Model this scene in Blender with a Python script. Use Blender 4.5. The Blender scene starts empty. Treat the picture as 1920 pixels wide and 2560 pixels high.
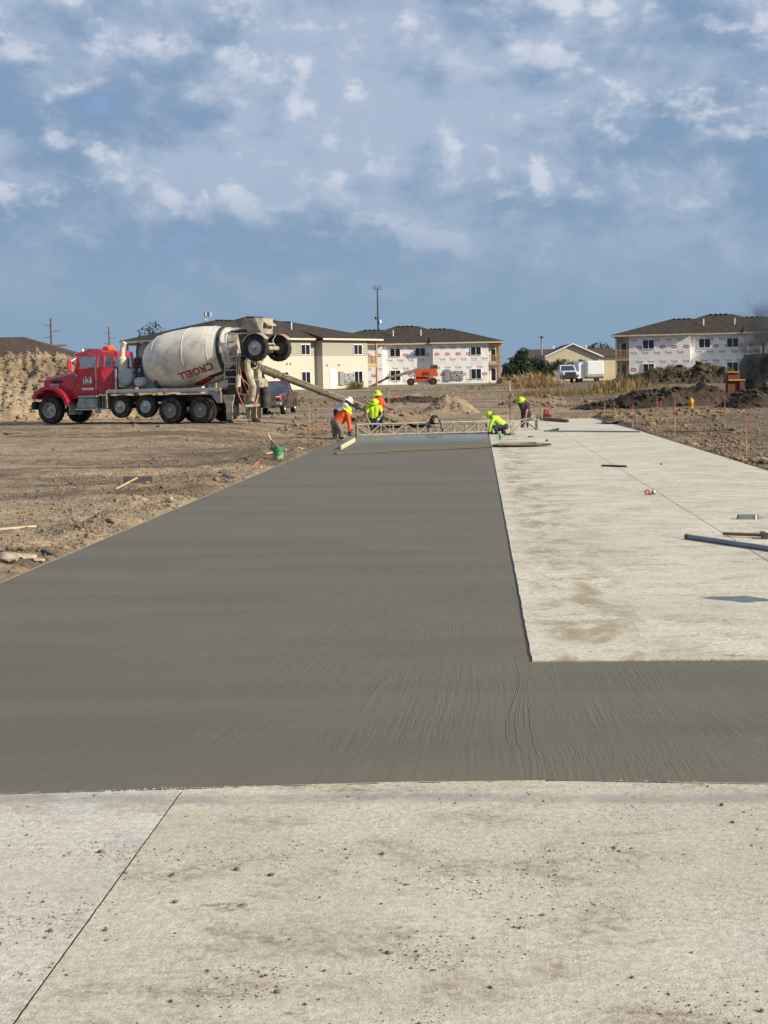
import bpy, bmesh, math, random
import numpy as np
from mathutils import Vector, Matrix, Quaternion
R = math.radians
random.seed(7); rng = np.random.default_rng(11)
sc = bpy.context.scene
col = sc.collection

# ------------------------------------------------------------------ camera
FPX, EYE = 3700.0, 2.0                       # focal length in photo pixels (1920 x 2560), eye height
PITCH, ROLL = R(4.99), R(1.1)
fw = np.array([0, math.cos(PITCH), -math.sin(PITCH)])
u0 = np.array([0, math.sin(PITCH), math.cos(PITCH)]); r0 = np.array([1.0, 0, 0])
rt = math.cos(ROLL)*r0 - math.sin(ROLL)*u0
up = math.sin(ROLL)*r0 + math.cos(ROLL)*u0
CAM = np.array([0, 0, EYE])
cd = bpy.data.cameras.new('camera'); cam = bpy.data.objects.new('camera', cd); col.objects.link(cam)
cd.sensor_width = 36; cd.sensor_fit = 'AUTO'; cd.lens = FPX/2560*36; cd.clip_start = 0.1; cd.clip_end = 9000
m = Matrix.Identity(4)
for i in range(3):
    m[i][0], m[i][1], m[i][2], m[i][3] = rt[i], up[i], -fw[i], CAM[i]
cam.matrix_world = m
sc.camera = cam

# ------------------------------------------------------------------ sky, sun, exposure
SUN_AZ, SUN_EL = R(25), R(27)                # sun stands to the right and a little behind the camera
tosun = Vector((math.cos(SUN_AZ)*math.cos(SUN_EL), -math.sin(SUN_AZ)*math.cos(SUN_EL), math.sin(SUN_EL)))
sd = bpy.data.lights.new('sun', 'SUN'); sd.energy = 5.0; sd.angle = R(0.53); sd.color = (1.0, 0.88, 0.70)
so = bpy.data.objects.new('sun', sd); col.objects.link(so); so.location = (60, -40, 60)
so.rotation_euler = (-tosun).to_track_quat('-Z', 'Y').to_euler()
sc.view_settings.view_transform = 'Standard'; sc.view_settings.look = 'None'
sc.view_settings.gamma = 1.0; sc.view_settings.use_curve_mapping = False
sc.view_settings.exposure = 0.32

class NT:
    """small helper to write node trees"""
    def __init__(s, tree): s.t = tree; s.n = tree.nodes; s.l = tree.links
    def node(s, typ, **kw):
        n = s.n.new(typ)
        for k, v in kw.items():
            if k == 'inp':
                for a, b in v.items():
                    if hasattr(b, 'is_output'): s.l.new(b, n.inputs[a])
                    else: n.inputs[a].default_value = b
            else: setattr(n, k, v)
        return n
    def math(s, op, a, b=0.0, c=None, clamp=False):
        n = s.node('ShaderNodeMath', operation=op, use_clamp=clamp, inp={0: a, 1: b})
        if c is not None:
            if hasattr(c, 'is_output'): s.l.new(c, n.inputs[2])
            else: n.inputs[2].default_value = c
        return n.outputs[0]
    def mapr(s, v, a, b, c=0.0, d=1.0, smooth=True):
        n = s.node('ShaderNodeMapRange', inp={0: v, 1: a, 2: b, 3: c, 4: d}); n.clamp = True
        if smooth: n.interpolation_type = 'SMOOTHSTEP'
        return n.outputs[0]
    def mix(s, f, a, b, blend='MIX'):
        n = s.node('ShaderNodeMix', data_type='RGBA', blend_type=blend); n.clamp_factor = True
        for i, v in ((0, f), (6, a), (7, b)):
            if hasattr(v, 'is_output'): s.l.new(v, n.inputs[i])
            elif i == 0: n.inputs[0].default_value = v
            else: n.inputs[i].default_value = (*v, 1) if len(v) == 3 else v
        return n.outputs[2]
    def noise(s, vec, scale, detail=4, rough=0.55, dist=0.0, out=0):
        n = s.node('ShaderNodeTexNoise', inp={'Scale': scale, 'Detail': detail, 'Roughness': rough, 'Distortion': dist})
        if vec is not None: s.l.new(vec, n.inputs['Vector'])
        return n.outputs[out]
    def mapping(s, vec, scale=(1, 1, 1), rot=(0, 0, 0), loc=(0, 0, 0)):
        n = s.node('ShaderNodeMapping', inp={'Scale': scale, 'Rotation': rot, 'Location': loc}); s.l.new(vec, n.inputs['Vector'])
        return n.outputs[0]

w = bpy.data.worlds.new('World'); sc.world = w; w.use_nodes = True
T = NT(w.node_tree); T.n.clear()
sky = T.node('ShaderNodeTexSky', sky_type='NISHITA'); sky.sun_disc = False
sky.sun_elevation = SUN_EL; sky.sun_rotation = R(115); sky.altitude = 600; sky.air_density = 1.0; sky.dust_density = 1.2; sky.ozone_density = 2.0
g = T.node('ShaderNodeTexCoord').outputs['Generated']
sep = T.node('ShaderNodeSeparateXYZ', inp={0: g}); zz = sep.outputs[2]
big = T.noise(T.mapping(g, (1, 1, 2.1)), 3.6, 5, 0.5, 0.2)                 # broad banks
def puffs(shift):
    v = T.mapping(g, (1, 1, 1.5), loc=shift)
    a = T.noise(v, 12.5, 8, 0.53, 0.25); b = T.noise(v, 31.0, 6, 0.58, 0.25)
    return T.math('ADD', T.math('MULTIPLY', a, 0.70), T.math('MULTIPLY', b, 0.30))
p0 = puffs((0, 0, 0)); p1 = puffs((-0.011, 0.003, -0.015))
lit = T.math('SUBTRACT', p0, p1)                                    # denser towards the sun side: bright rims
hgt = T.mapr(zz, 0.03, 0.15)                                       # lumpy overhead, smooth veil far away
dens = T.math('ADD', T.math('MULTIPLY', p0, 0.65), T.math('MULTIPLY', big, 0.35))
cov = T.mapr(dens, 0.335, 0.465)
cov = T.math('MAXIMUM', cov, T.mapr(zz, 0.02, 0.20, 0.97, 0.30))
tone = T.math('ADD', T.math('MULTIPLY', T.math('SUBTRACT', big, 0.5), 2.2), T.math('MULTIPLY', T.math('SUBTRACT', p0, 0.5), 2.6))
tone = T.math('MULTIPLY', tone, T.mapr(zz, 0.02, 0.12, 0.25, 1.15))
tone = T.math('ADD', 0.46, tone, clamp=True)
K = 8.4
c_dark = tuple(K*v for v in (0.208, 0.312, 0.470)); c_mid = tuple(K*v for v in (0.385, 0.468, 0.612)); c_lit = tuple(K*v for v in (0.66, 0.685, 0.77))
c_veil = tuple(K*v for v in (0.235, 0.345, 0.475))
cc = T.mix(T.mapr(tone, 0.18, 0.78), c_dark, c_mid)
cc = T.mix(T.math('MULTIPLY', T.mapr(lit, 0.005, 0.10), T.math('MULTIPLY', hgt, T.mapr(p0, 0.40, 0.62, 0.05, 0.85))), cc, c_lit)
cc = T.mix(T.mapr(zz, 0.02, 0.16, 0.93, 0.0), cc, c_veil)
blue = T.mix(0.8, sky.outputs[0], tuple(K*v for v in (0.200, 0.365, 0.640)))
skyc = T.mix(cov, blue, cc)
bg = T.node('ShaderNodeBackground', inp={'Strength': 0.1}); T.l.new(skyc, bg.inputs[0])
T.l.new(bg.outputs[0], T.node('ShaderNodeOutputWorld').inputs[0])

# ------------------------------------------------------------------ pixel helpers and terrain height
def ray(x, y): return rt*(x-960)/FPX + up*(1280-y)/FPX + fw
def G(x, y, z=0.0):
    d = ray(x, y); return Vector(CAM + d*(z-EYE)/d[2])
def D(x, y, Y):
    d = ray(x, y); return Vector(CAM + d*Y/d[1])
TH = R(3.757); CT, ST = math.cos(TH), math.sin(TH)           # direction of the new road: (ST, CT)
def W(s, t, z=0.0): return Vector((s*CT + t*ST, -s*ST + t*CT, z))
def to_st(x, y): return x*CT - y*ST, x*ST + y*CT
def sstep(a, b, v):
    v = np.clip((v-a)/(b-a), 0, 1); return v*v*(3-2*v)
def zbase(s, t):
    z = 0.22*sstep(48, 70, t) + 1.36*sstep(75, 185, t) + 0.34*sstep(6.5, 11, -s)*sstep(36, 56, t)*(1-sstep(66, 78, t))
    z = z + 0.10*sstep(8, 12, s)*sstep(20, 40, t)
    return z
def zt(x, y):
    s, t = to_st(x, y); return float(zbase(s, t))
def GT(px, py):
    """where the sight line of a pixel meets the ground"""
    d = ray(px, py); lo = 3.0
    k = 3.0
    while k < 400:
        P = CAM + d*k
        if P[2] < zt(P[0], P[1]): break
        lo = k; k *= 1.01
    hi = k
    for _ in range(30):
        mid = (lo+hi)/2; P = CAM + d*mid
        if P[2] < zt(P[0], P[1]): hi = mid
        else: lo = mid
    P = CAM + d*lo
    return Vector((P[0], P[1], zt(P[0], P[1])))

# value noise in numpy for the relief
def _hash(ix, iy, seed):
    h = (ix.astype(np.int64)*374761393 + iy.astype(np.int64)*668265263 + seed*974634541) & 0xffffffff
    h = ((h ^ (h >> 13))*1274126177) & 0xffffffff
    return ((h ^ (h >> 16)) & 0xffff)/65535.0
def vnoise(x, y, seed=0):
    x = np.asarray(x, float); y = np.asarray(y, float)
    ix, iy = np.floor(x), np.floor(y); fx, fy = x-ix, y-iy
    fx = fx*fx*(3-2*fx); fy = fy*fy*(3-2*fy)
    a, b, c, d = _hash(ix, iy, seed), _hash(ix+1, iy, seed), _hash(ix, iy+1, seed), _hash(ix+1, iy+1, seed)
    return (a*(1-fx)+b*fx)*(1-fy) + (c*(1-fx)+d*fx)*fy
def fbm(x, y, seed=0, oct=4, ridged=False):
    r, a, tot = 0, 1.0, 0
    for i in range(oct):
        n = vnoise(x*2**i + 17.3*i, y*2**i - 9.1*i, seed+i)
        if ridged: n = 1-abs(2*n-1)
        r = r + a*n; tot += a; a *= 0.5
    return r/tot

# ------------------------------------------------------------------ materials
MATS = {}
def mat(name, c, rough=0.7, metal=0.0, var=0.12, scale=6.0, bump=0.0, bscale=40.0, c2=None, c2amt=0.35, spec=0.4, coat=0.0, stretch=(1, 1, 1)):
    """plain procedural surface: base colour broken up by two noises, uneven gloss, optional relief and a second (dirt) colour"""
    if name in MATS: return MATS[name]
    m = bpy.data.materials.new(name); m.use_nodes = True; T = NT(m.node_tree); T.n.clear()
    out = T.node('ShaderNodeOutputMaterial'); b = T.node('ShaderNodeBsdfPrincipled'); T.l.new(b.outputs[0], out.inputs[0])
    o = T.node('ShaderNodeTexCoord').outputs['Object']; o = T.mapping(o, stretch)
    n1 = T.noise(o, scale, 6, 0.6); n2 = T.noise(o, scale*7, 3, 0.5)
    f = T.math('ADD', T.math('MULTIPLY', n1, 0.65), T.math('MULTIPLY', n2, 0.35))
    lo = tuple(max(0, v*(1-1.6*var)) for v in c); hi = tuple(min(1, v*(1+1.6*var)) for v in c)
    cc = T.mix(T.mapr(f, 0.3, 0.7), lo, hi)
    if c2 is not None:
        n3 = T.noise(T.mapping(o, loc=(4.2, 1.3, 7.7)), scale*0.8, 7, 0.65)
        cc = T.mix(T.math('MULTIPLY', T.mapr(n3, 0.44, 0.66), c2amt*1.6, clamp=True), cc, c2)
    T.l.new(cc, b.inputs['Base Color'])
    T.l.new(T.mapr(n1, 0.3, 0.7, max(0, rough-0.09), min(1, rough+0.09)), b.inputs['Roughness'])
    b.inputs['Metallic'].default_value = metal; b.inputs['Specular IOR Level'].default_value = spec
    b.inputs['Coat Weight'].default_value = coat; b.inputs['Coat Roughness'].default_value = 0.12
    if bump:
        bn = T.node('ShaderNodeBump', inp={'Strength': bump, 'Distance': 0.02}); T.l.new(T.noise(o, bscale, 5, 0.6), bn.inputs['Height']); T.l.new(bn.outputs[0], b.inputs['Normal'])
    MATS[name] = m
    return m

# ------------------------------------------------------------------ mesh building
class MB:
    def __init__(s): s.b = bmesh.new()
    def _x(s, vs, M):
        if M is not None: bmesh.ops.transform(s.b, matrix=M, verts=vs)
        return vs
    def hull(s, pts, M=None):
        vs = [s.b.verts.new(p) for p in pts]
        r = bmesh.ops.convex_hull(s.b, input=vs, use_existing_faces=False)
        bad = [v for v in vs if v.is_valid and not v.link_faces]
        if bad: bmesh.ops.delete(s.b, geom=bad, context='VERTS')
        s._x([v for v in vs if v.is_valid], M); return s
    def box(s, c, d, bev=0.0, M=None):
        cx, cy, cz = c; x, y, z = (v/2 for v in d); pts = []
        bv = min(bev, 0.49*min(d)) if bev else 0
        for i in (-1, 1):
            for j in (-1, 1):
                for k in (-1, 1):
                    if bv:
                        pts += [(cx+i*(x-bv), cy+j*(y-bv), cz+k*z), (cx+i*(x-bv), cy+j*y, cz+k*(z-bv)), (cx+i*x, cy+j*(y-bv), cz+k*(z-bv))]
                    else: pts.append((cx+i*x, cy+j*y, cz+k*z))
        if bv: return s.hull(pts, M)
        v = [s.b.verts.new(p) for p in pts]
        for f in ((0, 1, 3, 2), (4, 6, 7, 5), (0, 4, 5, 1), (2, 3, 7, 6), (0, 2, 6, 4), (1, 5, 7, 3)): s.b.faces.new([v[i] for i in f])
        s._x(v, M); return s
    def bar(s, a, b, wd, ht=None, bev=0.0):
        """straight bar of rectangular section between two points"""
        a, b = Vector(a), Vector(b); d = b-a; L = d.length
        q = d.to_track_quat('X', 'Z')
        return s.box((L/2, 0, 0), (L, wd, ht or wd), bev, Matrix.Translation(a) @ q.to_matrix().to_4x4())
    def tube(s, path, rad, n=8, cap=True):
        path = [Vector(p) for p in path]; k = len(path)
        rad = [rad]*k if not hasattr(rad, '__len__') else rad
        rings = []; ref = None
        for i, p in enumerate(path):
            d = (path[min(i+1, k-1)] - path[max(i-1, 0)])
            d = d.normalized() if d.length > 1e-9 else Vector((0, 0, 1))
            if ref is None: ref = d.orthogonal().normalized()
            ref = (ref - d*ref.dot(d)); ref = ref.normalized() if ref.length > 1e-6 else d.orthogonal().normalized()
            o = d.cross(ref)
            rings.append([s.b.verts.new(p + (ref*math.cos(2*math.pi*j/n) + o*math.sin(2*math.pi*j/n))*rad[i]) for j in range(n)])
        for a, b in zip(rings, rings[1:]):
            for j in range(n): s.b.faces.new((a[j], a[(j+1) % n], b[(j+1) % n], b[j]))
        if cap: s.b.faces.new(rings[0][::-1]); s.b.faces.new(rings[-1])
        return s
    def prism(s, poly, y0, y1, plane='xz', M=None):
        """2-D outline extruded along the third axis"""
        f = {'xz': lambda a, b, c: (a, c, b), 'xy': lambda a, b, c: (a, b, c), 'yz': lambda a, b, c: (c, a, b)}[plane]
        A = [s.b.verts.new(f(p[0], p[1], y0)) for p in poly]; B = [s.b.verts.new(f(p[0], p[1], y1)) for p in poly]
        n = len(poly); s.b.faces.new(A); s.b.faces.new(B[::-1])
        for i in range(n): s.b.faces.new((A[i], B[i], B[(i+1) % n], A[(i+1) % n]))
        s._x(A+B, M); return s
    def lathe(s, prof, n=24, M=None, close=False):
        """profile [(radius, height)] turned about Z"""
        rings = []; allv = []
        for r_, h in prof:
            if r_ < 1e-6: v = [s.b.verts.new((0, 0, h))]
            else: v = [s.b.verts.new((r_*math.cos(2*math.pi*j/n), r_*math.sin(2*math.pi*j/n), h)) for j in range(n)]
            rings.append(v); allv += v
        pr = list(zip(rings, rings[1:])) + ([(rings[-1], rings[0])] if close else [])
        for a, b in pr:
            for j in range(n):
                q = [a[j % len(a)], a[(j+1) % len(a)], b[(j+1) % len(b)], b[j % len(b)]]
                q = list(dict.fromkeys(q))
                if len(q) > 2: s.b.faces.new(q)
        s._x(allv, M); return s
    def poly(s, pts):
        s.b.faces.new([s.b.verts.new(p) for p in pts]); return s
    def mesh(s, name, smooth=35, mats=()):
        bmesh.ops.recalc_face_normals(s.b, faces=s.b.faces)
        me = bpy.data.meshes.new(name); s.b.to_mesh(me); s.b.free()
        finish(me, smooth)
        return me
    def build(s, name, mt, parent=None, smooth=35, **kw): return link(name, s.mesh(name, smooth), mt, parent, **kw)

def finish(me, smooth=35):
    if smooth:
        me.shade_smooth(); me.set_sharp_from_angle(angle=R(smooth))
def link(name, me, mt=None, parent=None, loc=None, rot=None):
    if mt is not None and not me.materials: me.materials.append(mt)
    o = bpy.data.objects.new(name, me); col.objects.link(o)
    if parent is not None: o.parent = parent
    if loc is not None: o.location = loc
    if rot is not None: o.rotation_euler = rot
    return o
def npmesh(name, V, Fq, smooth=None):
    """mesh from numpy arrays of vertices and quads/tris"""
    me = bpy.data.meshes.new(name); V = np.asarray(V, np.float32); Fq = np.asarray(Fq, np.int32); k = Fq.shape[1]
    me.vertices.add(len(V)); me.vertices.foreach_set('co', V.ravel())
    me.loops.add(Fq.size); me.loops.foreach_set('vertex_index', Fq.ravel())
    me.polygons.add(len(Fq)); me.polygons.foreach_set('loop_start', np.arange(0, Fq.size, k, dtype=np.int32))
    me.polygons.foreach_set('loop_total', np.full(len(Fq), k, dtype=np.int32))
    me.update(calc_edges=True); me.validate()
    if smooth == 'all': me.shade_smooth()
    elif smooth: finish(me, smooth)
    return me
def tag(o, label, cat, group=None):
    o['label'] = label; o['category'] = cat
    if group: o['group'] = group
    return o
def thing(name, loc, label, cat, group=None, rotz=0.0):
    o = bpy.data.objects.new(name, None); col.objects.link(o); o.location = loc; o.rotation_euler = (0, 0, rotz); o.empty_display_size = 0.2
    return tag(o, label, cat, group)
def text_mesh(txt, size, bold=0.0, res=2):
    cu = bpy.data.curves.new('t', 'FONT'); cu.body = txt; cu.size = size; cu.align_x = 'CENTER'; cu.align_y = 'CENTER'; cu.offset = bold; cu.resolution_u = res
    o = bpy.data.objects.new('t', cu); col.objects.link(o)
    dg = bpy.context.evaluated_depsgraph_get(); me = bpy.data.meshes.new_from_object(o.evaluated_get(dg))
    bpy.data.objects.remove(o); bpy.data.curves.remove(cu); me.materials.clear()
    return me
def lump_variants(n, sub, seed, rough=0.28):
    out = []; rg = random.Random(seed)
    for _ in range(n):
        b = bmesh.new(); bmesh.ops.create_icosphere(b, subdivisions=sub, radius=1.0)
        st = (rg.uniform(.6, 1.45), rg.uniform(.6, 1.45), rg.uniform(.40, .85))
        for v in b.verts:
            k = 1 + rg.uniform(-rough, rough); v.co = Vector((v.co.x*st[0], v.co.y*st[1], v.co.z*st[2]))*k
        V = np.array([v.co[:] for v in b.verts]); Fc = np.array([[v.index for v in f.verts] for f in b.faces]); b.free(); out.append((V, Fc))
    return out
def scatter_mesh(name, pts, radii, variants, seed=1):
    """many lumps as one mesh"""
    rg = np.random.default_rng(seed); VV, FF = [], []; off = 0
    for i, (p, r_) in enumerate(zip(pts, radii)):
        V, Fc = variants[i % len(variants)]; a = rg.uniform(0, 6.283); c, s_ = math.cos(a), math.sin(a)
        Q = V*r_; Q = np.stack([Q[:, 0]*c - Q[:, 1]*s_, Q[:, 0]*s_ + Q[:, 1]*c, Q[:, 2]], 1) + np.asarray(p)
        VV.append(Q); FF.append(Fc+off); off += len(V)
    return npmesh(name, np.concatenate(VV), np.concatenate(FF))
# ------------------------------------------------------------------ ground materials
def soil_mat(name, dry, damp, fine=1.0, right=False):
    m = bpy.data.materials.new(name); m.use_nodes = True; T = NT(m.node_tree); T.n.clear()
    out = T.node('ShaderNodeOutputMaterial'); b = T.node('ShaderNodeBsdfPrincipled'); T.l.new(b.outputs[0], out.inputs[0])
    p = T.node('ShaderNodeNewGeometry').outputs['Position']
    pst = T.mapping(p, (0.35, 1, 1), rot=(0, 0, -0.12))            # wheel and blade tracks run across
    a = T.noise(pst, 0.33, 6, 0.62, 0.5); c = T.noise(p, 2.6*fine, 6, 0.65); d = T.noise(p, 21*fine, 4, 0.6); e = T.noise(p, 75, 3, 0.6)
    trk = T.noise(T.mapping(p, (0.10, 0.95, 1), rot=(0, 0, 0.16)), 1.1, 5, 0.6, 0.4)
    f = T.math('ADD', T.math('MULTIPLY', a, 0.5), T.math('ADD', T.math('MULTIPLY', c, 0.26), T.math('MULTIPLY', trk, 0.24)))
    cc = T.mix(T.mapr(f, 0.42, 0.58), damp, dry)
    pale = tuple(min(1, v*k) for v, k in zip(dry, (1.42, 1.42, 1.36)))
    cc = T.mix(T.math('MULTIPLY', T.mapr(T.noise(pst, 1.25, 7, 0.6, 0.6), 0.56, 0.72), 0.55), cc, pale)
    cc = T.mix(T.mapr(d, 0.30, 0.58, 0.85, 0.0), cc, tuple(v*0.42 for v in damp))
    cc = T.mix(T.mapr(e, 0.55, 0.72, 0, 0.5), cc, pale)
    if right:
        xs_ = T.node('ShaderNodeSeparateXYZ', inp={0: T.node('ShaderNodeTexCoord').outputs['Object']}).outputs[0]
        k = T.mapr(T.math('ADD', xs_, T.math('MULTIPLY', T.math('SUBTRACT', a, 0.5), 5.0)), 4.8, 7.8, 0.0, 0.80)
        cc = T.mix(k, cc, T.mix(T.mapr(c, 0.35, 0.65), (0.085, 0.062, 0.044), (0.215, 0.160, 0.110)))
    T.l.new(cc, b.inputs['Base Color']); b.inputs['Roughness'].default_value = 0.93; b.inputs['Specular IOR Level'].default_value = 0.15
    h = T.math('ADD', T.math('MULTIPLY', c, 0.9), T.math('ADD', T.math('MULTIPLY', d, 0.30), T.math('MULTIPLY', e, 0.10)))
    bn = T.node('ShaderNodeBump', inp={'Strength': 0.9, 'Distance': 0.05}); T.l.new(h, bn.inputs['Height']); T.l.new(bn.outputs[0], b.inputs['Normal'])
    return m
SOIL = soil_mat('soil_dry', (0.375, 0.290, 0.198), (0.138, 0.106, 0.077), right=True)
SOIL_PALE = soil_mat('soil_stockpile', (0.400, 0.312, 0.208), (0.215, 0.162, 0.108), 1.5)
SOIL_DARK = soil_mat('soil_damp', (0.098, 0.073, 0.051), (0.038, 0.029, 0.022), 1.4)
SOIL_MID = soil_mat('soil_turned', (0.330, 0.245, 0.160), (0.160, 0.115, 0.076), 1.4)

def concrete_mat(name, c, dirty=1.0, ang=-0.55, seed=0.0, edge=None):
    m = bpy.data.materials.new(name); m.use_nodes = True; T = NT(m.node_tree); T.n.clear()
    out = T.node('ShaderNodeOutputMaterial'); b = T.node('ShaderNodeBsdfPrincipled'); T.l.new(b.outputs[0], out.inputs[0])
    p = T.mapping(T.node('ShaderNodeTexCoord').outputs['Object'], loc=(seed, seed*1.7, 0))
    a = T.noise(p, 0.55, 7, 0.62, 0.3); c1 = T.noise(p, 5.0, 6, 0.62); fine = T.noise(p, 95, 3, 0.65); mid = T.noise(p, 26, 5, 0.65)
    pw = T.mapping(p, (0.6, 1.0, 1.0)); smear = T.noise(pw, 2.6, 8, 0.68, 0.5); smear2 = T.noise(T.mapping(p, (0.5, 1.0, 1), loc=(9, 4, 0)), 5.0, 6, 0.65, 0.3)
    base = T.mix(T.mapr(a, 0.34, 0.64), tuple(v*0.86 for v in c), tuple(min(1, v*1.12) for v in c))
    base = T.mix(T.mapr(c1, 0.35, 0.66, 0.26, 0), base, (c[0]*0.80, c[1]*0.70, c[2]*0.58))
    base = T.mix(T.math('MULTIPLY', T.mapr(T.noise(T.mapping(p, loc=(31, 7, 0)), 0.8, 4, 0.5), 0.55, 0.72), 0.5), base, (c[0]*0.94, c[1]*1.0, c[2]*1.13))
    base = T.mix(T.math('MULTIPLY', T.mapr(mid, 0.38, 0.62), 0.55), base, tuple(v*0.60 for v in c))
    pit = T.math('MULTIPLY', T.mapr(T.noise(T.mapping(p, (1, 1, 1), loc=(7, 2, 0)), 48, 4, 0.7), 0.56, 0.66), T.mapr(T.noise(T.mapping(p, loc=(2, 3, 0)), 2.2, 5, 0.65), 0.42, 0.62, 0.1, 1.0))
    base = T.mix(T.math('MULTIPLY', pit, 0.8), base, (0.165, 0.135, 0.095))
    base = T.mix(T.math('MULTIPLY', T.mapr(fine, 0.50, 0.66), 0.55), base, tuple(v*0.50 for v in c))
    base = T.mix(T.math('MULTIPLY', T.mapr(T.noise(T.mapping(p, loc=(3, 5, 0)), 60, 3, 0.6), 0.55, 0.68), 0.45), base, tuple(min(1, v*1.35) for v in c))
    brown = (0.205, 0.150, 0.092)
    base = T.mix(T.math('MULTIPLY', T.math('MULTIPLY', T.mapr(smear, 0.47, 0.64), T.mapr(T.noise(T.mapping(p, (1, 1, 1), loc=(1, 9, 0)), 15, 6, 0.7), 0.40, 0.60, 0.15, 1.0)), 0.62*dirty), base, brown)
    spot = T.math('MULTIPLY', T.mapr(smear2, 0.60, 0.70), T.mapr(mid, 0.38, 0.62))
    base = T.mix(T.math('MULTIPLY', spot, 0.75*dirty), base, (0.115, 0.088, 0.060))
    if edge == 'lane':                                             # mud trodden along the fresh pour
        xo = T.node('ShaderNodeSeparateXYZ', inp={0: T.node('ShaderNodeTexCoord').outputs['Object']}).outputs[0]
        mk = T.math('MULTIPLY', T.mapr(xo, 0.42, 0.62), T.mapr(xo, 0.8, 1.9, 1.0, 0.0)); mk = T.math('MULTIPLY', mk, T.mapr(T.noise(T.mapping(p, (1.6, 0.7, 1)), 1.6, 7, 0.7, 0.4), 0.44, 0.62))
        base = T.mix(T.math('MULTIPLY', mk, 0.75), base, (0.27, 0.215, 0.125))
    if edge == 'street':                                           # grey stripe that follows the cold joint
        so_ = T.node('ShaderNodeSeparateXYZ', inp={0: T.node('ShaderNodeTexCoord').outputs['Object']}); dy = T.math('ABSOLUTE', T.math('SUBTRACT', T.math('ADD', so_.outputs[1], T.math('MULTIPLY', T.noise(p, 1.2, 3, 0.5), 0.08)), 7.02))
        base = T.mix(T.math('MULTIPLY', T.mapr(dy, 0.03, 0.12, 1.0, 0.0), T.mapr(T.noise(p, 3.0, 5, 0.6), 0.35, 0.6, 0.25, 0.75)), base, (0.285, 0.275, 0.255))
    T.l.new(base, b.inputs['Base Color']); b.inputs['Specular IOR Level'].default_value = 0.25
    T.l.new(T.mapr(c1, 0.3, 0.7, 0.72, 0.92), b.inputs['Roughness'])
    br = T.noise(T.mapping(p, (75, 1.6, 1), rot=(0, 0, ang)), 1.0, 4, 0.6)                      # broomed finish
    br2 = T.math('MULTIPLY', br, T.mapr(T.noise(T.mapping(p, loc=(2, 8, 0)), 0.7, 3, 0.5), 0.42, 0.62, 0.15, 1.0))
    h = T.math('ADD', T.math('MULTIPLY', br2, 0.28), T.math('ADD', T.math('MULTIPLY', fine, 0.7), T.math('MULTIPLY', mid, 1.1)))
    bn = T.node('ShaderNodeBump', inp={'Strength': 0.6, 'Distance': 0.007}); T.l.new(h, bn.inputs['Height']); T.l.new(bn.outputs[0], b.inputs['Normal'])
    return m
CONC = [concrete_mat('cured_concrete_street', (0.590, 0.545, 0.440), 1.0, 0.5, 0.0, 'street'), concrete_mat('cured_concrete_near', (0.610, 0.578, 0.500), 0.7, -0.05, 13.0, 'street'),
        concrete_mat('cured_concrete_lane', (0.660, 0.612, 0.498), 0.9, 0.42, 5.0, 'lane')]

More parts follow.
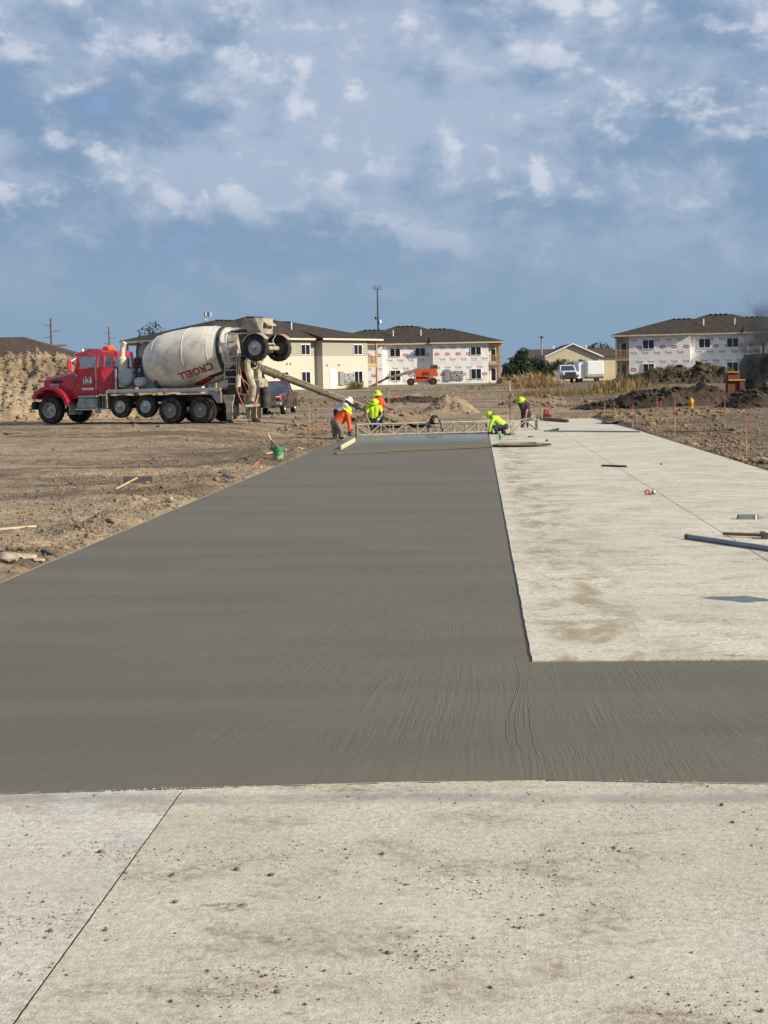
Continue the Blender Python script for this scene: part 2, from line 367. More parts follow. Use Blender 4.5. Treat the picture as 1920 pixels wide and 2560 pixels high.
def wet_mat():
    m = bpy.data.materials.new('fresh_concrete'); m.use_nodes = True; T = NT(m.node_tree); T.n.clear()
    out = T.node('ShaderNodeOutputMaterial'); b = T.node('ShaderNodeBsdfPrincipled'); T.l.new(b.outputs[0], out.inputs[0])
    o = T.node('ShaderNodeTexCoord').outputs['Object']; sp = T.node('ShaderNodeSeparateXYZ', inp={0: o}); x, y = sp.outputs[0], sp.outputs[1]
    band = T.noise(T.mapping(o, (0.12, 0.8, 1)), 1.3, 5, 0.55, 0.4); patch = T.noise(o, 0.5, 5, 0.6); fine = T.noise(o, 60, 4, 0.6)
    c = T.mix(T.mapr(band, 0.38, 0.62), (0.122, 0.112, 0.080), (0.150, 0.136, 0.097))
    c = T.mix(T.mapr(patch, 0.4, 0.66, 0, 0.55), c, (0.152, 0.138, 0.100))
    c = T.mix(T.mapr(fine, 0.52, 0.70, 0, 0.5), c, (0.098, 0.088, 0.066))
    c = T.mix(T.mapr(T.noise(o, 9.0, 6, 0.7), 0.35, 0.65, 0.28, 0.0), c, (0.108, 0.099, 0.078))
    T.l.new(c, b.inputs['Base Color'])
    c_pre = c
    wetness = T.mapr(y, 44, 56); T.l.new(T.math('ADD', T.mapr(wetness, 0, 1, 0.70, 0.20), T.math('MULTIPLY', T.math('SUBTRACT', band, 0.5), 0.12)), b.inputs['Roughness'])
    b.inputs['Specular IOR Level'].default_value = 0.36
    # float strokes fan out from the far end; they bend round the corner of the old lane
    wob = T.noise(T.mapping(o, (0.9, 0.5, 1)), 0.9, 3, 0.5)
    k = T.mapr(x, -3.2, 0.6, 0.27, -0.02)                                          # strokes lean more towards the left edge
    k = T.math('ADD', k, T.mapr(x, 0.9, 2.4, 0.0, -0.12))
    u = T.math('ADD', T.math('SUBTRACT', x, T.math('MULTIPLY', k, T.math('SUBTRACT', y, 9.0))), T.math('MULTIPLY', wob, 0.07))
    cv = T.node('ShaderNodeCombineXYZ', inp={0: T.math('MULTIPLY', u, 26.0), 1: T.math('MULTIPLY', y, 0.9), 2: 0.0}).outputs[0]
    st = T.noise(cv, 1.0, 5, 0.6, 0.15); cv2 = T.node('ShaderNodeCombineXYZ', inp={0: T.math('MULTIPLY', u, 9.0), 1: T.math('MULTIPLY', y, 0.5), 2: 4.0}).outputs[0]
    ridge = T.math('POWER', T.math('SUBTRACT', 1.0, T.math('ABSOLUTE', T.math('MULTIPLY', T.math('SUBTRACT', st, 0.5), 2.6)), clamp=True), 3.0)
    T.l.new(T.mix(T.mapr(st, 0.35, 0.65, 0.22, 0.0), c_pre, (0.088, 0.081, 0.062)), b.inputs['Base Color'])
    near = T.mapr(T.math('ABSOLUTE', T.math('SUBTRACT', y, 8.6)), 2.0, 8.0, 1.0, 0.22)
    near = T.math('MULTIPLY', near, T.mapr(T.noise(T.mapping(o, loc=(5, 2, 0)), 0.9, 3, 0.5), 0.40, 0.62, 0.12, 1.0))
    near = T.math('MULTIPLY', near, T.mapr(x, -4.2, 0.1, 0.45, 1.0))
    h = T.math('ADD', T.math('MULTIPLY', T.math('ADD', T.math('MULTIPLY', ridge, 0.68), T.math('MULTIPLY', T.noise(cv2, 1.0, 3, 0.5), 0.7)), near), T.math('MULTIPLY', fine, 0.55))
    bn = T.node('ShaderNodeBump', inp={'Strength': 0.8, 'Distance': 0.0050}); T.l.new(h, bn.inputs['Height']); T.l.new(bn.outputs[0], b.inputs['Normal'])
    return m
WET = wet_mat()

# ------------------------------------------------------------------ ground sheet (road frame: x across, y along)
S0, S1, S2, T_NEAR, T_END, T_SCREED = -5.0, 0.35, 6.0, 7.2, 10.45, 56.6
def lines(segs):
    v = []
    for a, b, n in segs: v += list(np.linspace(a, b, n, endpoint=False))
    return np.array(v + [segs[-1][1]])
def geo(a, b, first):
    v = [a]; st_ = first
    while v[-1] < b: v.append(v[-1]+st_); st_ *= 1.12
    return np.array(v)
ss = np.concatenate([-geo(21, 2500, 0.5)[::-1], lines([(-20.9, -16, 20), (-16, -5.1, 105), (-5.1, 6.1, 40), (6.1, 15, 75), (15, 22, 28)]), geo(22.5, 2500, 0.5)])
tt = np.concatenate([-geo(10, 400, 1.0)[::-1], lines([(-9, 12, 20), (12, 40, 260), (40, 75, 230), (75, 130, 160)]), geo(130.6, 4500, 0.6)])
SG, TG = np.meshgrid(ss, tt)
Zb = zbase(SG, TG)
rough = sstep(0.0, 0.5, np.maximum(S0-SG, SG-S2))                   # 0 at the slab, 1 away from it
rough = np.maximum(rough, sstep(T_SCREED+17, T_SCREED+19, TG)*1.0)
lod = 1 - 0.6*sstep(60, 130, TG)
und = (fbm(SG*0.16, TG*0.30, 3, 4)-0.5)*0.16
med = (fbm(SG*0.9, TG*1.1, 21, 4)-0.5)*0.15
fin = (fbm(SG*3.2, TG*3.2, 31, 3, True)-0.6)*0.10
trk = fbm(SG*0.05+TG*0.02, TG*0.9-SG*0.10, 51, 4); rut = -0.05*sstep(0.60, 0.75, trk) + 0.035*sstep(0.40, 0.25, trk)
calm = sstep(-9.5, -7.0, SG)*(SG < 0) + sstep(12, 8, SG)*(SG > 0)*1.0
calm = 0.45 + 0.55*np.clip(calm, 0, 1)
Z = Zb + rough*lod*(und + med*calm + fin*calm + rut) + 0.0*(1-rough)
edge = np.exp(-((S0-0.45-SG)/0.35)**2)*sstep(10, 14, TG); Z += edge*0.14*np.clip(fbm(SG*2, TG*1.5, 77, 3)-0.25, 0, 1)
spoil = np.exp(-((S0-1.1-SG)/0.75)**2)*sstep(12, 15, TG); Z += spoil*(fbm(SG*2.6, TG*2.6, 87, 4, True)-0.45)*0.20
for t0, k1, k2, wd_ in ((57.6, 0.02, 0.004, .30), (55.4, 0.03, 0.004, .30), (52.5, -0.10, 0.010, .26), (50.4, -0.10, 0.010, .26), (46.0, 0.16, -0.006, .24), (44.2, 0.16, -0.006, .24), (40.5, -0.05, 0.008, .22), (38.9, -0.05, 0.008, .22), (34.0, 0.12, 0.0, .2), (32.6, 0.12, 0.0, .2)):
    q = SG+12; c_ = t0+k1*q*3+k2*q*q+0.5*(fbm(SG*0.25, SG*0+t0, 61, 2)-0.5); dd = np.abs(TG-c_)                 # wheel tracks
    Z += (SG < S0-1.2)*(-0.055*sstep(wd_, wd_*0.55, dd)*(0.75+0.25*np.sin(SG*22+dd*9)) + 0.035*np.exp(-((dd-wd_*1.15)/0.12)**2))*sstep(0.30, 0.50, fbm(SG*0.3, TG*0.3, 71, 2))
under = (SG > S0-0.02) & (SG < S2+0.02) & (TG < 76) | (TG < T_END+0.02) & (SG > S0-0.9) | (TG < 7.4)
under &= (TG < T_SCREED) | (SG > S1)
Z[under] = -0.22
sub = (SG > S0) & (SG < S1) & (TG >= T_SCREED) & (TG < 76)
Z[sub] = -0.06 + (fbm(SG[sub]*1.2, TG[sub]*1.2, 9, 4)-0.5)*0.10 + 0.25*sstep(66, 76, TG[sub])
nT, nS = SG.shape
idx = np.arange(nT*nS).reshape(nT, nS)
quads = np.stack([idx[:-1, :-1], idx[:-1, 1:], idx[1:, 1:], idx[1:, :-1]], -1).reshape(-1, 4)
ground = link('ground', npmesh('ground', np.stack([SG, TG, Z], -1).reshape(-1, 3), quads, 'all'), SOIL, rot=(0, 0, -TH)); ground['kind'] = 'structure'
def zground(x, y):
    """height of the finished ground sheet, relief included"""
    s, t = to_st(x, y); i = min(max(int(np.searchsorted(tt, t))-1, 0), nT-2); j = min(max(int(np.searchsorted(ss, s))-1, 0), nS-2)
    a = (t-tt[i])/(tt[i+1]-tt[i]); b = (s-ss[j])/(ss[j+1]-ss[j])
    return float((Z[i, j]*(1-b)+Z[i, j+1]*b)*(1-a) + (Z[i+1, j]*(1-b)+Z[i+1, j+1]*b)*a)
def on_ground(px, py):
    P = GT(px, py); P.z = zground(P.x, P.y); return P

# ------------------------------------------------------------------ pavement
pave = bpy.data.objects.new('pavement', None); col.objects.link(pave); pave.rotation_euler = (0, 0, -TH); pave['kind'] = 'structure'
def near_edge(s):
    xs = [-9, -2.4, -1.5, -0.5, 0.38, 1.39, 9]; ys = [6.6, 7.07, 7.16, 7.26, 7.30, 7.23, 6.9]
    return float(np.interp(s, xs, ys))
def slab(name, outline, z0, z1, mt, parent):
    b = MB(); b.prism(outline, z0, z1, 'xy'); bm = b.b
    tope = [e for e in bm.edges if all(abs(v.co.z-z1) < 1e-6 for v in e.verts)]
    bmesh.ops.bevel(bm, geom=tope, offset=0.0025, segments=1, affect='EDGES')
    return b.build(name, mt, parent, smooth=0)
def wob(s, k, amp): return float((vnoise(np.array([s*k]), np.array([3.7+k]))[0]-0.5)*2*amp)
for k, (a, b_) in enumerate(((-6.5, -1.505), (-1.4955, 8.5))):
    xs = np.arange(a, b_+0.001, 0.05) if k else np.linspace(a, b_, 100)
    jw = lambda s_, k_: [(s_+wob(t, 6, 0.0016)+wob(t, 37, 0.0012), t) for t in np.linspace(3.6, 7.05, 90)][::k_]
    o = ([(a, -7.0), (b_, -7.0)] + jw(b_, 1) if k == 0 else jw(a, -1) + [(a, -7.0), (b_, -7.0)]) + [(float(s), near_edge(s)-0.010+wob(s, 9, 0.005)+wob(s, 31, 0.003)) for s in xs[::-1]]
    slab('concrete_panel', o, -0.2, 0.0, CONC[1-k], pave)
tl = [T_END] + [T_END+4.63*i for i in range(1, 14)] + [75.0]; tr = [T_END, 16.7] + [16.7+4.65*i for i in range(1, 13)] + [75.6]
for lane, (a, b_) in ((tl, (S1, 3.066)), (tr, (3.075, S2))):
    for t0, t1 in zip(lane, lane[1:]):
        if t1-t0 < 1: continue
        o = [(a, t0), (b_, t0), (b_, t1-0.004)] + ([(a+wob(t, 5, 0.006), t) for t in np.linspace(t1-0.004, t0, 30)][0:29] if lane is tl else [(a, t1-0.004)])
        slab('concrete_panel', o, -0.2, 0.013 if lane is tl else 0.014, CONC[2], pave)
# fresh concrete: one L-shaped pour, near edge ragged where it was struck against the old street
xs = np.arange(-5.0, 8.5, 0.04)
outl = [(float(s), near_edge(s)+0.006+wob(s, 7, 0.009)+wob(s, 29, 0.005)) for s in xs] + [(8.5, T_END-0.002), (S1-0.004, T_END-0.002)]
outl += [(S1-0.003+wob(t, 4, 0.004), t) for t in np.linspace(T_END+0.4, T_SCREED, 90)] + [(S0, T_SCREED)]
fresh = link('fresh_concrete', MB().prism(outl, -0.2, 0.0, 'xy').mesh('fresh_concrete', 0), WET, pave)
MORTAR = mat('mortar_crumb', (0.44, 0.40, 0.32), 0.9, var=0.25, scale=30)
pts, rad = [], []
for s in np.arange(-3.2, 3.2, 0.006):
    if vnoise(np.array([s*2.2]), np.array([0.5]))[0] < 0.45 or rng.random() < 0.5: continue
    pts.append((s, near_edge(s)+0.008+rng.normal(0, 0.010), 0.0005)); rad.append(abs(rng.normal(0.0022, 0.0016))+0.0008)
LUMP1 = lump_variants(14, 1, 3, 0.46); LUMP2 = lump_variants(8, 2, 5, 0.16)
rb = MB(); rows = [[], [], []]                                            # ragged lip of slurry along the cold joint
for s in np.arange(-4.5, 4.5, 0.012):
    a_ = near_edge(s)+0.004; h_ = 0.0035*max(0, vnoise(np.array([s*5]), np.array([8.5]))[0]-0.25)+0.0008; w_ = 0.004+0.016*max(0, vnoise(np.array([s*3.1]), np.array([1.5]))[0]-0.35)+0.006*vnoise(np.array([s*40]), np.array([2.5]))[0]
    h_ = h_ if vnoise(np.array([s*1.7]), np.array([4.5]))[0]+0.25*vnoise(np.array([s*23]), np.array([6.5]))[0] > 0.58 else -0.02
    for r_, q in zip(rows, ((s, a_-0.006, -0.02), (s, a_+w_*0.5, h_), (s, a_+0.008+w_, -0.003))): r_.append(rb.b.verts.new(q))
for r1, r2 in zip(rows, rows[1:]):
    for i in range(len(r1)-1): rb.b.faces.new((r1[i], r1[i+1], r2[i+1], r2[i]))
rb.build('slurry_lip', MORTAR, pave, smooth=60)
SEAL = mat('joint_filler', (0.030, 0.025, 0.020), 0.9, var=0.3)
MB().box((-1.5, 0, -0.012), (0.009, 14.2, 0.018)).build('joint_filler', SEAL, pave); MB().box((3.0705, 43, 0.000), (0.008, 65, 0.016)).build('joint_filler', SEAL, pave)
jm = link('joint_mortar', scatter_mesh('joint_mortar', pts, rad, LUMP1, 4), MORTAR, pave); jm['kind'] = 'stuff'
# raised trowel marks that swing round the corner of the lane
RB = MB()
def ridge(pts, r_): RB.tube([(p[0], p[1], -r_*0.45) for p in pts], [r_*(0.25+0.75*math.sin(math.pi*min(1, max(0, (i+0.3)/(len(pts)-0.4))))) for i in range(len(pts))], 6)
for j in (0, 1, 3, 4, 6, 8):
    q = [(1152+j*7, 1672), (1100+j*9, 1745+j*4), (1262-80+j*9, 1805+j*3), (1250+j*8, 1850), (1305+j*9, 1925-j*2)]
    P = [to_st(*G(1255+j*6-(0 if j < 5 else 10), 1560+j*14)[:2]), to_st(*G(1296+j*3, 1690+j*2)[:2]), to_st(*G(1268+j*7, 1800)[:2]), to_st(*G(1277+j*9, 1870+j*3)[:2]), to_st(*G(1330+j*10, 1925-j*3)[:2])]
    pp = []
    for i in range(25):
        t = i/24*(len(P)-1); k = min(int(t), len(P)-2); f = t-k
        a, b_, c_, d_ = P[max(k-1, 0)], P[k], P[k+1], P[min(k+2, len(P)-1)]
        pp.append(tuple(random.gauss(0, 0.0025)+0.5*((2*b_[n])+(-a[n]+c_[n])*f+(2*a[n]-5*b_[n]+4*c_[n]-d_[n])*f*f+(-a[n]+3*b_[n]-3*c_[n]+d_[n])*f**3) for n in (0, 1)))
    lo = random.randint(0, 11); hi = 25-random.randint(0, 10)
    if hi-lo > 5: ridge(pp[lo:hi], random.uniform(0.0032, 0.0062))
tm = RB.build('trowel_ridges', WET, pave, smooth=80); tm['kind'] = 'stuff'
FORMW = mat('form_lumber', (0.42, 0.33, 0.21), 0.8, var=0.2, scale=5, c2=(0.22, 0.19, 0.15), c2amt=0.5, stretch=(6, 1, 6))
for i in range(7):
    t0 = 9.0+4.88*i
    o = MB().box((0, 0, 0), (0.038, 4.86, 0.14), 0.003).build('form_board', FORMW, loc=W(S0-0.024, t0+2.43, -0.076), rot=(0, 0, -TH))
    tag(o, 'thin wooden form board edging the fresh grey concrete along the dirt', 'board', 'form boards along the pour')

# ------------------------------------------------------------------ crumbs on the street, clods in the dirt
CR = mat('crumbs', (0.140, 0.106, 0.072), 0.95, var=0.35, scale=14)
pts, rad = [], []
sA, tA = rng.uniform(-2.6, 2.6, 48000), rng.uniform(4.2, 7.22, 48000); dA = fbm(sA*1.1, tA*2.6, 5, 4); kA = rng.random(48000) < 0.07+4.2*np.maximum(0, dA-0.52)
for s, t in zip(sA[kA], tA[kA]):
    if t > near_edge(s)-0.03: continue
    r_ = min(0.018, 0.40*abs(rng.lognormal(-5.75, 0.65))); pts.append((*W(s, t)[:2], r_*0.35)); rad.append(r_)
for (cx, cy, n, sx, sy, rm) in ((600, 2480, 120, 70, 22, .006), (640, 2430, 60, 60, 10, .007), (1070, 2400, 110, 60, 30, .007), (1580, 2040, 130, 50, 22, .004), (1535, 2120, 22, 28, 6, .009), (1490, 2262, 40, 30, 6, .005), (1250, 2055, 70, 110, 14, .004), (620, 2070, 60, 90, 4, .004), (1160, 2015, 50, 60, 12, .004), (1050, 2540, 50, 40, 12, .005), (340, 2190, 30, 40, 4, .005), (1200, 2230, 25, 80, 5, .006)):
    for _ in range(n):
        P = G(rng.normal(cx, sx), min(2600, rng.normal(cy, sy))); r_ = min(0.02, 0.36*abs(rng.lognormal(math.log(rm), 0.5))); pts.append((P.x, P.y, r_*0.3)); rad.append(r_)
for (cx, cy, r_) in ((427, 2505, .018), (1580, 2445, .02), (1225, 2470, .02), (1880, 2115, .014), (800, 2245, .012), (605, 2262, .012), (620, 2025, .010), (1730, 2383, .013), (70, 2018, .012), (75, 2233, .012), (310, 2182, .014), (1575, 1958, .008), (763, 2512, .016)):
    P = G(cx, cy); r_ *= 0.45; pts.append((P.x, P.y, r_*0.4)); rad.append(r_)
for _ in range(2600):                                                # specks on the cured lane
    s = rng.uniform(S1+0.05, S2); t = T_END + 30*rng.random()**1.7
    d = fbm(np.array([s*0.6]), np.array([t*1.4]), 15, 3)[0]
    if rng.random() > 0.12+2.2*max(0, d-0.5): continue
    r_ = min(0.026, 0.6*abs(rng.lognormal(-5.35, 0.5))); pts.append((*W(s, t)[:2], 0.013+r_*0.3)); rad.append(r_)
cr = link('dirt_crumbs', scatter_mesh('dirt_crumbs', pts, rad, LUMP1, 6), CR); cr['kind'] = 'stuff'; cr['label'] = 'small dirt crumbs strewn over the cured concrete'
pts, rad = [], []
def clod(s, t, r_, sink=0.25):
    P = W(s, t); pts.append((P.x, P.y, zground(P.x, P.y)+r_*sink)); rad.append(r_)
def clod_field(n, t, s, seed, mu, sg_, cap):
    k = rng.random(n) < 0.21+2.6*np.maximum(0, fbm(s*1.1, t*0.8, seed, 3)-0.48)
    for a_, b_ in zip(s[k], t[k]): clod(a_, b_, min(cap, abs(rng.lognormal(mu, sg_))))
clod_field(55000, 12+46*rng.random(55000)**1.25, S0-0.05-rng.exponential(2.6, 55000), 25, -4.5, 0.6, 0.085)
clod_field(24000, 26+58*rng.random(24000), S2+0.05+rng.exponential(2.6, 24000), 35, -3.8, 0.55, 0.13)
for _ in range(3000):
    t = rng.uniform(57, 125); s = rng.uniform(-18, 24)
    if S0 < s < S2 and t < 76: continue
    d = fbm(np.array([s*0.35]), np.array([t*0.25]), 45, 3)[0]
    if d < 0.52: continue
    clod(s, t, min(0.3, abs(rng.lognormal(-2.7, 0.5))))
cl = link('dirt_clods', scatter_mesh('dirt_clods', pts, rad, LUMP1, 8), SOIL_MID); cl['kind'] = 'stuff'; cl['label'] = 'loose clods of brown earth lying on the graded dirt'

# single stones and lumps that can be told apart
STONE = mat('pale_stone', (0.45, 0.38, 0.28), 0.9, var=0.2, scale=9, bump=0.6, bscale=25, c2=(0.25, 0.19, 0.13), c2amt=0.5)
def stone(px, py, r_, label, mt=None, sub=1, z=None):
    V, Fc = lump_variants(1, 2, int(px*7+py), 0.22)[0]
    nz = fbm(V[:, 0]*1.7+px, V[:, 1]*1.7+V[:, 2]*1.3, 3, 3); V = V*(0.72+0.55*nz[:, None]); V[:, 2] *= 0.85
    P = on_ground(px, py); P.z += r_*0.35
    me = npmesh('stone', V*r_, Fc, 28); return tag(link('stone', me, mt or STONE, loc=P, rot=(0, 0, px)), label, 'stone')
stone(22, 1418, 0.135, 'large jagged pale stone in the dirt beside the form board edge')
stone(68, 1405, 0.10, 'rounded pale stone beside the large jagged stone')
stone(97, 1407, 0.055, 'small flat stone between the rounded stone and the form board')
stone(362, 1262, 0.085, 'pale flat stone lying below the rake head')
stone(425, 1262, 0.11, 'brown lump of earth by the slab edge near the rake')
stone(1736, 1112, 0.095, 'pale stone in the dirt beside the cured lane edge')
stone(1758, 1127, 0.06, 'small round stone beside the pale stone at the lane edge')
stone(1845, 1150, 0.16, 'broad brown lump of earth at the foot of the pink topped lath', SOIL_MID)

# ------------------------------------------------------------------ dirt piles
def pile(name, label, cx, cy, ang, hx, hy, prof, mt, seed, res=0.09, lump=0.35, clods=60, cr_=0.10, steep=1.25):
    """heap on the ground: local x along the heap, prof(u) gives its height for u in -1..1"""
    nx, ny = max(12, int(2*hx/res)), max(10, int(2*hy/res)); u = np.linspace(-1, 1, nx); v = np.linspace(-1, 1, ny); U, V = np.meshgrid(u, v)
    X, Y = U*hx, V*hy
    ex = 1-np.clip(np.abs(U), 0, 1)**4
    wv = V + 0.30*(fbm(X*0.45, Y*0.2, seed+5, 3)-0.5)
    cross = np.clip(1-np.abs(wv)**steep, 0, 1)*sstep(1.0, 0.86, np.abs(V))
    base = np.array([prof(k) for k in u])[None, :]
    hh = base*ex*cross
    nz = (fbm(X*0.8, Y*0.8, seed, 4)-0.5)*1.5*lump + (fbm(X*2.2, Y*2.2, seed+9, 3, True)-0.55)*0.55*lump + (fbm(X*6, Y*6, seed+2, 2)-0.5)*0.2*lump
    gully = (fbm(X*1.3+Y*0.2, Y*0.25, seed+31, 3, True)-0.6)*0.5*lump
    Zp = hh + (nz+gully)*np.clip(hh*2.2, 0, 1)*np.clip(base, 0.3, 1.2)
    Zp = np.maximum(Zp, hh*0.25) - 0.07*(hh < 0.02)
    c, s_ = math.cos(ang), math.sin(ang); gx, gy = cx+X*c-Y*s_, cy+X*s_+Y*c
    sg, tg = gx*CT-gy*ST, gx*ST+gy*CT
    z0 = zt(cx, cy); Zg = zbase(sg, tg)-z0 + Zp
    i = np.arange(nx*ny).reshape(ny, nx); q = np.stack([i[:-1, :-1], i[:-1, 1:], i[1:, 1:], i[1:, :-1]], -1).reshape(-1, 4)
    root = thing(name, (cx, cy, z0), label, 'dirt pile', rotz=ang)
    link('earth', npmesh('earth', np.stack([X, Y, Zg], -1).reshape(-1, 3), q, 'all'), mt, root)
    if clods:
        rg = np.random.default_rng(seed); pp, rr = [], []
        while len(pp) < clods:
            a, b_ = rg.integers(1, ny-1), rg.integers(1, nx-1)
            r_ = min(cr_*2.6, abs(rg.lognormal(math.log(cr_), 0.5)))
            if hh[a, b_] < 0.03 and rg.random() > 0.25: continue
            pp.append((X[a, b_], Y[a, b_], Zg[a, b_]+r_*0.12)); rr.append(r_)
        k = link('clods', scatter_mesh('clods', pp, rr, LUMP1, seed), mt, root); k['kind'] = 'stuff'
    return root
def interp(xs, ys): return lambda u: float(np.interp(u, xs, ys))
def dx(px, Y): return (px-960)*Y/FPX
pile('dirt_stockpile', 'long high stockpile of pale dry dirt behind the red mixer truck', dx(155, 77), 77.5, 0.02, 9.5, 5.0,
     interp([-1, -.7, -.3, 0.05, .3, .52, .75, .9, 1], [3.5, 3.6, 3.65, 3.45, 3.0, 2.3, 1.5, .9, .2]), SOIL_PALE, 4, 0.07, 0.52, 3400, 0.07, 1.0)
pile('dirt_mound', 'tan cone shaped dirt mound standing alone beyond the truss screed', dx(1130, 82), 82.5, 0, 1.9, 1.6,
     interp([-1, -.6, -.2, .1, .3, .6, 1], [.05, .45, 1.02, 1.05, .92, .5, .05]), SOIL_PALE, 14, 0.05, 0.32, 90, 0.05, 1.0)
pile('dirt_heap', 'rough heap of turned brown dirt behind the end of the concrete chute', dx(990, 68), 68.0, 0.1, 2.0, 1.4,
     interp([-1, -.4, .1, .5, 1], [.35, .62, .55, .38, .05]), SOIL_MID, 24, 0.05, 0.30, 130, 0.06)
P = GT(800, 1078)
pile('dirt_bank', 'low bank of loose dirt behind the bent worker in orange', P.x-0.2, P.y+0.3, -0.15, 1.7, 1.0,
     interp([-1, -.5, 0, .5, 1], [.05, .22, .40, .42, .25]), SOIL_MID, 34, 0.04, 0.26, 140, 0.045)
pile('dirt_windrow', 'dark damp windrow of lumpy soil with the yellow hydrant in front', dx(1705, 84), 84.0, 0.04, 6.3, 1.9,
     interp([-1, -.75, -.45, -.15, .2, .6, 1], [.15, .6, .9, 1.15, 1.05, 1.0, .9]), SOIL_DARK, 44, 0.075, 0.50, 420, 0.10)
pile('dirt_ridge', 'knee high ridge of clods between the hydrant and the cured lane', dx(1690, 66), 65.5, 0.02, 3.3, 1.0,
     interp([-1, -.5, 0, .5, 1], [.1, .30, .40, .34, .15]), SOIL_MID, 54, 0.05, 0.30, 200, 0.06)
pile('dirt_slope', 'tall dark dirt heap at the foot of the wheel loader', dx(1915, 78), 78.0, 0.25, 2.6, 1.9,
     interp([-1, -.5, 0, .5, 1], [.1, .75, 1.15, 1.3, 1.0]), SOIL_DARK, 64, 0.06, 0.40, 200, 0.08)
pile('dirt_berm', 'weedy grey dirt berm in front of the wrapped building beside the trailer', dx(1690, 150), 150.0, 0.0, 7.8, 3.0,
     interp([-1, -.7, -.4, 0, .5, 1], [.2, .7, 1.1, 1.5, 1.5, 1.3]), SOIL_DARK, 74, 0.12, 0.8, 260, 0.15)
pile('dirt_ridge', 'low dark ridge of turned soil across the open lot near the tan mound', dx(1040, 108), 108.0, 0.03, 3.6, 1.2,
     interp([-1, -.3, .2, 1], [.15, .35, .45, .15]), SOIL_DARK, 84, 0.08, 0.35, 120, 0.09)
pile('dirt_ridge', 'lumpy dark ridge of soil behind the worker holding the pole', dx(1345, 98), 98.0, 0.02, 2.6, 1.1,
     interp([-1, -.3, .3, 1], [.2, .5, .55, .2]), SOIL_MID, 94, 0.07, 0.35, 120, 0.09)
pile('dirt_ridge', 'low dark mound of soil to the right of the maroon pickup', dx(770, 104), 104.0, 0.0, 1.9, 1.2,
     interp([-1, -.3, .3, 1], [.2, .55, .6, .25]), SOIL_MID, 104, 0.07, 0.30, 80, 0.08)
pile('dirt_berm', 'scrubby low bank below the dark evergreen trees', dx(1335, 165), 165.0, 0.0, 4.3, 2.2,
     interp([-1, -.3, .4, 1], [.5, 1.2, 1.0, .3]), SOIL_MID, 114, 0.12, 0.5, 120, 0.14)
# ------------------------------------------------------------------ building materials
def stripes_mat(name, c_lo, c_hi, zsplit, step=0.2):
    """lap siding: two paint colours split at a height, shadow line under every course"""
    m = bpy.data.materials.new(name); m.use_nodes = True; T = NT(m.node_tree); T.n.clear()
    out = T.node('ShaderNodeOutputMaterial'); b = T.node('ShaderNodeBsdfPrincipled'); T.l.new(b.outputs[0], out.inputs[0])
    o = T.node('ShaderNodeTexCoord').outputs['Object']; z = T.node('ShaderNodeSeparateXYZ', inp={0: o}).outputs[2]
    fr = T.math('FRACT', T.math('DIVIDE', z, step))
    c = T.mix(T.math('GREATER_THAN', z, zsplit), c_lo, c_hi)
    c = T.mix(T.mapr(T.noise(o, 1.4, 5, 0.6), 0.3, 0.7, 0.10, 0.0), c, tuple(v*0.6 for v in c_lo))
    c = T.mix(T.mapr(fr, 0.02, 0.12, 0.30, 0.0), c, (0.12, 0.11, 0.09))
    T.l.new(c, b.inputs['Base Color']); b.inputs['Roughness'].default_value = 0.65
    bn = T.node('ShaderNodeBump', inp={'Strength': 0.9, 'Distance': 0.02}); T.l.new(T.math('SUBTRACT', 1.0, fr), bn.inputs['Height']); T.l.new(bn.outputs[0], b.inputs['Normal'])
    return m
SIDING = stripes_mat('lap_siding', (0.54, 0.505, 0.415), (0.32, 0.315, 0.255), 3.75)
WRAP = mat('house_wrap', (0.80, 0.79, 0.77), 0.55, var=0.05, scale=1.3, bump=0.25, bscale=3, c2=(0.55, 0.54, 0.53), c2amt=0.25)
SHINGLE = mat('shingles', (0.062, 0.052, 0.043), 0.95, var=0.25, scale=2.0, bump=0.4, bscale=14, c2=(0.042, 0.036, 0.031), c2amt=0.5, spec=0.1)
FASCIA = mat('fascia_board', (0.54, 0.44, 0.30), 0.7, var=0.12, scale=2)
FASCIA_W = mat('fascia_painted', (0.60, 0.53, 0.40), 0.6, var=0.05, scale=2)
LUMBER = mat('new_lumber', (0.43, 0.29, 0.13), 0.75, var=0.18, scale=4, stretch=(1, 1, 4))
VINYL = mat('white_vinyl', (0.80, 0.80, 0.78), 0.45, var=0.03)
GLASS = mat('dark_window_glass', (0.012, 0.014, 0.018), 0.08, var=0.3, scale=0.7, spec=0.5)
GREYMET = mat('grey_enclosure', (0.235, 0.255, 0.265), 0.5, var=0.1, scale=3)
DOORW = mat('white_door', (0.72, 0.70, 0.64), 0.5, var=0.04)
PRINT_K = mat('black_print', (0.05, 0.05, 0.055), 0.6, var=0.1)
PRINT_G = mat('grey_print', (0.30, 0.30, 0.32), 0.6, var=0.1)
PRINT_R = mat('red_print', (0.42, 0.035, 0.045), 0.6, var=0.15)
BLACKP = mat('black_vent', (0.02, 0.02, 0.02), 0.6)
PVC = mat('pvc_pipe', (0.78, 0.77, 0.74), 0.45, var=0.03)
FOUND = mat('foundation', (0.34, 0.31, 0.26), 0.9, var=0.2)
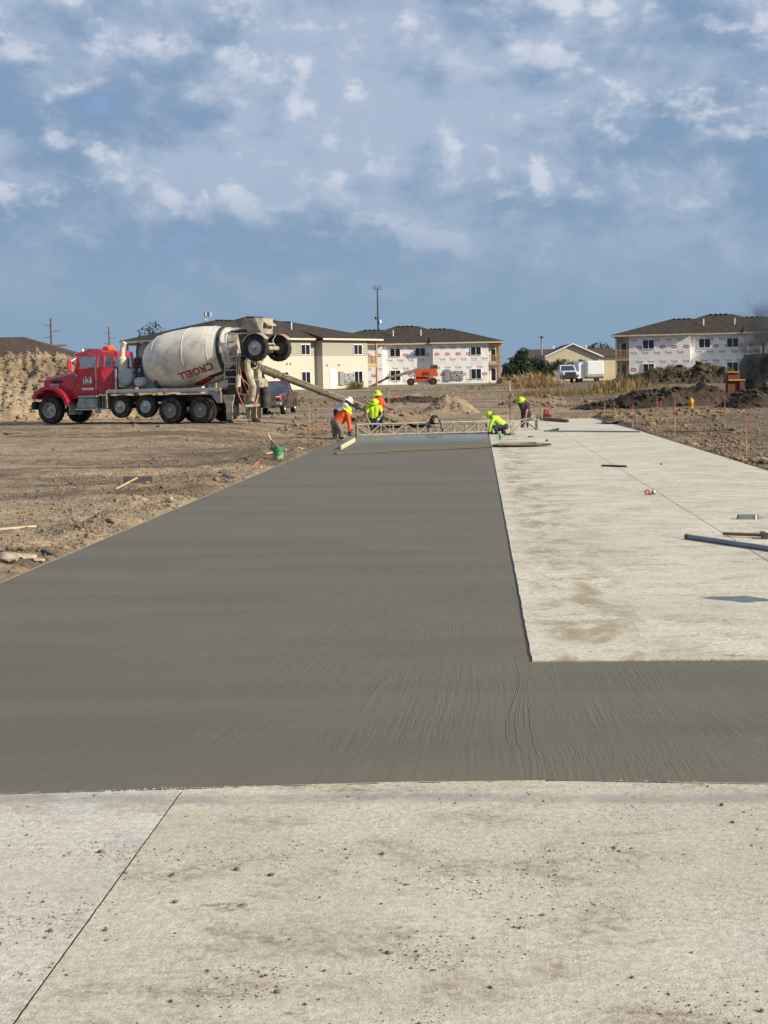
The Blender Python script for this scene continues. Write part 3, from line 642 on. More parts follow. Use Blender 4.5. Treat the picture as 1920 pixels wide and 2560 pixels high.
def window_meshes(wd, ht):
    f = MB()
    for a, b, c, d in ((-wd/2, -ht/2, wd/2, -ht/2+0.07), (-wd/2, ht/2-0.07, wd/2, ht/2), (-wd/2, -ht/2+0.07, -wd/2+0.07, ht/2-0.07), (wd/2-0.07, -ht/2+0.07, wd/2, ht/2-0.07), (-0.03, -ht/2+0.07, 0.03, ht/2-0.07)):
        f.box(((a+c)/2, -0.02, (b+d)/2), (c-a, 0.09, d-b))
    p = MB().box((0, 0, 0), (wd/2-0.09, 0.03, ht-0.13))
    return f.mesh('window', 0), p.mesh('pane', 0)
WIN2, WIN1 = window_meshes(1.48, 1.2), window_meshes(1.45, 1.45)
def window(root, x, y, z, rz=0, kind=WIN2, wd=1.48):
    w_ = link('window', kind[0], VINYL, root, loc=(x, y, z), rot=(0, 0, rz))
    for s in (-1, 1): link('pane', kind[1], GLASS, w_, loc=(s*(wd/4-0.015), 0.0, 0))
    return w_
def oval(b, x, z, y, rx, rz_, n=18): b.poly([(x+rx*math.cos(2*math.pi*i/n), y, z+rz_*math.sin(2*math.pi*i/n)) for i in range(n)])
TYV = text_mesh('Tyvek', 0.34, 0.006, 1)
TYV_V = np.array([v.co[:2] for v in TYV.vertices]); TYV_F = [list(p.vertices) for p in TYV.polygons]
def word(b, x, z, y, sc_=1.0):
    vs = [b.b.verts.new((x+p[0]*sc_, y, z+p[1]*sc_)) for p in TYV_V]
    for f in TYV_F:
        try: b.b.faces.new([vs[i] for i in f])
        except ValueError: pass
METER_DIAL = mat('meter_glass', (0.55, 0.56, 0.55), 0.2, var=0.3, scale=9)
WL, WM, DEP, EAVE, PRJ = 7.5, 6.8, 14.0, 5.45, 1.0
def apartment(loc, rz, label, wrap, seed):
    root = thing('apartment_building', loc, label, 'building', rotz=rz); rg = random.Random(seed)
    X3 = WL*2+WM; wm_ = WRAP if wrap else SIDING
    # walls: two wings standing proud of a recessed middle, closets on the end walls between the porches
    b = MB(); b.prism([(0, 0), (WL, 0), (WL, PRJ), (WL+WM, PRJ), (WL+WM, 0), (X3, 0), (X3, 2.4), (X3+1.7, 2.4), (X3+1.7, DEP-2.4), (X3, DEP-2.4), (X3, DEP), (0, DEP), (0, DEP-2.4), (-1.7, DEP-2.4), (-1.7, 2.4), (0, 2.4)], 0.12, EAVE, 'xy')
    b.build('wall', wm_, root, smooth=0)
    MB().prism([(-0.03, -0.03), (X3+0.03, -0.03), (X3+0.03, 2.3), (X3+1.73, 2.3), (X3+1.73, DEP-2.3), (-1.73, DEP-2.3), (-1.73, 2.3), (-0.03, 2.3)], -0.6, 0.115, 'xy').build('foundation', FOUND, root, smooth=0)
    # roof: three hips
    ym = DEP/2; H0 = EAVE+0.14; rf = MB(); ov = 0.5
    def hipd(xa, xb, ya, yb, ra, rb, h): rf.hull([(xa, ya, H0), (xb, ya, H0), (xb, yb, H0), (xa, yb, H0), (xa, ya, H0+0.12), (xb, ya, H0+0.12), (xb, yb, H0+0.12), (xa, yb, H0+0.12), (ra, ym, H0+h), (rb, ym, H0+h)])
    hipd(-1.7-ov, WL+0.4, -ov, DEP+ov, 4.7, WL+0.4, 2.15); hipd(X3-WL-0.4, X3+1.7+ov, -ov+0.003, DEP+ov-0.003, X3-WL-0.4, X3-4.7, 2.148)
    hipd(2.0, X3-2.0, PRJ-ov, DEP-PRJ+ov, 9.3, X3-9.3, 2.6)
    roof = rf.build('roof', SHINGLE, root, smooth=0)
    cap = MB()
    for a, c, h in ((4.9, 7.8, 2.15), (9.5, X3-9.5, 2.6), (X3-7.8, X3-4.9, 2.15)):
        n = int((c-a)/0.62)
        for i in range(n): cap.box((a+0.3+i*0.62, ym-0.12, H0+h+0.02), (0.42, 0.5, 0.13), 0.03)
    cap.build('ridge_vent', BLACKP, roof)['kind'] = 'stuff'
    for x in (9.0, 12.8): MB().tube([(x, 3.2, H0+0.7), (x, 3.2, H0+1.95)], 0.075, 10).build('vent_pipe', PVC, roof)
    fa = FASCIA if wrap else FASCIA_W; fz = H0-0.02
    def strip(x0, x1, y, zc=fz): MB().box(((x0+x1)/2, y, zc), (x1-x0, 0.04, 0.2)).build('fascia', fa, roof, smooth=0)
    strip(-1.7-ov, WL+0.4, -ov-0.02); strip(X3-WL-0.4, X3+1.7+ov, -ov-0.02); strip(WL+0.42, X3-WL-0.42, PRJ-ov-0.02)
    for x in (-1.7-ov-0.02, X3+1.7+ov+0.02): MB().box((x, ym, fz), (0.04, DEP+2*ov, 0.2)).build('fascia', fa, roof, smooth=0)
    # windows
    for x in (WL-5.1, X3-1.7):
        window(root, x, -0.02, 4.45); window(root, x, -0.02, 1.35, kind=WIN1)
    for x in (WL+1.7, WL+5.1):
        window(root, x, PRJ-0.02, 4.45); window(root, x, PRJ-0.02, 1.35, kind=WIN1)
    for y in (4.6, 9.4): window(root, -1.72, y, 4.45, R(-90)); window(root, X3+1.72, y, 4.45, R(90))
    # porches at the four corners
    for sx in (0, 1):
        for sy in (0, 1):
            xo = X3+1.7 if sx else -1.7; xi = X3 if sx else 0; yo = 0.0 if not sy else DEP; yi = 2.4 if not sy else DEP-2.4; d = 1 if sx else -1; e = 1 if sy else -1
            pc = MB().box(((xi+xo)/2, (yo+yi)/2+0.02*e, 2.62), (1.7-0.01, 2.4, 0.26)).build('porch_deck', LUMBER, root, smooth=0)
            MB().box((xo-d*0.09, yo-e*0.09, EAVE/2+0.02), (0.16, 0.16, EAVE-0.02)).build('post', LUMBER, pc, smooth=0)
            MB().box((xo-d*0.09, yi+e*0.12, EAVE/2+0.02), (0.15, 0.15, EAVE-0.02)).build('post', LUMBER, pc, smooth=0)
            MB().box(((xi+xo)/2, yo-e*0.09, EAVE-0.13), (1.5, 0.14, 0.26)).build('beam', LUMBER, pc, smooth=0)
            MB().box((xo-d*0.09, (yo+yi)/2, EAVE-0.13), (0.14, 2.0, 0.26)).build('beam', LUMBER, pc, smooth=0)
            rl = MB()
            rl.box(((xi+xo)/2, yo-e*0.04, 3.80), (1.68, 0.07, 0.09)).box(((xi+xo)/2, yo-e*0.04, 2.86), (1.68, 0.05, 0.07))
            for i in range(13): rl.box((min(xi, xo)+0.08+i*0.128, yo-e*0.04, 3.32), (0.04, 0.04, 0.88))
            rl.box((xo-d*0.04, (yo+yi)/2, 3.80), (0.07, 2.2, 0.085)).box((xo-d*0.04, (yo+yi)/2, 2.86), (0.05, 2.2, 0.065))
            for i in range(17): rl.box((xo-d*0.04, min(yo, yi)+0.12+i*0.135, 3.32), (0.04, 0.04, 0.88))
            rl.build('railing', LUMBER, pc, smooth=0)
            for z in (0.13, 2.77):
                dr = MB().box(((xi+xo)/2, yi+e*0.02, z+1.05), (1.02, 0.06, 2.1)).build('door', DOORW, root, smooth=0)
                MB().box(((xi+xo)/2, yi+e*0.055, z+1.12), (0.56, 0.03, 1.62)).build('pane', GLASS, dr, smooth=0)
    if wrap:
        k, g_, r_ = MB(), MB(), MB()
        def prints(x0, x1, y, ph):
            for row, (z, kind) in enumerate(((5.02, 0), (4.10, 1), (3.42, 0), (2.30, 0), (1.35, 1), (0.62, 0))):
                x = x0+0.35+((row*0.71+ph) % 1.43)
                while x < x1-0.42:
                    if kind:
                        oval(r_, x, z, y-0.004, 0.36, 0.21)
                    else:
                        word(k, x, z, y-0.004); g_.poly([(x-0.28, y-0.004, z-0.27), (x+0.42, y-0.004, z-0.27), (x+0.42, y-0.004, z-0.22), (x-0.28, y-0.004, z-0.22)])
                    x += 1.43
        prints(0, WL, 0.0, 0.2); prints(WL, WL+WM, PRJ, 0.6); prints(WL+WM, X3, 0.0, 0.9); prints(-1.7, 0, 2.4, 0.1); prints(X3, X3+1.7, 2.4, 0.3)
        for q_ in (k.build('wrap_lettering', PRINT_K, root, smooth=0), g_.build('wrap_small_print', PRINT_G, root, smooth=0), r_.build('wrap_badges', PRINT_R, root, smooth=0)): q_['kind'] = 'stuff'
        w2 = MB()
        def inner(x0, x1, y, ph):
            for row, z in ((1, 4.10), (4, 1.35)):
                x = x0+0.35+((row*0.71+ph) % 1.43)
                while x < x1-0.42:
                    w2.poly([(x-0.2, y-0.008, z-0.06), (x+0.2, y-0.008, z-0.06), (x+0.2, y-0.008, z+0.06), (x-0.2, y-0.008, z+0.06)]); x += 1.43
        inner(0, WL, 0.0, 0.2); inner(WL, WL+WM, PRJ, 0.6); inner(WL+WM, X3, 0.0, 0.9)
        w2.build('badge_band', WRAP, root, smooth=0)['kind'] = 'stuff'
        for z in (2.86, ): 
            for x0, x1, y in ((0, WL, 0), (WL+WM, X3, 0), (WL, WL+WM, PRJ)): MB().box(((x0+x1)/2, y-0.004, z), (x1-x0-0.1, 0.012, 0.03)).build('wrap_seam', PRINT_G if False else WRAP, root, smooth=0)
    # meter bank and panels on the wing
    mx = X3-5.6 if wrap else X3-4.6
    mb = MB().box((mx, -0.09, 1.25), (0.75, 0.2, 1.55), 0.02).build('meter_bank', GREYMET, root)
    bb = MB().box((mx+1.3, -0.075, 1.2), (1.7, 0.16, 1.25), 0.02).build('meter_cabinet', GREYMET, mb)
    for i in range(5):
        for j in range(3):
            MB().lathe([(0.0, 0.05), (0.07, 0.045), (0.085, 0.0)], 10, Matrix.Translation((mx+0.65+i*0.32, -0.16, 0.85+j*0.36)) @ Matrix.Rotation(R(90), 4, 'X')).build('meter', METER_DIAL if (i+j) % 3 else BLACKP, mb)
    if not wrap:
        dr = MB().box((X3-WL+1.6, -0.03, 1.17), (1.0, 0.07, 2.1), 0.01).build('door', VINYL, root)
        MB().lathe([(0, 0.05), (0.03, 0.04), (0.03, 0)], 8, Matrix.Translation((X3-WL+1.98, -0.07, 1.1)) @ Matrix.Rotation(R(90), 4, 'X')).build('handle', GREYMET, dr)
        for x in (X3-WL+0.7, X3-WL+2.6): MB().box((x, -0.06, 2.75), (0.22, 0.14, 0.18), 0.03).build('wall_lamp', GREYMET, root)
        for x in (WL+2.2, WL+2.75): MB().box((x, PRJ-0.05, 2.9), (0.2, 0.12, 0.2), 0.03).build('dryer_vent', GREYMET, root)
    return root
cr_ = D(1222, 958, 201.0)
apartment((cr_.x-21.8, cr_.y, zt(cr_.x, cr_.y)+0.02), 0.0, 'white house wrap covered apartment building behind the orange boom lift', True, 1)
rr_ = D(1573, 950, 186.0)
apartment((rr_.x, rr_.y, zt(rr_.x, rr_.y)+0.0), R(-14), 'white wrapped apartment building behind the weedy berm and the box trailer', True, 2)
a49 = R(49); lc_ = D(570, 970, 153.0)
apartment((lc_.x, lc_.y, zt(lc_.x, lc_.y)+0.05), a49, 'finished apartment building with cream and sage lap siding behind the mixer truck', False, 3)

# houses further off
CREAM = stripes_mat('cream_siding', (0.56, 0.49, 0.34), (0.56, 0.49, 0.34), 50, 0.25); BROWNROOF = mat('brown_shingles', (0.085, 0.066, 0.055), 0.95, var=0.2, scale=2, spec=0.1)
def gable_house(loc):
    root = thing('gable_house', loc, 'cream gable end house with white trim beyond the box trailer', 'house')
    wd, ev, pk, ln = 9.7, 4.3, 6.45, 16.0
    MB().prism([(-wd/2, -0.5), (wd/2, -0.5), (wd/2, ev), (0, pk-0.08), (-wd/2, ev)], 0, ln).build('wall', CREAM, root, smooth=0)
    rf = MB(); t_ = 0.16; o_ = 0.5; sl = (pk-ev)/(wd/2)
    for s in (-1, 1): rf.prism([(0, pk), (s*(wd/2+o_), ev-sl*o_), (s*(wd/2+o_), ev-sl*o_+t_), (0, pk+t_)], -o_, ln+o_)
    roof = rf.build('roof', BROWNROOF, root, smooth=0)
    for s in (-1, 1): MB().prism([(s*0.01, pk-0.04), (s*(wd/2+o_+.02), ev-sl*o_-0.06), (s*(wd/2+o_+.02), ev-sl*o_+t_+0.03), (s*0.01, pk+t_+.03)], -o_-0.06, -o_-0.01).build('rake_trim', VINYL, roof, smooth=0)
    # cross wing behind
    MB().box((0.2, 9.5, 1.85), (20.5, 6.6, 4.7)).build('side_wing', CREAM, root, smooth=0)
    MB().hull([(-10.6, 5.7, ev-0.1), (11.2, 5.7, ev-0.1), (11.2, 13.3, ev-0.1), (-10.6, 13.3, ev-0.1), (-6.9, 9.5, pk-0.6), (8.2, 9.5, pk-0.6), (-10.6, 5.7, ev+0.05), (11.2, 5.7, ev+0.05)]).build('side_roof', BROWNROOF, root, smooth=0)
    MB().box((0.7, -0.05, 3.3), (0.9, 0.1, 0.3), 0, Matrix.Rotation(-0.3, 4, 'Y')).build('gable_vent', GREYMET, root)
    for x in (-3, 2.8): MB().box((x, 3, pk-0.4), (0.3, 0.4, 0.5)).build('roof_vent', VINYL, roof)
    window(root, 2.8, -0.03, 1.6); window(root, -2.6, -0.03, 1.6)
    return root
P = D(1432, 940, 262); gable_house((P.x, P.y, zt(P.x, P.y)))
def hip_house(px, Y, wd, dp, ev, pk, ridge, label):
    P = D(px, 930, Y); root = thing('hip_roof_house', (P.x, P.y, zt(P.x, P.y)), label, 'house')
    MB().box((0, dp/2, ev/2-0.3), (wd, dp, ev+0.6)).build('wall', CREAM, root, smooth=0)
    o_ = 0.6; roof = MB().hull([(-wd/2-o_, -o_, ev), (wd/2+o_, -o_, ev), (wd/2+o_, dp+o_, ev), (-wd/2-o_, dp+o_, ev), (-ridge/2, dp/2, pk), (ridge/2, dp/2, pk), (-wd/2-o_, -o_, ev+.15), (wd/2+o_, -o_, ev+.15)]).build('roof', BROWNROOF, root, smooth=0)
    MB().box((0, -o_-0.02, ev+0.05), (wd+2*o_, 0.05, 0.2)).build('fascia', FASCIA_W, roof, smooth=0)
    window(root, -wd/4, -0.03, 1.6); window(root, wd/4, -0.03, 1.6)
hip_house(-60, 168, 25.5, 13, 3.6, 6.7, 8, 'house with a wide brown hip roof behind the dirt stockpile')
hip_house(118, 205, 11.5, 10, 3.9, 6.0, 3, 'small brown hip roof house beside the utility pole')

# ------------------------------------------------------------------ poles and towers
POLE = mat('weathered_pole', (0.16, 0.145, 0.125), 0.85, var=0.2, scale=3); STEEL = mat('galvanised_steel', (0.34, 0.37, 0.40), 0.42, metal=0.7, var=0.12, scale=4); DKSTEEL = mat('dark_steel', (0.075, 0.085, 0.095), 0.5, metal=0.3)
def utility_pole(px, ytop, Y, arm, label):
    P = D(px, 950, Y); z0 = zt(P.x, P.y); top = D(px, ytop, Y).z-z0
    root = thing('utility_pole', (P.x, P.y, z0), label, 'utility pole', 'utility poles beyond the stockpile')
    MB().tube([(0, 0, -1), (0, 0, top)], [0.24, 0.15], 10).build('pole', POLE, root)
    for i, (k, s) in enumerate(((0.14, -1), (0.26, 1), (0.38, -1))):
        z = top-(top-3)*k; MB().tube([(0, 0, z), (s*1.1, 0, z+0.12)], 0.06, 6).build('insulator_arm', STEEL, root)
    if arm:
        z = D(px, 864, Y).z-z0; MB().box((0, 0.05, z), (4.0, 0.2, 0.22)).build('crossarm', POLE, root, smooth=0)
        for s in (-1, 1): MB().bar((s*1.3, 0, z), (0, 0, z-1.3), 0.12).build('brace', POLE, root, smooth=0)
utility_pole(133, 796, 195, True, 'tall utility pole with a wide braced crossarm')
utility_pole(277, 817, 240, False, 'plain utility pole with short insulator arms behind the mixer cab')
P = D(948, 950, 430); z0 = zt(P.x, P.y); top = D(948, 723, 430).z-z0
tw = thing('cell_tower', (P.x, P.y, z0), 'tall slender cell tower with a rack of antennas behind the wrapped building', 'tower')
MB().tube([(0, 0, -1), (0, 0, top)], [0.42, 0.22], 12).build('mast', DKSTEEL, tw)
pl = MB().box((0, 0, top), (2.4, 0.16, 0.14)).box((0, 0, top), (0.16, 2.2, 0.14)).box((0, 0, top+0.6), (2.3, 0.1, 0.08)).build('platform', DKSTEEL, tw)
for i in range(7): MB().box((-1.15+i*0.38, (-1)**i*0.2, top+0.55), (0.13, 0.12, 1.15), 0.03).build('antenna', STEEL if i in (3, 5) else DKSTEEL, tw)
for s, z, mt in ((-1, D(948, 795, 430).z-z0, DKSTEEL), (1, D(948, 804, 430).z-z0, VINYL)): MB().lathe([(0, 0), (0.42, 0.08), (0.42, 0.4), (0, 0.4)], 14, Matrix.Translation((s*0.45, -0.2, z)) @ Matrix.Rotation(R(90), 4, 'X') @ Matrix.Rotation(s*0.9, 4, 'Y')).build('dish', mt, tw)
P = D(522, 950, 380); z0 = zt(P.x, P.y); top = D(522, 790, 380).z-z0
tw = thing('antenna_mast', (P.x, P.y, z0), 'antenna mast with white panel antennas above the sage building roof', 'tower')
MB().tube([(0, 0, -1), (0, 0, top+0.3)], [0.35, 0.22], 10).build('mast', STEEL, tw)
MB().box((0, 0, top), (1.7, 0.14, 0.12)).build('platform', DKSTEEL, tw)
for i, x in enumerate((-0.6, -0.25, 0.2, 0.45, 1.05)): MB().box((x, -0.1, top+0.45), (0.22, 0.14, 1.15), 0.03).build('antenna', VINYL if i in (1, 4) else DKSTEEL, tw)
MB().lathe([(0, 0), (0.4, 0.08), (0.4, 0.3), (0, 0.3)], 14, Matrix.Translation((-0.4, 0, top-1.0)) @ Matrix.Rotation(R(60), 4, 'Y')).build('dish', VINYL, tw)
P = D(1355, 950, 250); z0 = zt(P.x, P.y); top = D(1355, 842, 250).z-z0
tw = thing('steel_stack', (P.x, P.y, z0), 'tall shiny steel flue with a flat rain cap beside the cream gable house', 'chimney')
MB().tube([(0, 0, 0), (0, 0, top-0.25)], 0.15, 12).build('flue', STEEL, tw)
MB().lathe([(0, 0.12), (0.42, 0.02), (0.42, -0.02), (0.2, -0.1), (0.2, -0.3), (0, -0.3)], 14, Matrix.Translation((0, 0, top))).build('rain_cap', DKSTEEL, tw)
MB().box((-0.3, 0.3, 2.2), (1.6, 1.4, 4.6), 0.04).build('housing', DKSTEEL, tw)

# ------------------------------------------------------------------ trees, shrubs, weeds
def leaf_mat(name, c, c2):
    m = bpy.data.materials.new(name); m.use_nodes = True; T = NT(m.node_tree); T.n.clear()
    out = T.node('ShaderNodeOutputMaterial'); b = T.node('ShaderNodeBsdfPrincipled'); T.l.new(b.outputs[0], out.inputs[0])
    p = T.node('ShaderNodeNewGeometry').outputs['Position']; f = T.noise(p, 1.1, 4, 0.6); f2 = T.noise(p, 9, 2, 0.5)
    T.l.new(T.mix(T.mapr(T.math('ADD', T.math('MULTIPLY', f, 0.6), T.math('MULTIPLY', f2, 0.4)), 0.35, 0.65), c, c2), b.inputs['Base Color'])
    b.inputs['Roughness'].default_value = 0.7; b.inputs['Specular IOR Level'].default_value = 0.2; b.inputs['Subsurface Weight'].default_value = 0.0
    return m
LEAF_D = leaf_mat('evergreen_needles', (0.018, 0.030, 0.020), (0.040, 0.058, 0.034)); LEAF_G = leaf_mat('green_leaves', (0.050, 0.070, 0.030), (0.095, 0.115, 0.045))
LEAF_Y = leaf_mat('dry_weeds', (0.165, 0.115, 0.048), (0.270, 0.195, 0.085)); LEAF_R = leaf_mat('rusty_brush', (0.190, 0.110, 0.055), (0.275, 0.180, 0.085)); LEAF_O = leaf_mat('olive_weeds', (0.095, 0.095, 0.040), (0.190, 0.160, 0.065))
BARK = mat('bark', (0.09, 0.07, 0.05), 0.9, var=0.25, scale=8)
def leaves(clumps, n, size, seed, flat=0.0):
    """many small leaf faces spread through the volume of lumpy clumps"""
    rg = np.random.default_rng(seed); tot = sum(c[3]*c[4]*c[5] for c in clumps); VV, FF = [], []; off = 0
    for (x, y, z, a, b, c) in clumps:
        k = max(30, int(n*a*b*c/tot)); d = rg.normal(size=(k, 3)); d /= np.linalg.norm(d, axis=1)[:, None]
        r_ = rg.uniform(0.35, 1.0, k)**0.55 * (0.80+0.4*fbm(d[:, 0]*2+x, d[:, 2]*2+d[:, 1]+y, seed, 3)); p = d*r_[:, None]*[a, b, c]+[x, y, z]
        e1 = rg.normal(size=(k, 3)); e1 /= np.linalg.norm(e1, axis=1)[:, None]; e2 = np.cross(e1, rg.normal(size=(k, 3))); e2 /= np.linalg.norm(e2, axis=1)[:, None]
        s_ = (size*rg.uniform(0.6, 1.4, k))[:, None]
        q = np.stack([p-e1*s_, p+e2*s_*0.45, p+e1*s_, p-e2*s_*0.45], 1).reshape(-1, 3); VV.append(q); FF.append(np.arange(off, off+4*k).reshape(k, 4)); off += 4*k
    return npmesh('crown', np.concatenate(VV), np.concatenate(FF))
def tree(name, px, Y, clumps, n, size, mt, label, seed, cat='tree', group=None, ytop=None):
    P = D(px, 950, Y); root = thing(name, (P.x, P.y, zt(P.x, P.y)), label, cat, group); rg = random.Random(seed)
    hi = max(c[2] for c in clumps); tr = MB(); tr.tube([(0, 0, -0.3), (0.05, 0, hi*0.45), (0.1, 0.05, hi*0.95)], [0.06*hi**0.7, 0.045*hi**0.7, 0.012*hi**0.7], 7)
    for c in clumps: tr.tube([(0, 0, hi*rg.uniform(.2, .5)), (c[0]*0.5, c[1]*0.5, c[2]*0.75), (c[0], c[1], c[2])], [0.03*hi**0.6, 0.02*hi**0.6, 0.006], 5)
    tr.build('trunk', BARK, root); link('crown', leaves(clumps, n, size, seed), mt, root)
    return root
def clumps(wd, h0, h1, n, seed, taper=0.6):
    rg = random.Random(seed); out = []
    for i in range(n):
        k = (i+0.5)/n; z = h0+(h1-h0)*k; w_ = wd*(1-taper*k); r_ = wd*rg.uniform(0.30, 0.48)*(1-0.45*taper*k)
        out.append((rg.uniform(-1, 1)*w_*0.5, rg.uniform(-1, 1)*w_*0.4, z, r_, r_, min(r_*0.8, (h1-h0)*0.35)))
    return out
EV = 'evergreens beside the wrapped building'
tree('evergreen_tree', 1303, 236, clumps(3.0, 1.6, 5.0, 16, 1, 0.7), 4200, 0.17, LEAF_D, 'tallest dark evergreen tree right of the wrapped building', 1, group=EV)
tree('evergreen_tree', 1272, 232, clumps(2.3, 0.8, 2.7, 10, 2, 0.4), 2400, 0.17, LEAF_D, 'low spreading evergreen against the wrapped building porch', 2, group=EV)
tree('evergreen_tree', 1350, 238, clumps(2.9, 0.8, 3.2, 13, 3, 0.5), 3000, 0.17, LEAF_D, 'broad dark evergreen below the steel flue', 3, group=EV)
tree('evergreen_tree', 1325, 230, clumps(2.2, 0.5, 2.3, 9, 4, 0.4), 2200, 0.16, LEAF_D, 'short evergreen between the tallest one and the flue', 4, group=EV)
tree('evergreen_tree', 1368, 225, clumps(1.7, 0.5, 2.0, 7, 5, 0.4), 1500, 0.15, LEAF_D, 'small evergreen nearest the yellow machine', 5, group=EV)
for i, (px, wd, h) in enumerate(((1388, 1.9, 2.7), (1408, 1.7, 3.0), (1429, 1.5, 2.5), (1449, 1.8, 2.8), (1490, 1.2, 2.6))):
    tree('young_tree', px, 215, clumps(wd, 1.2, h, 8, 20+i, 0.3), 900, 0.15, LEAF_G, ['young leafy tree behind the yellow machine', 'young leafy tree with the highest crown against the cream gable', 'thin young tree over the white truck cab', 'young leafy tree beside the open trailer corner', 'sparse young tree at the right corner of the cream house'][i], 20+i, group='young trees before the cream house')
tree('shade_tree', 1482, 300, clumps(6.0, 2.0, 6.3, 18, 31, 0.4), 4500, 0.24, LEAF_D, 'dark round tree behind the cream house roof', 31)
tree('sparse_tree', 385, 200, clumps(3.2, 5.6, 8.5, 9, 33, 0.2), 420, 0.20, LEAF_D, 'sparse tree top showing over the sage building roof', 33)
def weeds(name, spots, mt, label, seed, ht, nb=9, wd=0.025):
    """tufts of upright blades rooted on the ground"""
    rg = np.random.default_rng(seed); V, Fc = [], []
    for (px, Y, sx, sy, n, hk) in spots:
        for _ in range(n):
            P = D(px+rg.normal(0, sx), 950, Y+rg.normal(0, sy)); z0 = zground(P.x, P.y) if Y < 140 else zt(P.x, P.y)
            z0 += (spotz(P.x, P.y) if name.startswith('berm') else 0)
            hv = rg.uniform(0.35, 1.2)*(0.55+0.9*vnoise(np.array([P.x*0.35]), np.array([P.y*0.5]))[0])
            for _ in range(nb):
                h = ht*hk*hv*rg.uniform(0.4, 1.15); a = rg.uniform(0, 6.283); ln = h*rg.uniform(0.05, 0.45); bx, by = P.x+rg.normal(0, .12), P.y+rg.normal(0, .12); b2 = rg.uniform(0, 3.14); w_ = wd*rg.uniform(0.7, 1.6)
                ex, ey = math.cos(b2)*w_, math.sin(b2)*w_; i = len(V)
                V += [(bx-ex, by-ey, z0-0.05), (bx+ex, by+ey, z0-0.05), (bx+math.cos(a)*ln*0.5+ex, by+math.sin(a)*ln*0.5+ey, z0+h*0.65), (bx+math.cos(a)*ln, by+math.sin(a)*ln, z0+h)]; Fc.append((i, i+1, i+2, i+3))
    o = link(name, npmesh(name, V, Fc), mt); o['kind'] = 'stuff'; o['label'] = label
def spotz(x, y):
    u = (x-dx(1690, 150))/7.8; v = (y-150.0)/3.0
    if abs(u) > 1 or abs(v) > 1: return 0
    return np.interp(u, [-1, -.7, -.4, 0, .5, 1], [.2, .7, 1.1, 1.5, 1.5, 1.3])*(1-abs(u)**4)*(1-abs(v)**1.25)*0.95
weeds('dry_weeds', [(1400, 120, 50, 2.2, 170, .42), (1480, 121, 30, 2.2, 70, .38), (1330, 122, 14, 2.0, 60, .5), (1545, 125, 24, 2.6, 170, .95), (1510, 129, 14, 2, 60, .9), (1600, 137, 22, 1.8, 80, .8)], LEAF_Y, 'straw coloured dry weeds along the far edge of the lot', 3, 1.0, 8, 0.014)
weeds('rusty_brush', [(1350, 152, 22, 4, 190, .8), (1335, 166, 24, 4, 220, 1.1), (1300, 150, 14, 4, 60, .6), (1365, 172, 12, 4, 80, 1.1)], LEAF_R, 'rusty brown brush below the evergreen trees', 5, 1.0, 9, 0.018)
weeds('olive_weeds', [(1280, 172, 16, 4, 170, .9), (1420, 119, 62, 2.2, 110, .32), (1250, 165, 30, 5, 60, .4), (1200, 150, 40, 8, 60, .25), (880, 158, 6, .6, 30, .8), (898, 160, 5, .6, 20, .8), (720, 140, 30, 3, 30, .2), (1060, 150, 60, 8, 50, .2), (1545, 127, 26, 2.6, 60, .8)], LEAF_O, 'low olive green weeds at the edge of the lot', 7, 1.0, 8, 0.016)
weeds('berm_weeds', [(1640, 150, 18, .9, 50, .45), (1700, 150, 28, .9, 80, .55), (1760, 150, 24, .9, 90, .75), (1590, 149.5, 14, .9, 50, .4)], LEAF_O, 'tall weeds growing on top of the dirt berm', 9, 1.0, 8, 0.016)
weeds('berm_straw', [(1690, 150, 40, .9, 60, .5), (1765, 150, 24, .9, 50, .7)], LEAF_Y, 'straw coloured stalks among the berm weeds', 10, 1.0, 8, 0.014)
# ------------------------------------------------------------------ vehicle materials
RED = mat('red_truck_paint', (0.46, 0.014, 0.034), 0.32, var=0.10, scale=2.5, coat=0.5, c2=(0.23, 0.10, 0.07), c2amt=0.18)
DRUMW = mat('mixer_drum_paint', (0.74, 0.69, 0.58), 0.55, var=0.07, scale=1.6, c2=(0.36, 0.32, 0.25), c2amt=0.42, bump=0.08, bscale=20)
CRUST = mat('cement_crusted_steel', (0.40, 0.36, 0.27), 0.85, var=0.22, scale=5, bump=0.5, bscale=18, c2=(0.20, 0.17, 0.125), c2amt=0.6)
CHUTEM = mat('chute_steel', (0.23, 0.205, 0.16), 0.8, var=0.25, scale=4, bump=0.4, bscale=20, c2=(0.30, 0.27, 0.21), c2amt=0.4)
TYRE = mat('tyre_rubber', (0.022, 0.022, 0.023), 0.85, var=0.25, scale=6, c2=(0.10, 0.085, 0.065), c2amt=0.35, spec=0.25)
ALU = mat('worn_aluminium', (0.50, 0.50, 0.48), 0.38, metal=0.75, var=0.15, scale=6)
ALUD = mat('dull_aluminium', (0.33, 0.33, 0.32), 0.5, metal=0.45, var=0.2, scale=5, c2=(0.20, 0.17, 0.14), c2amt=0.4)
CHROME = mat('chrome', (0.46, 0.46, 0.45), 0.25, metal=1.0, var=0.15)
CHASSIS = mat('black_chassis', (0.028, 0.027, 0.027), 0.7, var=0.3, scale=4, c2=(0.11, 0.095, 0.075), c2amt=0.45)
TANK = mat('tank_paint', (0.40, 0.42, 0.43), 0.5, var=0.08, scale=3, c2=(0.25, 0.23, 0.2), c2amt=0.25)
STACKM = mat('cream_exhaust', (0.62, 0.55, 0.40), 0.5, var=0.1)
AMBER = mat('amber_lens', (0.70, 0.13, 0.02), 0.3, var=0.1); REDLENS = mat('red_lens', (0.45, 0.01, 0.012), 0.25); WHITELENS = mat('clear_lens', (0.75, 0.75, 0.72), 0.2)
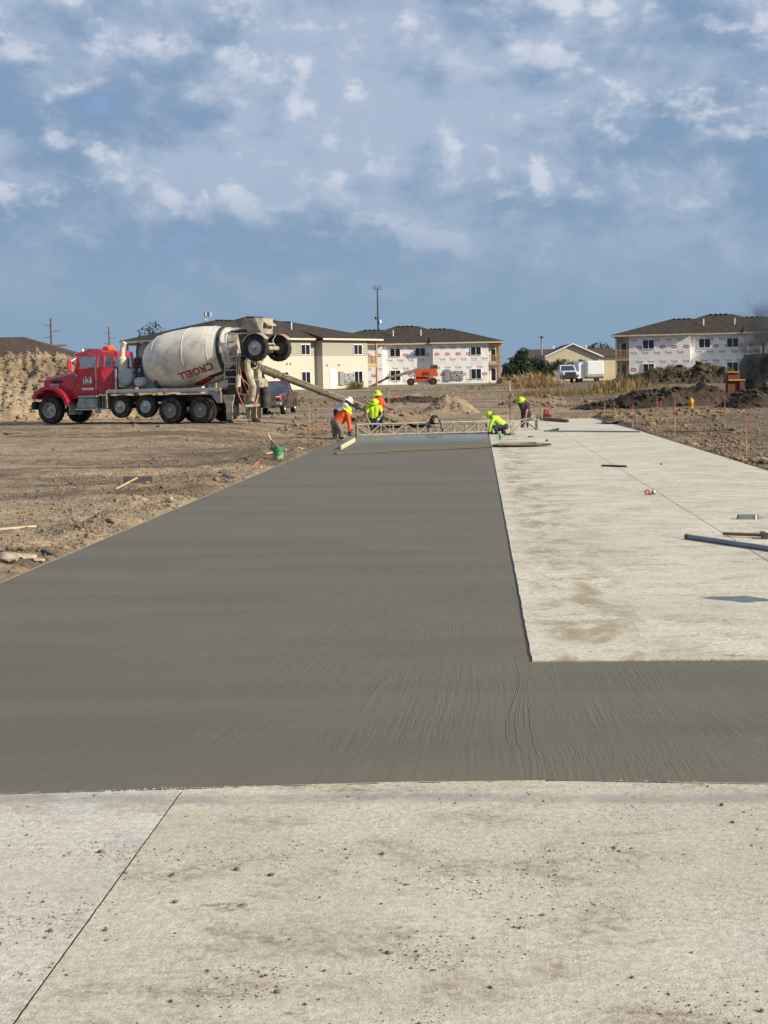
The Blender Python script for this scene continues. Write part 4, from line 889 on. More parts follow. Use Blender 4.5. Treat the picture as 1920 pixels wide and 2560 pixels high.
HOSE = mat('red_hose', (0.45, 0.17, 0.15), 0.6, var=0.15); INTERIOR = mat('cab_interior', (0.03, 0.03, 0.032), 0.8)
DECAL = mat('white_decal', (0.66, 0.62, 0.60), 0.5, var=0.06); DECRED = mat('red_decal', (0.33, 0.02, 0.03), 0.5, var=0.12); DECBLK = mat('black_decal', (0.025, 0.025, 0.028), 0.5)
def glass_mat():
    m = bpy.data.materials.new('tinted_glass'); m.use_nodes = True; T = NT(m.node_tree); T.n.clear()
    out = T.node('ShaderNodeOutputMaterial'); tr = T.node('ShaderNodeBsdfTransparent', inp={0: (0.62, 0.68, 0.64, 1)}); gl = T.node('ShaderNodeBsdfGlossy', inp={0: (0.9, 0.95, 1, 1), 'Roughness': 0.03})
    mx = T.node('ShaderNodeMixShader', inp={0: T.mapr(T.node('ShaderNodeLayerWeight', inp={0: 0.35}).outputs[1], 0.0, 1.0, 0.14, 0.7, False), 1: tr.outputs[0], 2: gl.outputs[0]}); T.l.new(mx.outputs[0], out.inputs[0])
    return m
TGLASS = glass_mat()
AX = Matrix.Rotation(R(-90), 4, 'X')                      # lathe axis Z -> +Y (towards a vehicle's left side)
def wheel(parent, x, y, z, r_, wd, rim, side=1, dual=False, lugs=10, hub='bright', tread=18):
    """road wheel: tyre with tread blocks; rim, hub and nuts as its own pieces"""
    ir = r_*0.56; prof = [(ir, -wd*0.42), (r_*0.80, -wd*0.50), (r_*0.95, -wd*0.46), (r_, -wd*0.32), (r_, wd*0.32), (r_*0.95, wd*0.46), (r_*0.80, wd*0.50), (ir, wd*0.42)]
    M = Matrix.Rotation(R(-90) if side > 0 else R(90), 4, 'X')
    t = MB(); t.lathe(prof, 36, M)
    if dual: t.lathe([(a, h-wd*1.12) for a, h in prof], 36, M)
    for k in range(tread*2):
        a = k*math.pi/tread; Mt = M @ Matrix.Rotation(a, 4, 'Z')
        t.box((r_*0.995, 0, (-1)**k*wd*0.2), (0.022, r_*0.10, wd*0.36), 0, Mt)
    w_ = t.build('wheel', TYRE, parent, loc=(x, y, z))
    d = -0.30 if hub == 'deep' else 0.06
    rm = MB().lathe([(ir*1.02, wd*0.42), (ir*0.93, wd*0.40), (ir*0.86, wd*(0.30 if d > 0 else 0.2)), (ir*0.80, wd*(0.22+d*0.6)), (ir*0.45, wd*(0.28+d*0.6)), (ir*0.44, wd*(0.34+d*0.6)), (0.0, wd*(0.40+d*0.6))], 28, M).build('rim', rim, w_)
    hb = MB().lathe([(ir*0.26, wd*(0.30+d*0.6)), (ir*0.25, wd*(0.62+d*0.6)), (ir*0.16, wd*(0.68+d*0.6)), (0, wd*(0.69+d*0.6))], 16, M).build('hub', ALUD if d < 0 else CHROME, w_)
    nm = MB().lathe([(0.020, 0), (0.020, 0.05), (0.010, 0.055), (0, 0.055)], 6, M).mesh('nut')
    for k in range(lugs):
        a = 2*math.pi*k/lugs; p = M @ Vector((ir*0.60*math.cos(a), ir*0.60*math.sin(a), wd*(0.24+d*0.6)))
        link('nut', nm, CHROME if d > 0 else ALUD, w_, loc=p)
    return w_

# ------------------------------------------------------------------ mixer truck (local: x forward, y to its left, z up; origin below the rear axle)
PSI = R(157); ex_ = Vector((math.cos(PSI), math.sin(PSI), 0)); ey_ = Vector((-math.sin(PSI), math.cos(PSI), 0))
TO = D(501, 1057, 60.3) - 1.2*ey_
mx = thing('mixer_truck', TO, 'red concrete mixer truck with dirty white drum and raised rear booster wheels', 'truck', rotz=PSI)
def to_local(Wp): v = Vector(Wp)-TO; return Vector((v.dot(ex_), v.dot(ey_), v.z))
def part(b, name, mt, parent=None, smooth=35): return b.build(name, mt, parent or mx, smooth)
# frame and running gear
part(MB().box((3.1, 0.42, 1.0), (9.6, 0.09, 0.28)).box((3.1, -0.42, 1.0), (9.6, 0.09, 0.28)).box((7.9, 0, 1.0), (0.1, 0.75, 0.22)).box((-1.6, 0, 1.0), (0.12, 0.75, 0.3)).box((2, 0, 1.0), (0.1, 0.75, 0.2)).box((5, 0, 1.0), (0.1, 0.75, 0.2)), 'frame', CHASSIS)
for x, z in ((7.36, 0.56), (3.84, 0.70), (2.6, 0.70), (1.42, 0.52), (0, 0.52)): part(MB().tube([(x, -1.0, z), (x, -.4, z), (x, 0, z), (x, .4, z), (x, 1.0, z)], [0.07, 0.09, 0.2 if x < 2 else 0.09, 0.09, 0.07], 10), 'axle', CHASSIS)
for s in (1, -1):
    wheel(mx, 7.36, s*1.02, 0.585, 0.58, 0.40, ALU, s, hub='deep', tread=20)
    for x in (3.84, 2.6): wheel(mx, x, s*1.05, 0.70, 0.47, 0.28, CHROME, s, lugs=8)
    for x in (1.42, 0.0): wheel(mx, x, s*1.08, 0.515, 0.525, 0.27, ALUD, s, dual=True, hub='deep', tread=22)
# hood, grille, bumper, fenders
hood = part(MB().hull([(6.15, s*0.80, 1.05) for s in (-1, 1)] + [(6.15, s*0.82, 1.75) for s in (-1, 1)] + [(6.15, s*0.70, 2.16) for s in (-1, 1)] + [(6.15, s*0.52, 2.27) for s in (-1, 1)] + [(7.92, s*0.60, 1.05) for s in (-1, 1)] + [(8.02, s*0.60, 1.5) for s in (-1, 1)] + [(8.02, s*0.56, 1.83) for s in (-1, 1)] + [(7.97, s*0.42, 1.97) for s in (-1, 1)]), 'hood', RED, smooth=25)
part(MB().box((8.04, 0, 1.42), (0.06, 0.98, 0.72), 0.02), 'grille', CHROME, hood)
gm = MB()
for i in range(9): gm.box((8.075, -0.42+i*0.105, 1.42), (0.03, 0.02, 0.62))
part(gm, 'grille_bars', CHASSIS, hood)
part(MB().box((7.28, 0.735, 1.80), (0.55, 0.06, 0.10), 0.02, Matrix.Rotation(0.0, 4, 'Z')), 'hood_vent', CHASSIS, hood)
def on_side(txt, size, x, y, z, mt, parent, tilt=0.0, yaw=0.0):
    me = text_mesh(txt, size, 0.004)
    return link('lettering', me, mt, parent, loc=(x, y, z), rot=(R(90), tilt, R(180)+yaw))
on_side('S799146', 0.15, 7.34, 0.775, 1.64, DECAL, hood, 0, -0.10)
part(MB().box((8.22, 0, 0.78), (0.22, 2.3, 0.34), 0.06), 'bumper', CHASSIS)
for s in (1, -1):
    cx, cz = 7.36, 0.60; arc = lambda r_, a0, a1, n: [(cx+r_*math.cos(R(a0+(a1-a0)*i/n)), cz+r_*math.sin(R(a0+(a1-a0)*i/n))) for i in range(n+1)]
    fd = MB().prism(arc(1.00, 30, 166, 22) + arc(0.93, 166, 30, 22), s*0.62, s*1.21); fd.prism(arc(0.995, 30, 166, 22) + arc(0.72, 166, 30, 22), s*0.62, s*0.66)
    fd.prism(arc(1.005, 30, 168, 22) + arc(0.86, 168, 30, 22), s*1.19, s*1.235)
    f_ = part(fd, 'fender', RED, smooth=30)
    part(MB().box((6.38, s*0.98, 0.80), (0.06, 0.44, 0.10)).box((6.34, s*0.98, 0.58), (0.03, 0.44, 0.40)), 'mud_flap', ALU, f_)
    part(MB().box((7.98, s*0.88, 1.40), (0.16, 0.34, 0.20), 0.05), 'headlight', WHITELENS, f_)
# cab: lower body, roof and pillars with open windows between
cab = part(MB().hull([(6.18, s*0.98, 1.22) for s in (-1, 1)] + [(6.18, s*0.98, 2.22) for s in (-1, 1)] + [(4.80, s*1.0, 1.22) for s in (-1, 1)] + [(4.80, s*1.0, 2.36) for s in (-1, 1)] + [(4.33, s*0.80, 1.25) for s in (-1, 1)] + [(4.33, s*0.80, 2.36) for s in (-1, 1)] + [(6.02, s*0.99, 2.32) for s in (-1, 1)]), 'cab', RED, smooth=20)
roof = part(MB().hull([(6.16, s*0.86, 2.86) for s in (-1, 1)] + [(6.04, s*0.90, 2.82) for s in (-1, 1)] + [(4.78, s*0.95, 2.80) for s in (-1, 1)] + [(4.32, s*0.74, 2.80) for s in (-1, 1)] + [(5.85, s*0.78, 3.04) for s in (-1, 1)] + [(5.0, s*0.84, 3.09) for s in (-1, 1)] + [(4.36, s*0.68, 3.02) for s in (-1, 1)] + [(6.02, s*0.84, 2.98) for s in (-1, 1)] + [(4.33, s*0.74, 2.95) for s in (-1, 1)] + [(4.78, s*0.92, 3.0) for s in (-1, 1)]), 'roof', RED, cab, smooth=25)
part(MB().hull([(6.30, s*0.84, 2.86) for s in (-1, 1)] + [(6.02, s*0.9, 2.92) for s in (-1, 1)] + [(6.02, s*0.9, 2.96) for s in (-1, 1)] + [(6.30, s*0.84, 2.89) for s in (-1, 1)]), 'sun_visor', RED, roof)
pl = MB()
for s in (-1, 1):
    for (a, b, w1) in (((6.14, .95, 2.20), (6.02, .89, 2.86), .09), ((5.02, 1.0, 2.33), (4.98, .94, 2.84), .13), ((4.72, .985, 2.33), (4.72, .925, 2.84), .12), ((4.36, .79, 2.33), (4.36, .72, 2.84), .09)):
        pl.bar((a[0], s*a[1]*0.985, a[2]), (b[0], s*b[1]*0.985, b[2]), w1, 0.10, 0.015)
    pl.bar((4.36, s*0.08, 2.33), (4.36, s*0.08, 2.84), 0.10, 0.06)
part(pl, 'pillars', RED, cab)
for s in (-1, 1):
    part(MB().hull([(6.02, s*.975, 2.30), (5.08, s*.985, 2.33), (5.06, s*.935, 2.83), (5.97, s*.90, 2.83), (6.02, s*.970, 2.30), (5.08, s*.98, 2.33), (5.06, s*.93, 2.83), (5.97, s*.895, 2.83)]), 'side_window', TGLASS, cab)
    part(MB().hull([(4.96, s*.985, 2.34), (4.78, s*.98, 2.34), (4.78, s*.925, 2.82), (4.96, s*.93, 2.82), (4.96, s*.98, 2.34), (4.78, s*.975, 2.34), (4.78, s*.92, 2.82), (4.96, s*.925, 2.82)]), 'quarter_window', TGLASS, cab)
    part(MB().hull([(4.66, s*.955, 2.34), (4.40, s*.83, 2.34), (4.40, s*.76, 2.82), (4.66, s*.895, 2.82), (4.655, s*.95, 2.34), (4.395, s*.825, 2.34), (4.395, s*.755, 2.82), (4.655, s*.89, 2.82)]), 'corner_window', TGLASS, cab)
part(MB().hull([(6.13, s*0.88, 2.26) for s in (-1, 1)] + [(6.03, s*0.84, 2.86) for s in (-1, 1)] + [(6.12, s*0.88, 2.26) for s in (-1, 1)] + [(6.02, s*0.84, 2.86) for s in (-1, 1)]), 'windscreen', TGLASS, cab)
part(MB().box((4.345, 0, 2.58), (0.02, 1.35, 0.46)), 'rear_window', TGLASS, cab)
part(MB().box((4.95, 0.45, 2.36), (0.25, 0.5, 0.5), 0.08).box((4.95, -0.45, 2.36), (0.25, 0.5, 0.5), 0.08).box((5.75, 0, 2.31), (0.45, 1.6, 0.14), 0.05), 'seats', INTERIOR, cab)
part(MB().lathe([(0.20, -0.015), (0.225, 0), (0.20, 0.015), (0.175, 0)], 20, Matrix.Translation((5.55, 0.45, 2.45)) @ Matrix.Rotation(R(-55), 4, 'Y'), close=True), 'steering_wheel', CHASSIS, cab)
dr = part(MB().box((5.50, 0.998, 1.80), (0.94, 0.03, 1.05), 0.012), 'door', RED, cab)
part(MB().box((5.10, 1.03, 1.72), (0.10, 0.035, 0.20), 0.01), 'handle', CHASSIS, dr)
part(MB().box((5.50, 1.018, 1.46), (0.58, 0.012, 0.09), 0.004), 'name_plate', DECAL, dr)
part(MB().prism([(5.32, 1.66), (5.70, 1.66), (5.715, 1.80), (5.68, 1.98), (5.60, 1.98), (5.56, 1.88), (5.46, 1.88), (5.42, 1.98), (5.34, 1.98), (5.305, 1.80)], 1.014, 1.022), 'door_emblem', DECAL, dr)
part(MB().prism([(5.62, 1.98), (5.68, 1.98), (5.63, 1.80), (5.58, 1.80)], 1.023, 1.027).prism([(5.40, 1.98), (5.34, 1.98), (5.39, 1.80), (5.44, 1.80)], 1.023, 1.027), 'emblem_bars', DECBLK, dr)
part(MB().prism([(5.36, 1.69), (5.66, 1.69), (5.66, 1.73), (5.36, 1.73)], 1.023, 1.027), 'emblem_text', DECBLK, dr)
part(MB().box((5.98, 1.005, 1.60), (0.08, 0.02, 0.10)), 'fuel_sticker', AMBER, cab)
part(MB().tube([(5.36, 1.06, 2.90), (5.20, 1.10, 2.92), (5.04, 1.10, 2.86), (5.02, 1.10, 2.4), (5.02, 1.10, 1.44), (5.02, 1.02, 1.42)], 0.022, 8), 'grab_rail', CHROME, cab)
for s in (1, -1):
    mr = part(MB().tube([(6.05, s*1.0, 2.0), (6.18, s*1.22, 2.28), (6.18, s*1.22, 2.62)], 0.02, 8).tube([(6.05, s*1.0, 2.75), (6.18, s*1.22, 2.62)], 0.02, 8), 'mirror_arm', CHROME, cab)
    part(MB().box((6.22, s*1.25, 2.44), (0.13, 0.22, 0.52), 0.05), 'mirror', RED, mr)
part(MB().box((5.05, 0.0, 3.17), (0.34, 0.50, 0.20), 0.05), 'beacon', AMBER, roof)
for y in (0.66, -0.66): part(MB().lathe([(0.05, 0), (0.06, .05), (0.06, 0.12), (0, 0.14)], 12, Matrix.Translation((5.93, y, 3.02))), 'marker_light', WHITELENS, roof)
part(MB().tube([(5.95, 0.45, 3.12), (5.35, 0.40, 3.13)], [0.07, 0.025], 10).tube([(5.85, -0.2, 3.12), (5.35, -0.2, 3.13)], [0.06, 0.025], 10), 'air_horns', CHROME, roof)
part(MB().box((5.40, 1.08, 0.86), (0.95, 0.30, 0.42), 0.04).box((5.40, 1.10, 1.13), (0.95, 0.26, 0.10), 0.02), 'step_box', ALUD)
part(MB().box((5.45, 1.12, 0.60), (1.05, 0.34, 0.06), 0.01).box((5.9, 1.05, .75), (0.04, 0.3, .3)).box((4.95, 1.05, .75), (0.04, 0.3, .3)), 'step', ALU)
part(MB().tube([(4.75, 1.05, 0.62), (4.75, 1.05, 1.2)], 0.03).tube([(4.62, 1.05, 0.62), (4.62, 1.05, 1.2)], 0.03).box((4.68, 1.05, .62), (.5, .2, .05)), 'bracket', ALUD)
part(MB().lathe([(0, -1.0), (0.26, -0.98), (0.28, -.9), (0.28, .9), (0.26, .98), (0, 1.0)], 20, Matrix.Translation((5.4, -0.85, 0.86)) @ Matrix.Rotation(R(90), 4, 'Y')), 'fuel_tank', ALU)
# stacks, tanks and plumbing behind the cab
for y, mt in ((0.62, STACKM), (-0.62, CHASSIS)):
    st_ = part(MB().lathe([(0.0, 1.5), (0.20, 1.5), (0.20, 2.70), (0.12, 2.78), (0, 2.78)], 18, Matrix.Translation((3.98, y, 0))), 'muffler', mt)
    part(MB().tube([(3.98, y, 2.70), (3.98, y, 3.05), (3.95, y, 3.2), (3.84, y, 3.36)], 0.105, 12), 'exhaust_pipe', mt, st_)
tk = part(MB().lathe([(0, -1.02), (0.25, -1.0), (0.345, -.92), (0.36, -.8), (0.36, .8), (0.345, .92), (0.25, 1.0), (0, 1.02)], 26, Matrix.Translation((3.72, 0, 1.92)) @ AX), 'water_tank', TANK)
for y in (-.55, .55): part(MB().lathe([(0.366, -.03), (0.372, 0), (0.366, .03)], 26, Matrix.Translation((3.72, y, 1.92)) @ AX), 'tank_strap', CHASSIS, tk)
part(MB().box((4.08, 1.03, 1.84), (0.09, 0.06, 0.86), 0.01), 'sight_gauge', ALU, tk)
part(MB().box((3.72, 0.6, 1.48), (0.5, 0.12, 0.30)).box((3.72, -0.6, 1.48), (0.5, 0.12, 0.30)), 'tank_cradle', ALUD, tk)
part(MB().lathe([(0, -.5), (0.17, -.48), (0.20, -.4), (0.20, .4), (0.17, .48), (0, .5)], 20, Matrix.Translation((2.98, 0.62, 1.70)) @ AX), 'air_tank', TANK)
part(MB().prism([(3.0, 1.35), (2.3, 1.35), (2.55, 1.85), (2.8, 1.85)], 0.55, 0.62).prism([(3.3, 1.35), (2.7, 1.35), (2.85, 2.3), (3.15, 2.3)], -0.5, -0.4).prism([(3.3, 1.35), (2.7, 1.35), (2.85, 2.3), (3.15, 2.3)], 0.32, 0.42), 'drum_pedestal', ALUD)
part(MB().lathe([(0, 0), (0.16, 0), (0.20, .1), (0.24, .3), (0.20, .36), (0, .36)], 16, Matrix.Translation((3.45, 0, 2.32)) @ Matrix.Rotation(R(-83), 4, 'Y')), 'gearbox', CRUST)
pm = MB(); rg = random.Random(2)
for i in range(9):
    a = Vector((3.35+rg.uniform(-.25, .3), rg.uniform(-.1, .8), 1.5+rg.uniform(0, .4))); c = Vector((3.2+rg.uniform(-.3, .2), rg.uniform(0, .6), 2.2+rg.uniform(0, .5)))
    pm.tube([a, (a+c)/2+Vector((rg.uniform(-.15, .15), .1, .2)), c], 0.022, 6)
part(pm, 'hydraulic_hoses', CHASSIS)
part(MB().box((2.28, 0.80, 1.62), (0.14, 0.10, 0.28), 0.02), 'control_box', CHASSIS)
# deck
dk = part(MB().box((1.72, 1.16, 1.335), (5.4, 0.12, 0.15), 0.02).box((1.72, -1.16, 1.335), (5.4, 0.12, 0.15), 0.02).box((1.72, 0.84, 1.385), (5.4, 0.54, 0.03)).box((1.72, -0.84, 1.385), (5.4, 0.54, 0.03)), 'fender_deck', ALU)
for s in (1, -1): part(MB().box((4.44, s*1.10, 1.0), (0.05, 0.30, 0.72), 0.01), 'deck_skirt', ALUD, dk)
part(MB().prism([(-0.98, 1.25), (-0.20, 1.25), (-0.55, 1.12), (-0.80, 0.80), (-0.98, 0.80)], 1.10, 1.21), 'tail_panel', ALUD, dk)
part(MB().box((-0.90, 1.225, 1.22), (0.10, 0.03, 0.14), 0.02), 'tail_light', REDLENS, dk)
for s in (1, -1): part(MB().prism([(-0.95, 1.12), (-1.5, 1.12), (-1.5, 1.0), (-1.42, 0.7), (-1.40, 0.12), (-1.14, 0.10), (-1.12, 0.75), (-0.98, 0.9)], s*1.0, s*1.06), 'mud_flap', CRUST)
# drum
DTILT = R(7.0); dax = Matrix.Translation((3.12, 0, 2.40)) @ Matrix.Rotation(R(-90)+DTILT, 4, 'Y')
prof = [(0.0, -0.02), (0.40, 0.0), (0.62, 0.10), (0.86, 0.30), (1.02, 0.55), (1.135, 0.85), (1.19, 1.10), (1.215, 1.40), (1.225, 1.75), (1.225, 2.35), (1.215, 2.65), (1.185, 3.05), (1.125, 3.45), (1.03, 3.90), (0.88, 4.40), (0.78, 4.72), (0.60, 4.74), (0.58, 4.3), (0.9, 3.4)]
drum = MB().lathe(prof, 72, dax).build('drum', DRUMW, mx, smooth=40)
for h, r_ in ((0.86, 1.142), (2.36, 1.232), (3.46, 1.128)): part(MB().lathe([(r_-0.006, h-0.018), (r_+0.004, h-0.010), (r_+0.004, h+0.010), (r_-0.006, h+0.018)], 72, dax), 'drum_seam', DRUMW, drum)
part(MB().lathe([(1.035, 3.86), (1.07, 3.88), (1.07, 4.02), (1.01, 4.05)], 48, dax), 'roller_ring', CHASSIS, drum)
part(MB().lathe([(0.88, 4.36), (0.92, 4.38), (0.85, 4.70), (0.74, 4.74), (0.6, 4.75)], 48, dax), 'drum_mouth', CRUST, drum)
pr_, ph_ = [p[1] for p in prof[:16]], [p[0] for p in prof[:16]]
def wrap_on_drum(V2, F2, s0, a0, name, mt, up_sign=1, subdiv=0, off=0.012):
    """flat outline (x along the drum, y round it) laid on the drum's skin"""
    V = []
    for p in V2:
        s_ = s0 + p[0]; r_ = float(np.interp(s_, pr_, ph_)) + off; a = a0 + p[1]/r_; q = dax @ Vector((r_*math.cos(a), r_*math.sin(a), s_)); V.append(q[:])
    me = bpy.data.meshes.new(name); me.from_pydata(V, [], F2); me.update(); o = link(name, me, mt, drum); return o
# lettering: upside down because the drum has turned; the side facing left (+y) is angle 90 deg in drum space
tm = text_mesh('CROELL', 0.46, 0.010, 3); bmx = bmesh.new(); bmx.from_mesh(tm); bmesh.ops.triangulate(bmx, faces=bmx.faces); 
for _ in range(2): bmesh.ops.subdivide_edges(bmx, edges=[e for e in bmx.edges if e.calc_length() > 0.12], cuts=1, use_grid_fill=False); bmesh.ops.triangulate(bmx, faces=bmx.faces)
bmx.verts.index_update(); V2 = [(v.co.x, v.co.y) for v in bmx.verts]; F2 = [[v.index for v in f.verts] for f in bmx.faces]; bmx.free()
# find drum direction of 'up' on the +y side: test which way angle raises z
z_a = (dax @ Vector((math.cos(R(90)), math.sin(R(90)), 2))).z; z_b = (dax @ Vector((math.cos(R(100)), math.sin(R(100)), 2))).z; updir = 1 if z_b > z_a else -1
lean = 0.13
V3 = [(-(x*math.cos(lean)-y*math.sin(lean)) * -1, -(x*math.sin(lean)+y*math.cos(lean))*updir) for x, y in V2]
# along the drum s grows to the rear (image right); upside-down text reads right to left
V3 = [(-(x), -(y)*updir) for x, y in V2]; V3 = [(x, y + updir*lean*x) for x, y in V3]
def patch(poly, n=14):
    xs = [p[0] for p in poly]; b = bmesh.new(); f = b.faces.new([b.verts.new((p[0], p[1], 0)) for p in poly]); bmesh.ops.triangulate(b, faces=b.faces)
    for _ in range(3): bmesh.ops.subdivide_edges(b, edges=[e for e in b.edges if e.calc_length() > 0.15], cuts=1); bmesh.ops.triangulate(b, faces=b.faces)
    b.verts.index_update(); r_ = [(v.co.x, v.co.y) for v in b.verts], [[v.index for v in f.verts] for f in b.faces]; b.free(); return r_
A0 = R(90) - updir*R(33)
wrap_on_drum(V3, F2, 2.78, A0, 'drum_lettering', DECRED)
def stripe(poly, name, mt, off=0.010):
    v, f = patch([(x, y*updir) for x, y in poly]); wrap_on_drum(v, f, 2.78, A0, name, mt, off=off)
stripe([(-0.35, -0.62), (0.55, -0.36), (0.62, -0.56), (-0.05, -0.90), (-0.40, -0.90)], 'red_swoosh', DECRED)
stripe([(0.40, -0.36), (1.10, -0.30), (1.02, -0.46), (0.52, -0.52)], 'black_swoosh', DECBLK, 0.013)
# rear: pedestal, ladder, hopper, chutes
part(MB().box((-1.2, 0.0, 1.25), (0.9, 1.5, 0.35), 0.03).box((-1.15, 0.55, 1.9), (0.30, 0.16, 1.3)).box((-1.15, -0.55, 1.9), (0.30, 0.16, 1.3)).box((-1.0, 0, 2.05), (0.2, 1.2, 0.2)).box((-1.3, 0.7, 0.95), (1.0, 0.12, 0.42)), 'rear_pedestal', CHASSIS)
part(MB().prism([(-0.95, 2.5), (-1.0, 3.65), (-1.9, 3.75), (-2.0, 2.9), (-1.6, 2.5)], 0.52, 0.58).prism([(-0.95, 2.5), (-1.0, 3.65), (-1.9, 3.75), (-2.0, 2.9), (-1.6, 2.5)], -0.58, -0.52).box((-1.5, 0, 2.6), (0.9, 1.0, 0.08)), 'mouth_guard', CHASSIS)
ld = MB()
for x0, x1 in ((-1.02, -1.12), (-1.58, -1.66)): ld.tube([(x0, 0.95, 1.34), (x1, 0.95, 3.56)], 0.024, 8)
ld.tube([(-1.12, 0.95, 3.56), (-1.66, 0.95, 3.56), (-2.05, 0.85, 3.56)], 0.024, 8)
ladder = part(ld, 'ladder', ALU)
for z in (1.55, 1.83, 2.11, 2.39, 2.66): part(MB().box((-1.33, 0.95, z), (0.56, 0.07, 0.035)), 'rung', ALU, ladder)
part(MB().box((-1.45, 0.72, 2.66), (0.75, 0.5, 0.04)), 'platform', ALUD, ladder)
part(MB().bar((-1.62, 0.98, 1.30), (-1.74, 0.92, 2.7), 0.10, 0.06), 'ladder_stay', CRUST, ladder)
hp = MB(); hp.hull([(-1.55, -.55, 3.62), (-1.55, .55, 3.62), (-2.52, -.5, 3.55), (-2.52, .5, 3.55), (-1.75, -.62, 3.98), (-1.75, .62, 3.98), (-2.30, -.60, 4.20), (-2.30, .60, 4.20), (-2.58, -.45, 4.16), (-2.58, .45, 4.16)])
hopper = part(hp, 'charge_hopper', CRUST, smooth=20)
part(MB().hull([(-2.40, -.35, 4.12), (-2.40, .35, 4.12), (-2.75, -.40, 3.92), (-2.75, .40, 3.92), (-2.42, -.35, 4.06), (-2.42, .35, 4.06), (-2.75, -.40, 3.86), (-2.75, .40, 3.86)]), 'hopper_flap', CRUST, hopper)
part(MB().hull([(-1.75, -.5, 3.2), (-1.75, .5, 3.2), (-2.3, -.5, 3.3), (-2.3, .5, 3.3), (-1.85, -.28, 2.4), (-1.85, .28, 2.4), (-2.2, -.25, 2.4), (-2.2, .25, 2.4)]), 'collector', CRUST)
part(MB().box((-2.05, 0, 1.55), (0.6, 0.7, 0.35), 0.05).box((-2.05, 0, 1.9), (0.25, 0.3, 0.5), 0.03), 'chute_pivot', CRUST)
part(MB().lathe([(0.0, 0.55), (0.22, 0.55), (0.22, 1.4), (0, 1.4)], 14, Matrix.Translation((-2.25, -0.25, 0))), 'lift_cylinder', CHASSIS)
# booster axle folded up over the tail
for s in (1, -1):
    part(MB().tube([(-2.02, s*0.5, 0.85), (-2.10, s*0.5, 1.4), (-1.86, s*0.5, 2.05), (-1.84, s*0.5, 2.45), (-2.05, s*0.5, 2.78), (-2.45, s*0.52, 2.92)], [0.13, 0.14, 0.15, 0.14, 0.13, 0.12], 10), 'booster_arm', CRUST)
    wb = wheel(mx, -2.54, s*1.0, 2.97, 0.53, 0.30, CHROME if s > 0 else ALUD, s, lugs=8)
    ar = [(-2.54+0.60*math.cos(R(a)), 2.97+0.60*math.sin(R(a))) for a in range(25, 146, 10)] + [(-2.54+0.56*math.cos(R(a)), 2.97+0.56*math.sin(R(a))) for a in range(145, 24, -10)]
    part(MB().prism(ar, s*0.84, s*1.18), 'booster_fender', CRUST, smooth=30)
    part(MB().tube([(-2.54, s*0.75, 2.97), (-2.40, s*0.72, 3.3), (-2.54, s*0.80, 3.55)], 0.025, 6), 'fender_stay', ALU)
part(MB().tube([(-2.54, -.92, 2.97), (-2.54, .92, 2.97)], 0.095, 12).tube([(-2.42, -.8, 3.15), (-2.42, .8, 3.15)], 0.045, 8), 'booster_axle', CRUST)
part(MB().box((-2.05, 0.2, 0.66), (0.10, 1.9, 0.10), 0.02).box((-1.8, 0.5, 0.85), (0.5, 0.12, 0.3), .02), 'rear_step', CRUST)
for y in (-0.85, 0.15): part(MB().prism([(-1.55, 0.68), (-1.80, 0.68), (-1.74, 0.15), (-1.66, 0.06), (-1.58, 0.2)], y, y+0.05), 'rear_flap', CRUST)
hs = [[(-1.55, .8, 2.6), (-1.70, .85, 1.9), (-2.0, .7, 1.45), (-1.9, .75, 1.1), (-1.55, .8, 1.2), (-1.45, .8, 1.5)], [(-1.6, .8, 2.5), (-1.75, .75, 1.7), (-2.0, .6, 1.0), (-2.2, .5, .7), (-2.0, .6, .6)], [(-1.5, .82, 1.45), (-1.65, .85, 1.0), (-1.85, .8, .68), (-2.2, .6, .75), (-2.25, .4, 1.1)]]
def smoothpath(P, n=6):
    P = [Vector(p) for p in P]; out = []
    for k in range(len(P)-1):
        a, b, c, d = P[max(k-1, 0)], P[k], P[k+1], P[min(k+2, len(P)-1)]
        for i in range(n):
            f = i/n; out.append(0.5*((2*b)+(c-a)*f+(2*a-5*b+4*c-d)*f*f+(3*b-a-3*c+d)*f**3))
    return out+[P[-1]]
for h in hs: part(MB().tube(smoothpath(h), 0.018, 6), 'air_hose', HOSE)
# discharge chute: folding sections laid end to end, from the pivot to the pour
def trough(a, b, r_, wall=0.03, n=12, lip=0.05):
    """half-round chute section between two points"""
    a, b = Vector(a), Vector(b); d = (b-a).normalized(); side = d.cross(Vector((0, 0, 1))).normalized(); up_ = side.cross(d)
    m_ = MB(); outr, inr = [], []
    ang = [math.pi*1.02+(math.pi*0.96)*i/n for i in range(n+1)]
    for p in (a, b):
        outr.append([m_.b.verts.new(p+side*math.cos(t)*r_+up_*(math.sin(t)*r_)) for t in ang]); inr.append([m_.b.verts.new(p+side*math.cos(t)*(r_-wall)+up_*(math.sin(t)*(r_-wall))) for t in ang])
    for i in range(n):
        m_.b.faces.new((outr[0][i], outr[0][i+1], outr[1][i+1], outr[1][i])); m_.b.faces.new((inr[0][i], inr[1][i], inr[1][i+1], inr[0][i+1]))
        for k in (0, 1): m_.b.faces.new((outr[k][i], outr[k][i+1], inr[k][i+1], inr[k][i]))
    for i in (0, n): m_.b.faces.new((outr[0][i], outr[1][i], inr[1][i], inr[0][i]))
    for sgn in (-1, 1): m_.bar(a+side*sgn*r_, b+side*sgn*r_, 0.05, 0.05)
    for p in (a+d*0.03, b-d*0.03): m_.tube([p+side*math.cos(t)*(r_+0.012)+up_*math.sin(t)*(r_+0.012) for t in ang], 0.02, 5)
    return m_
c0 = Vector((-1.98, 0, 2.34)); c3 = to_local(D(986, 1042, 65.0)); dch = c3-c0
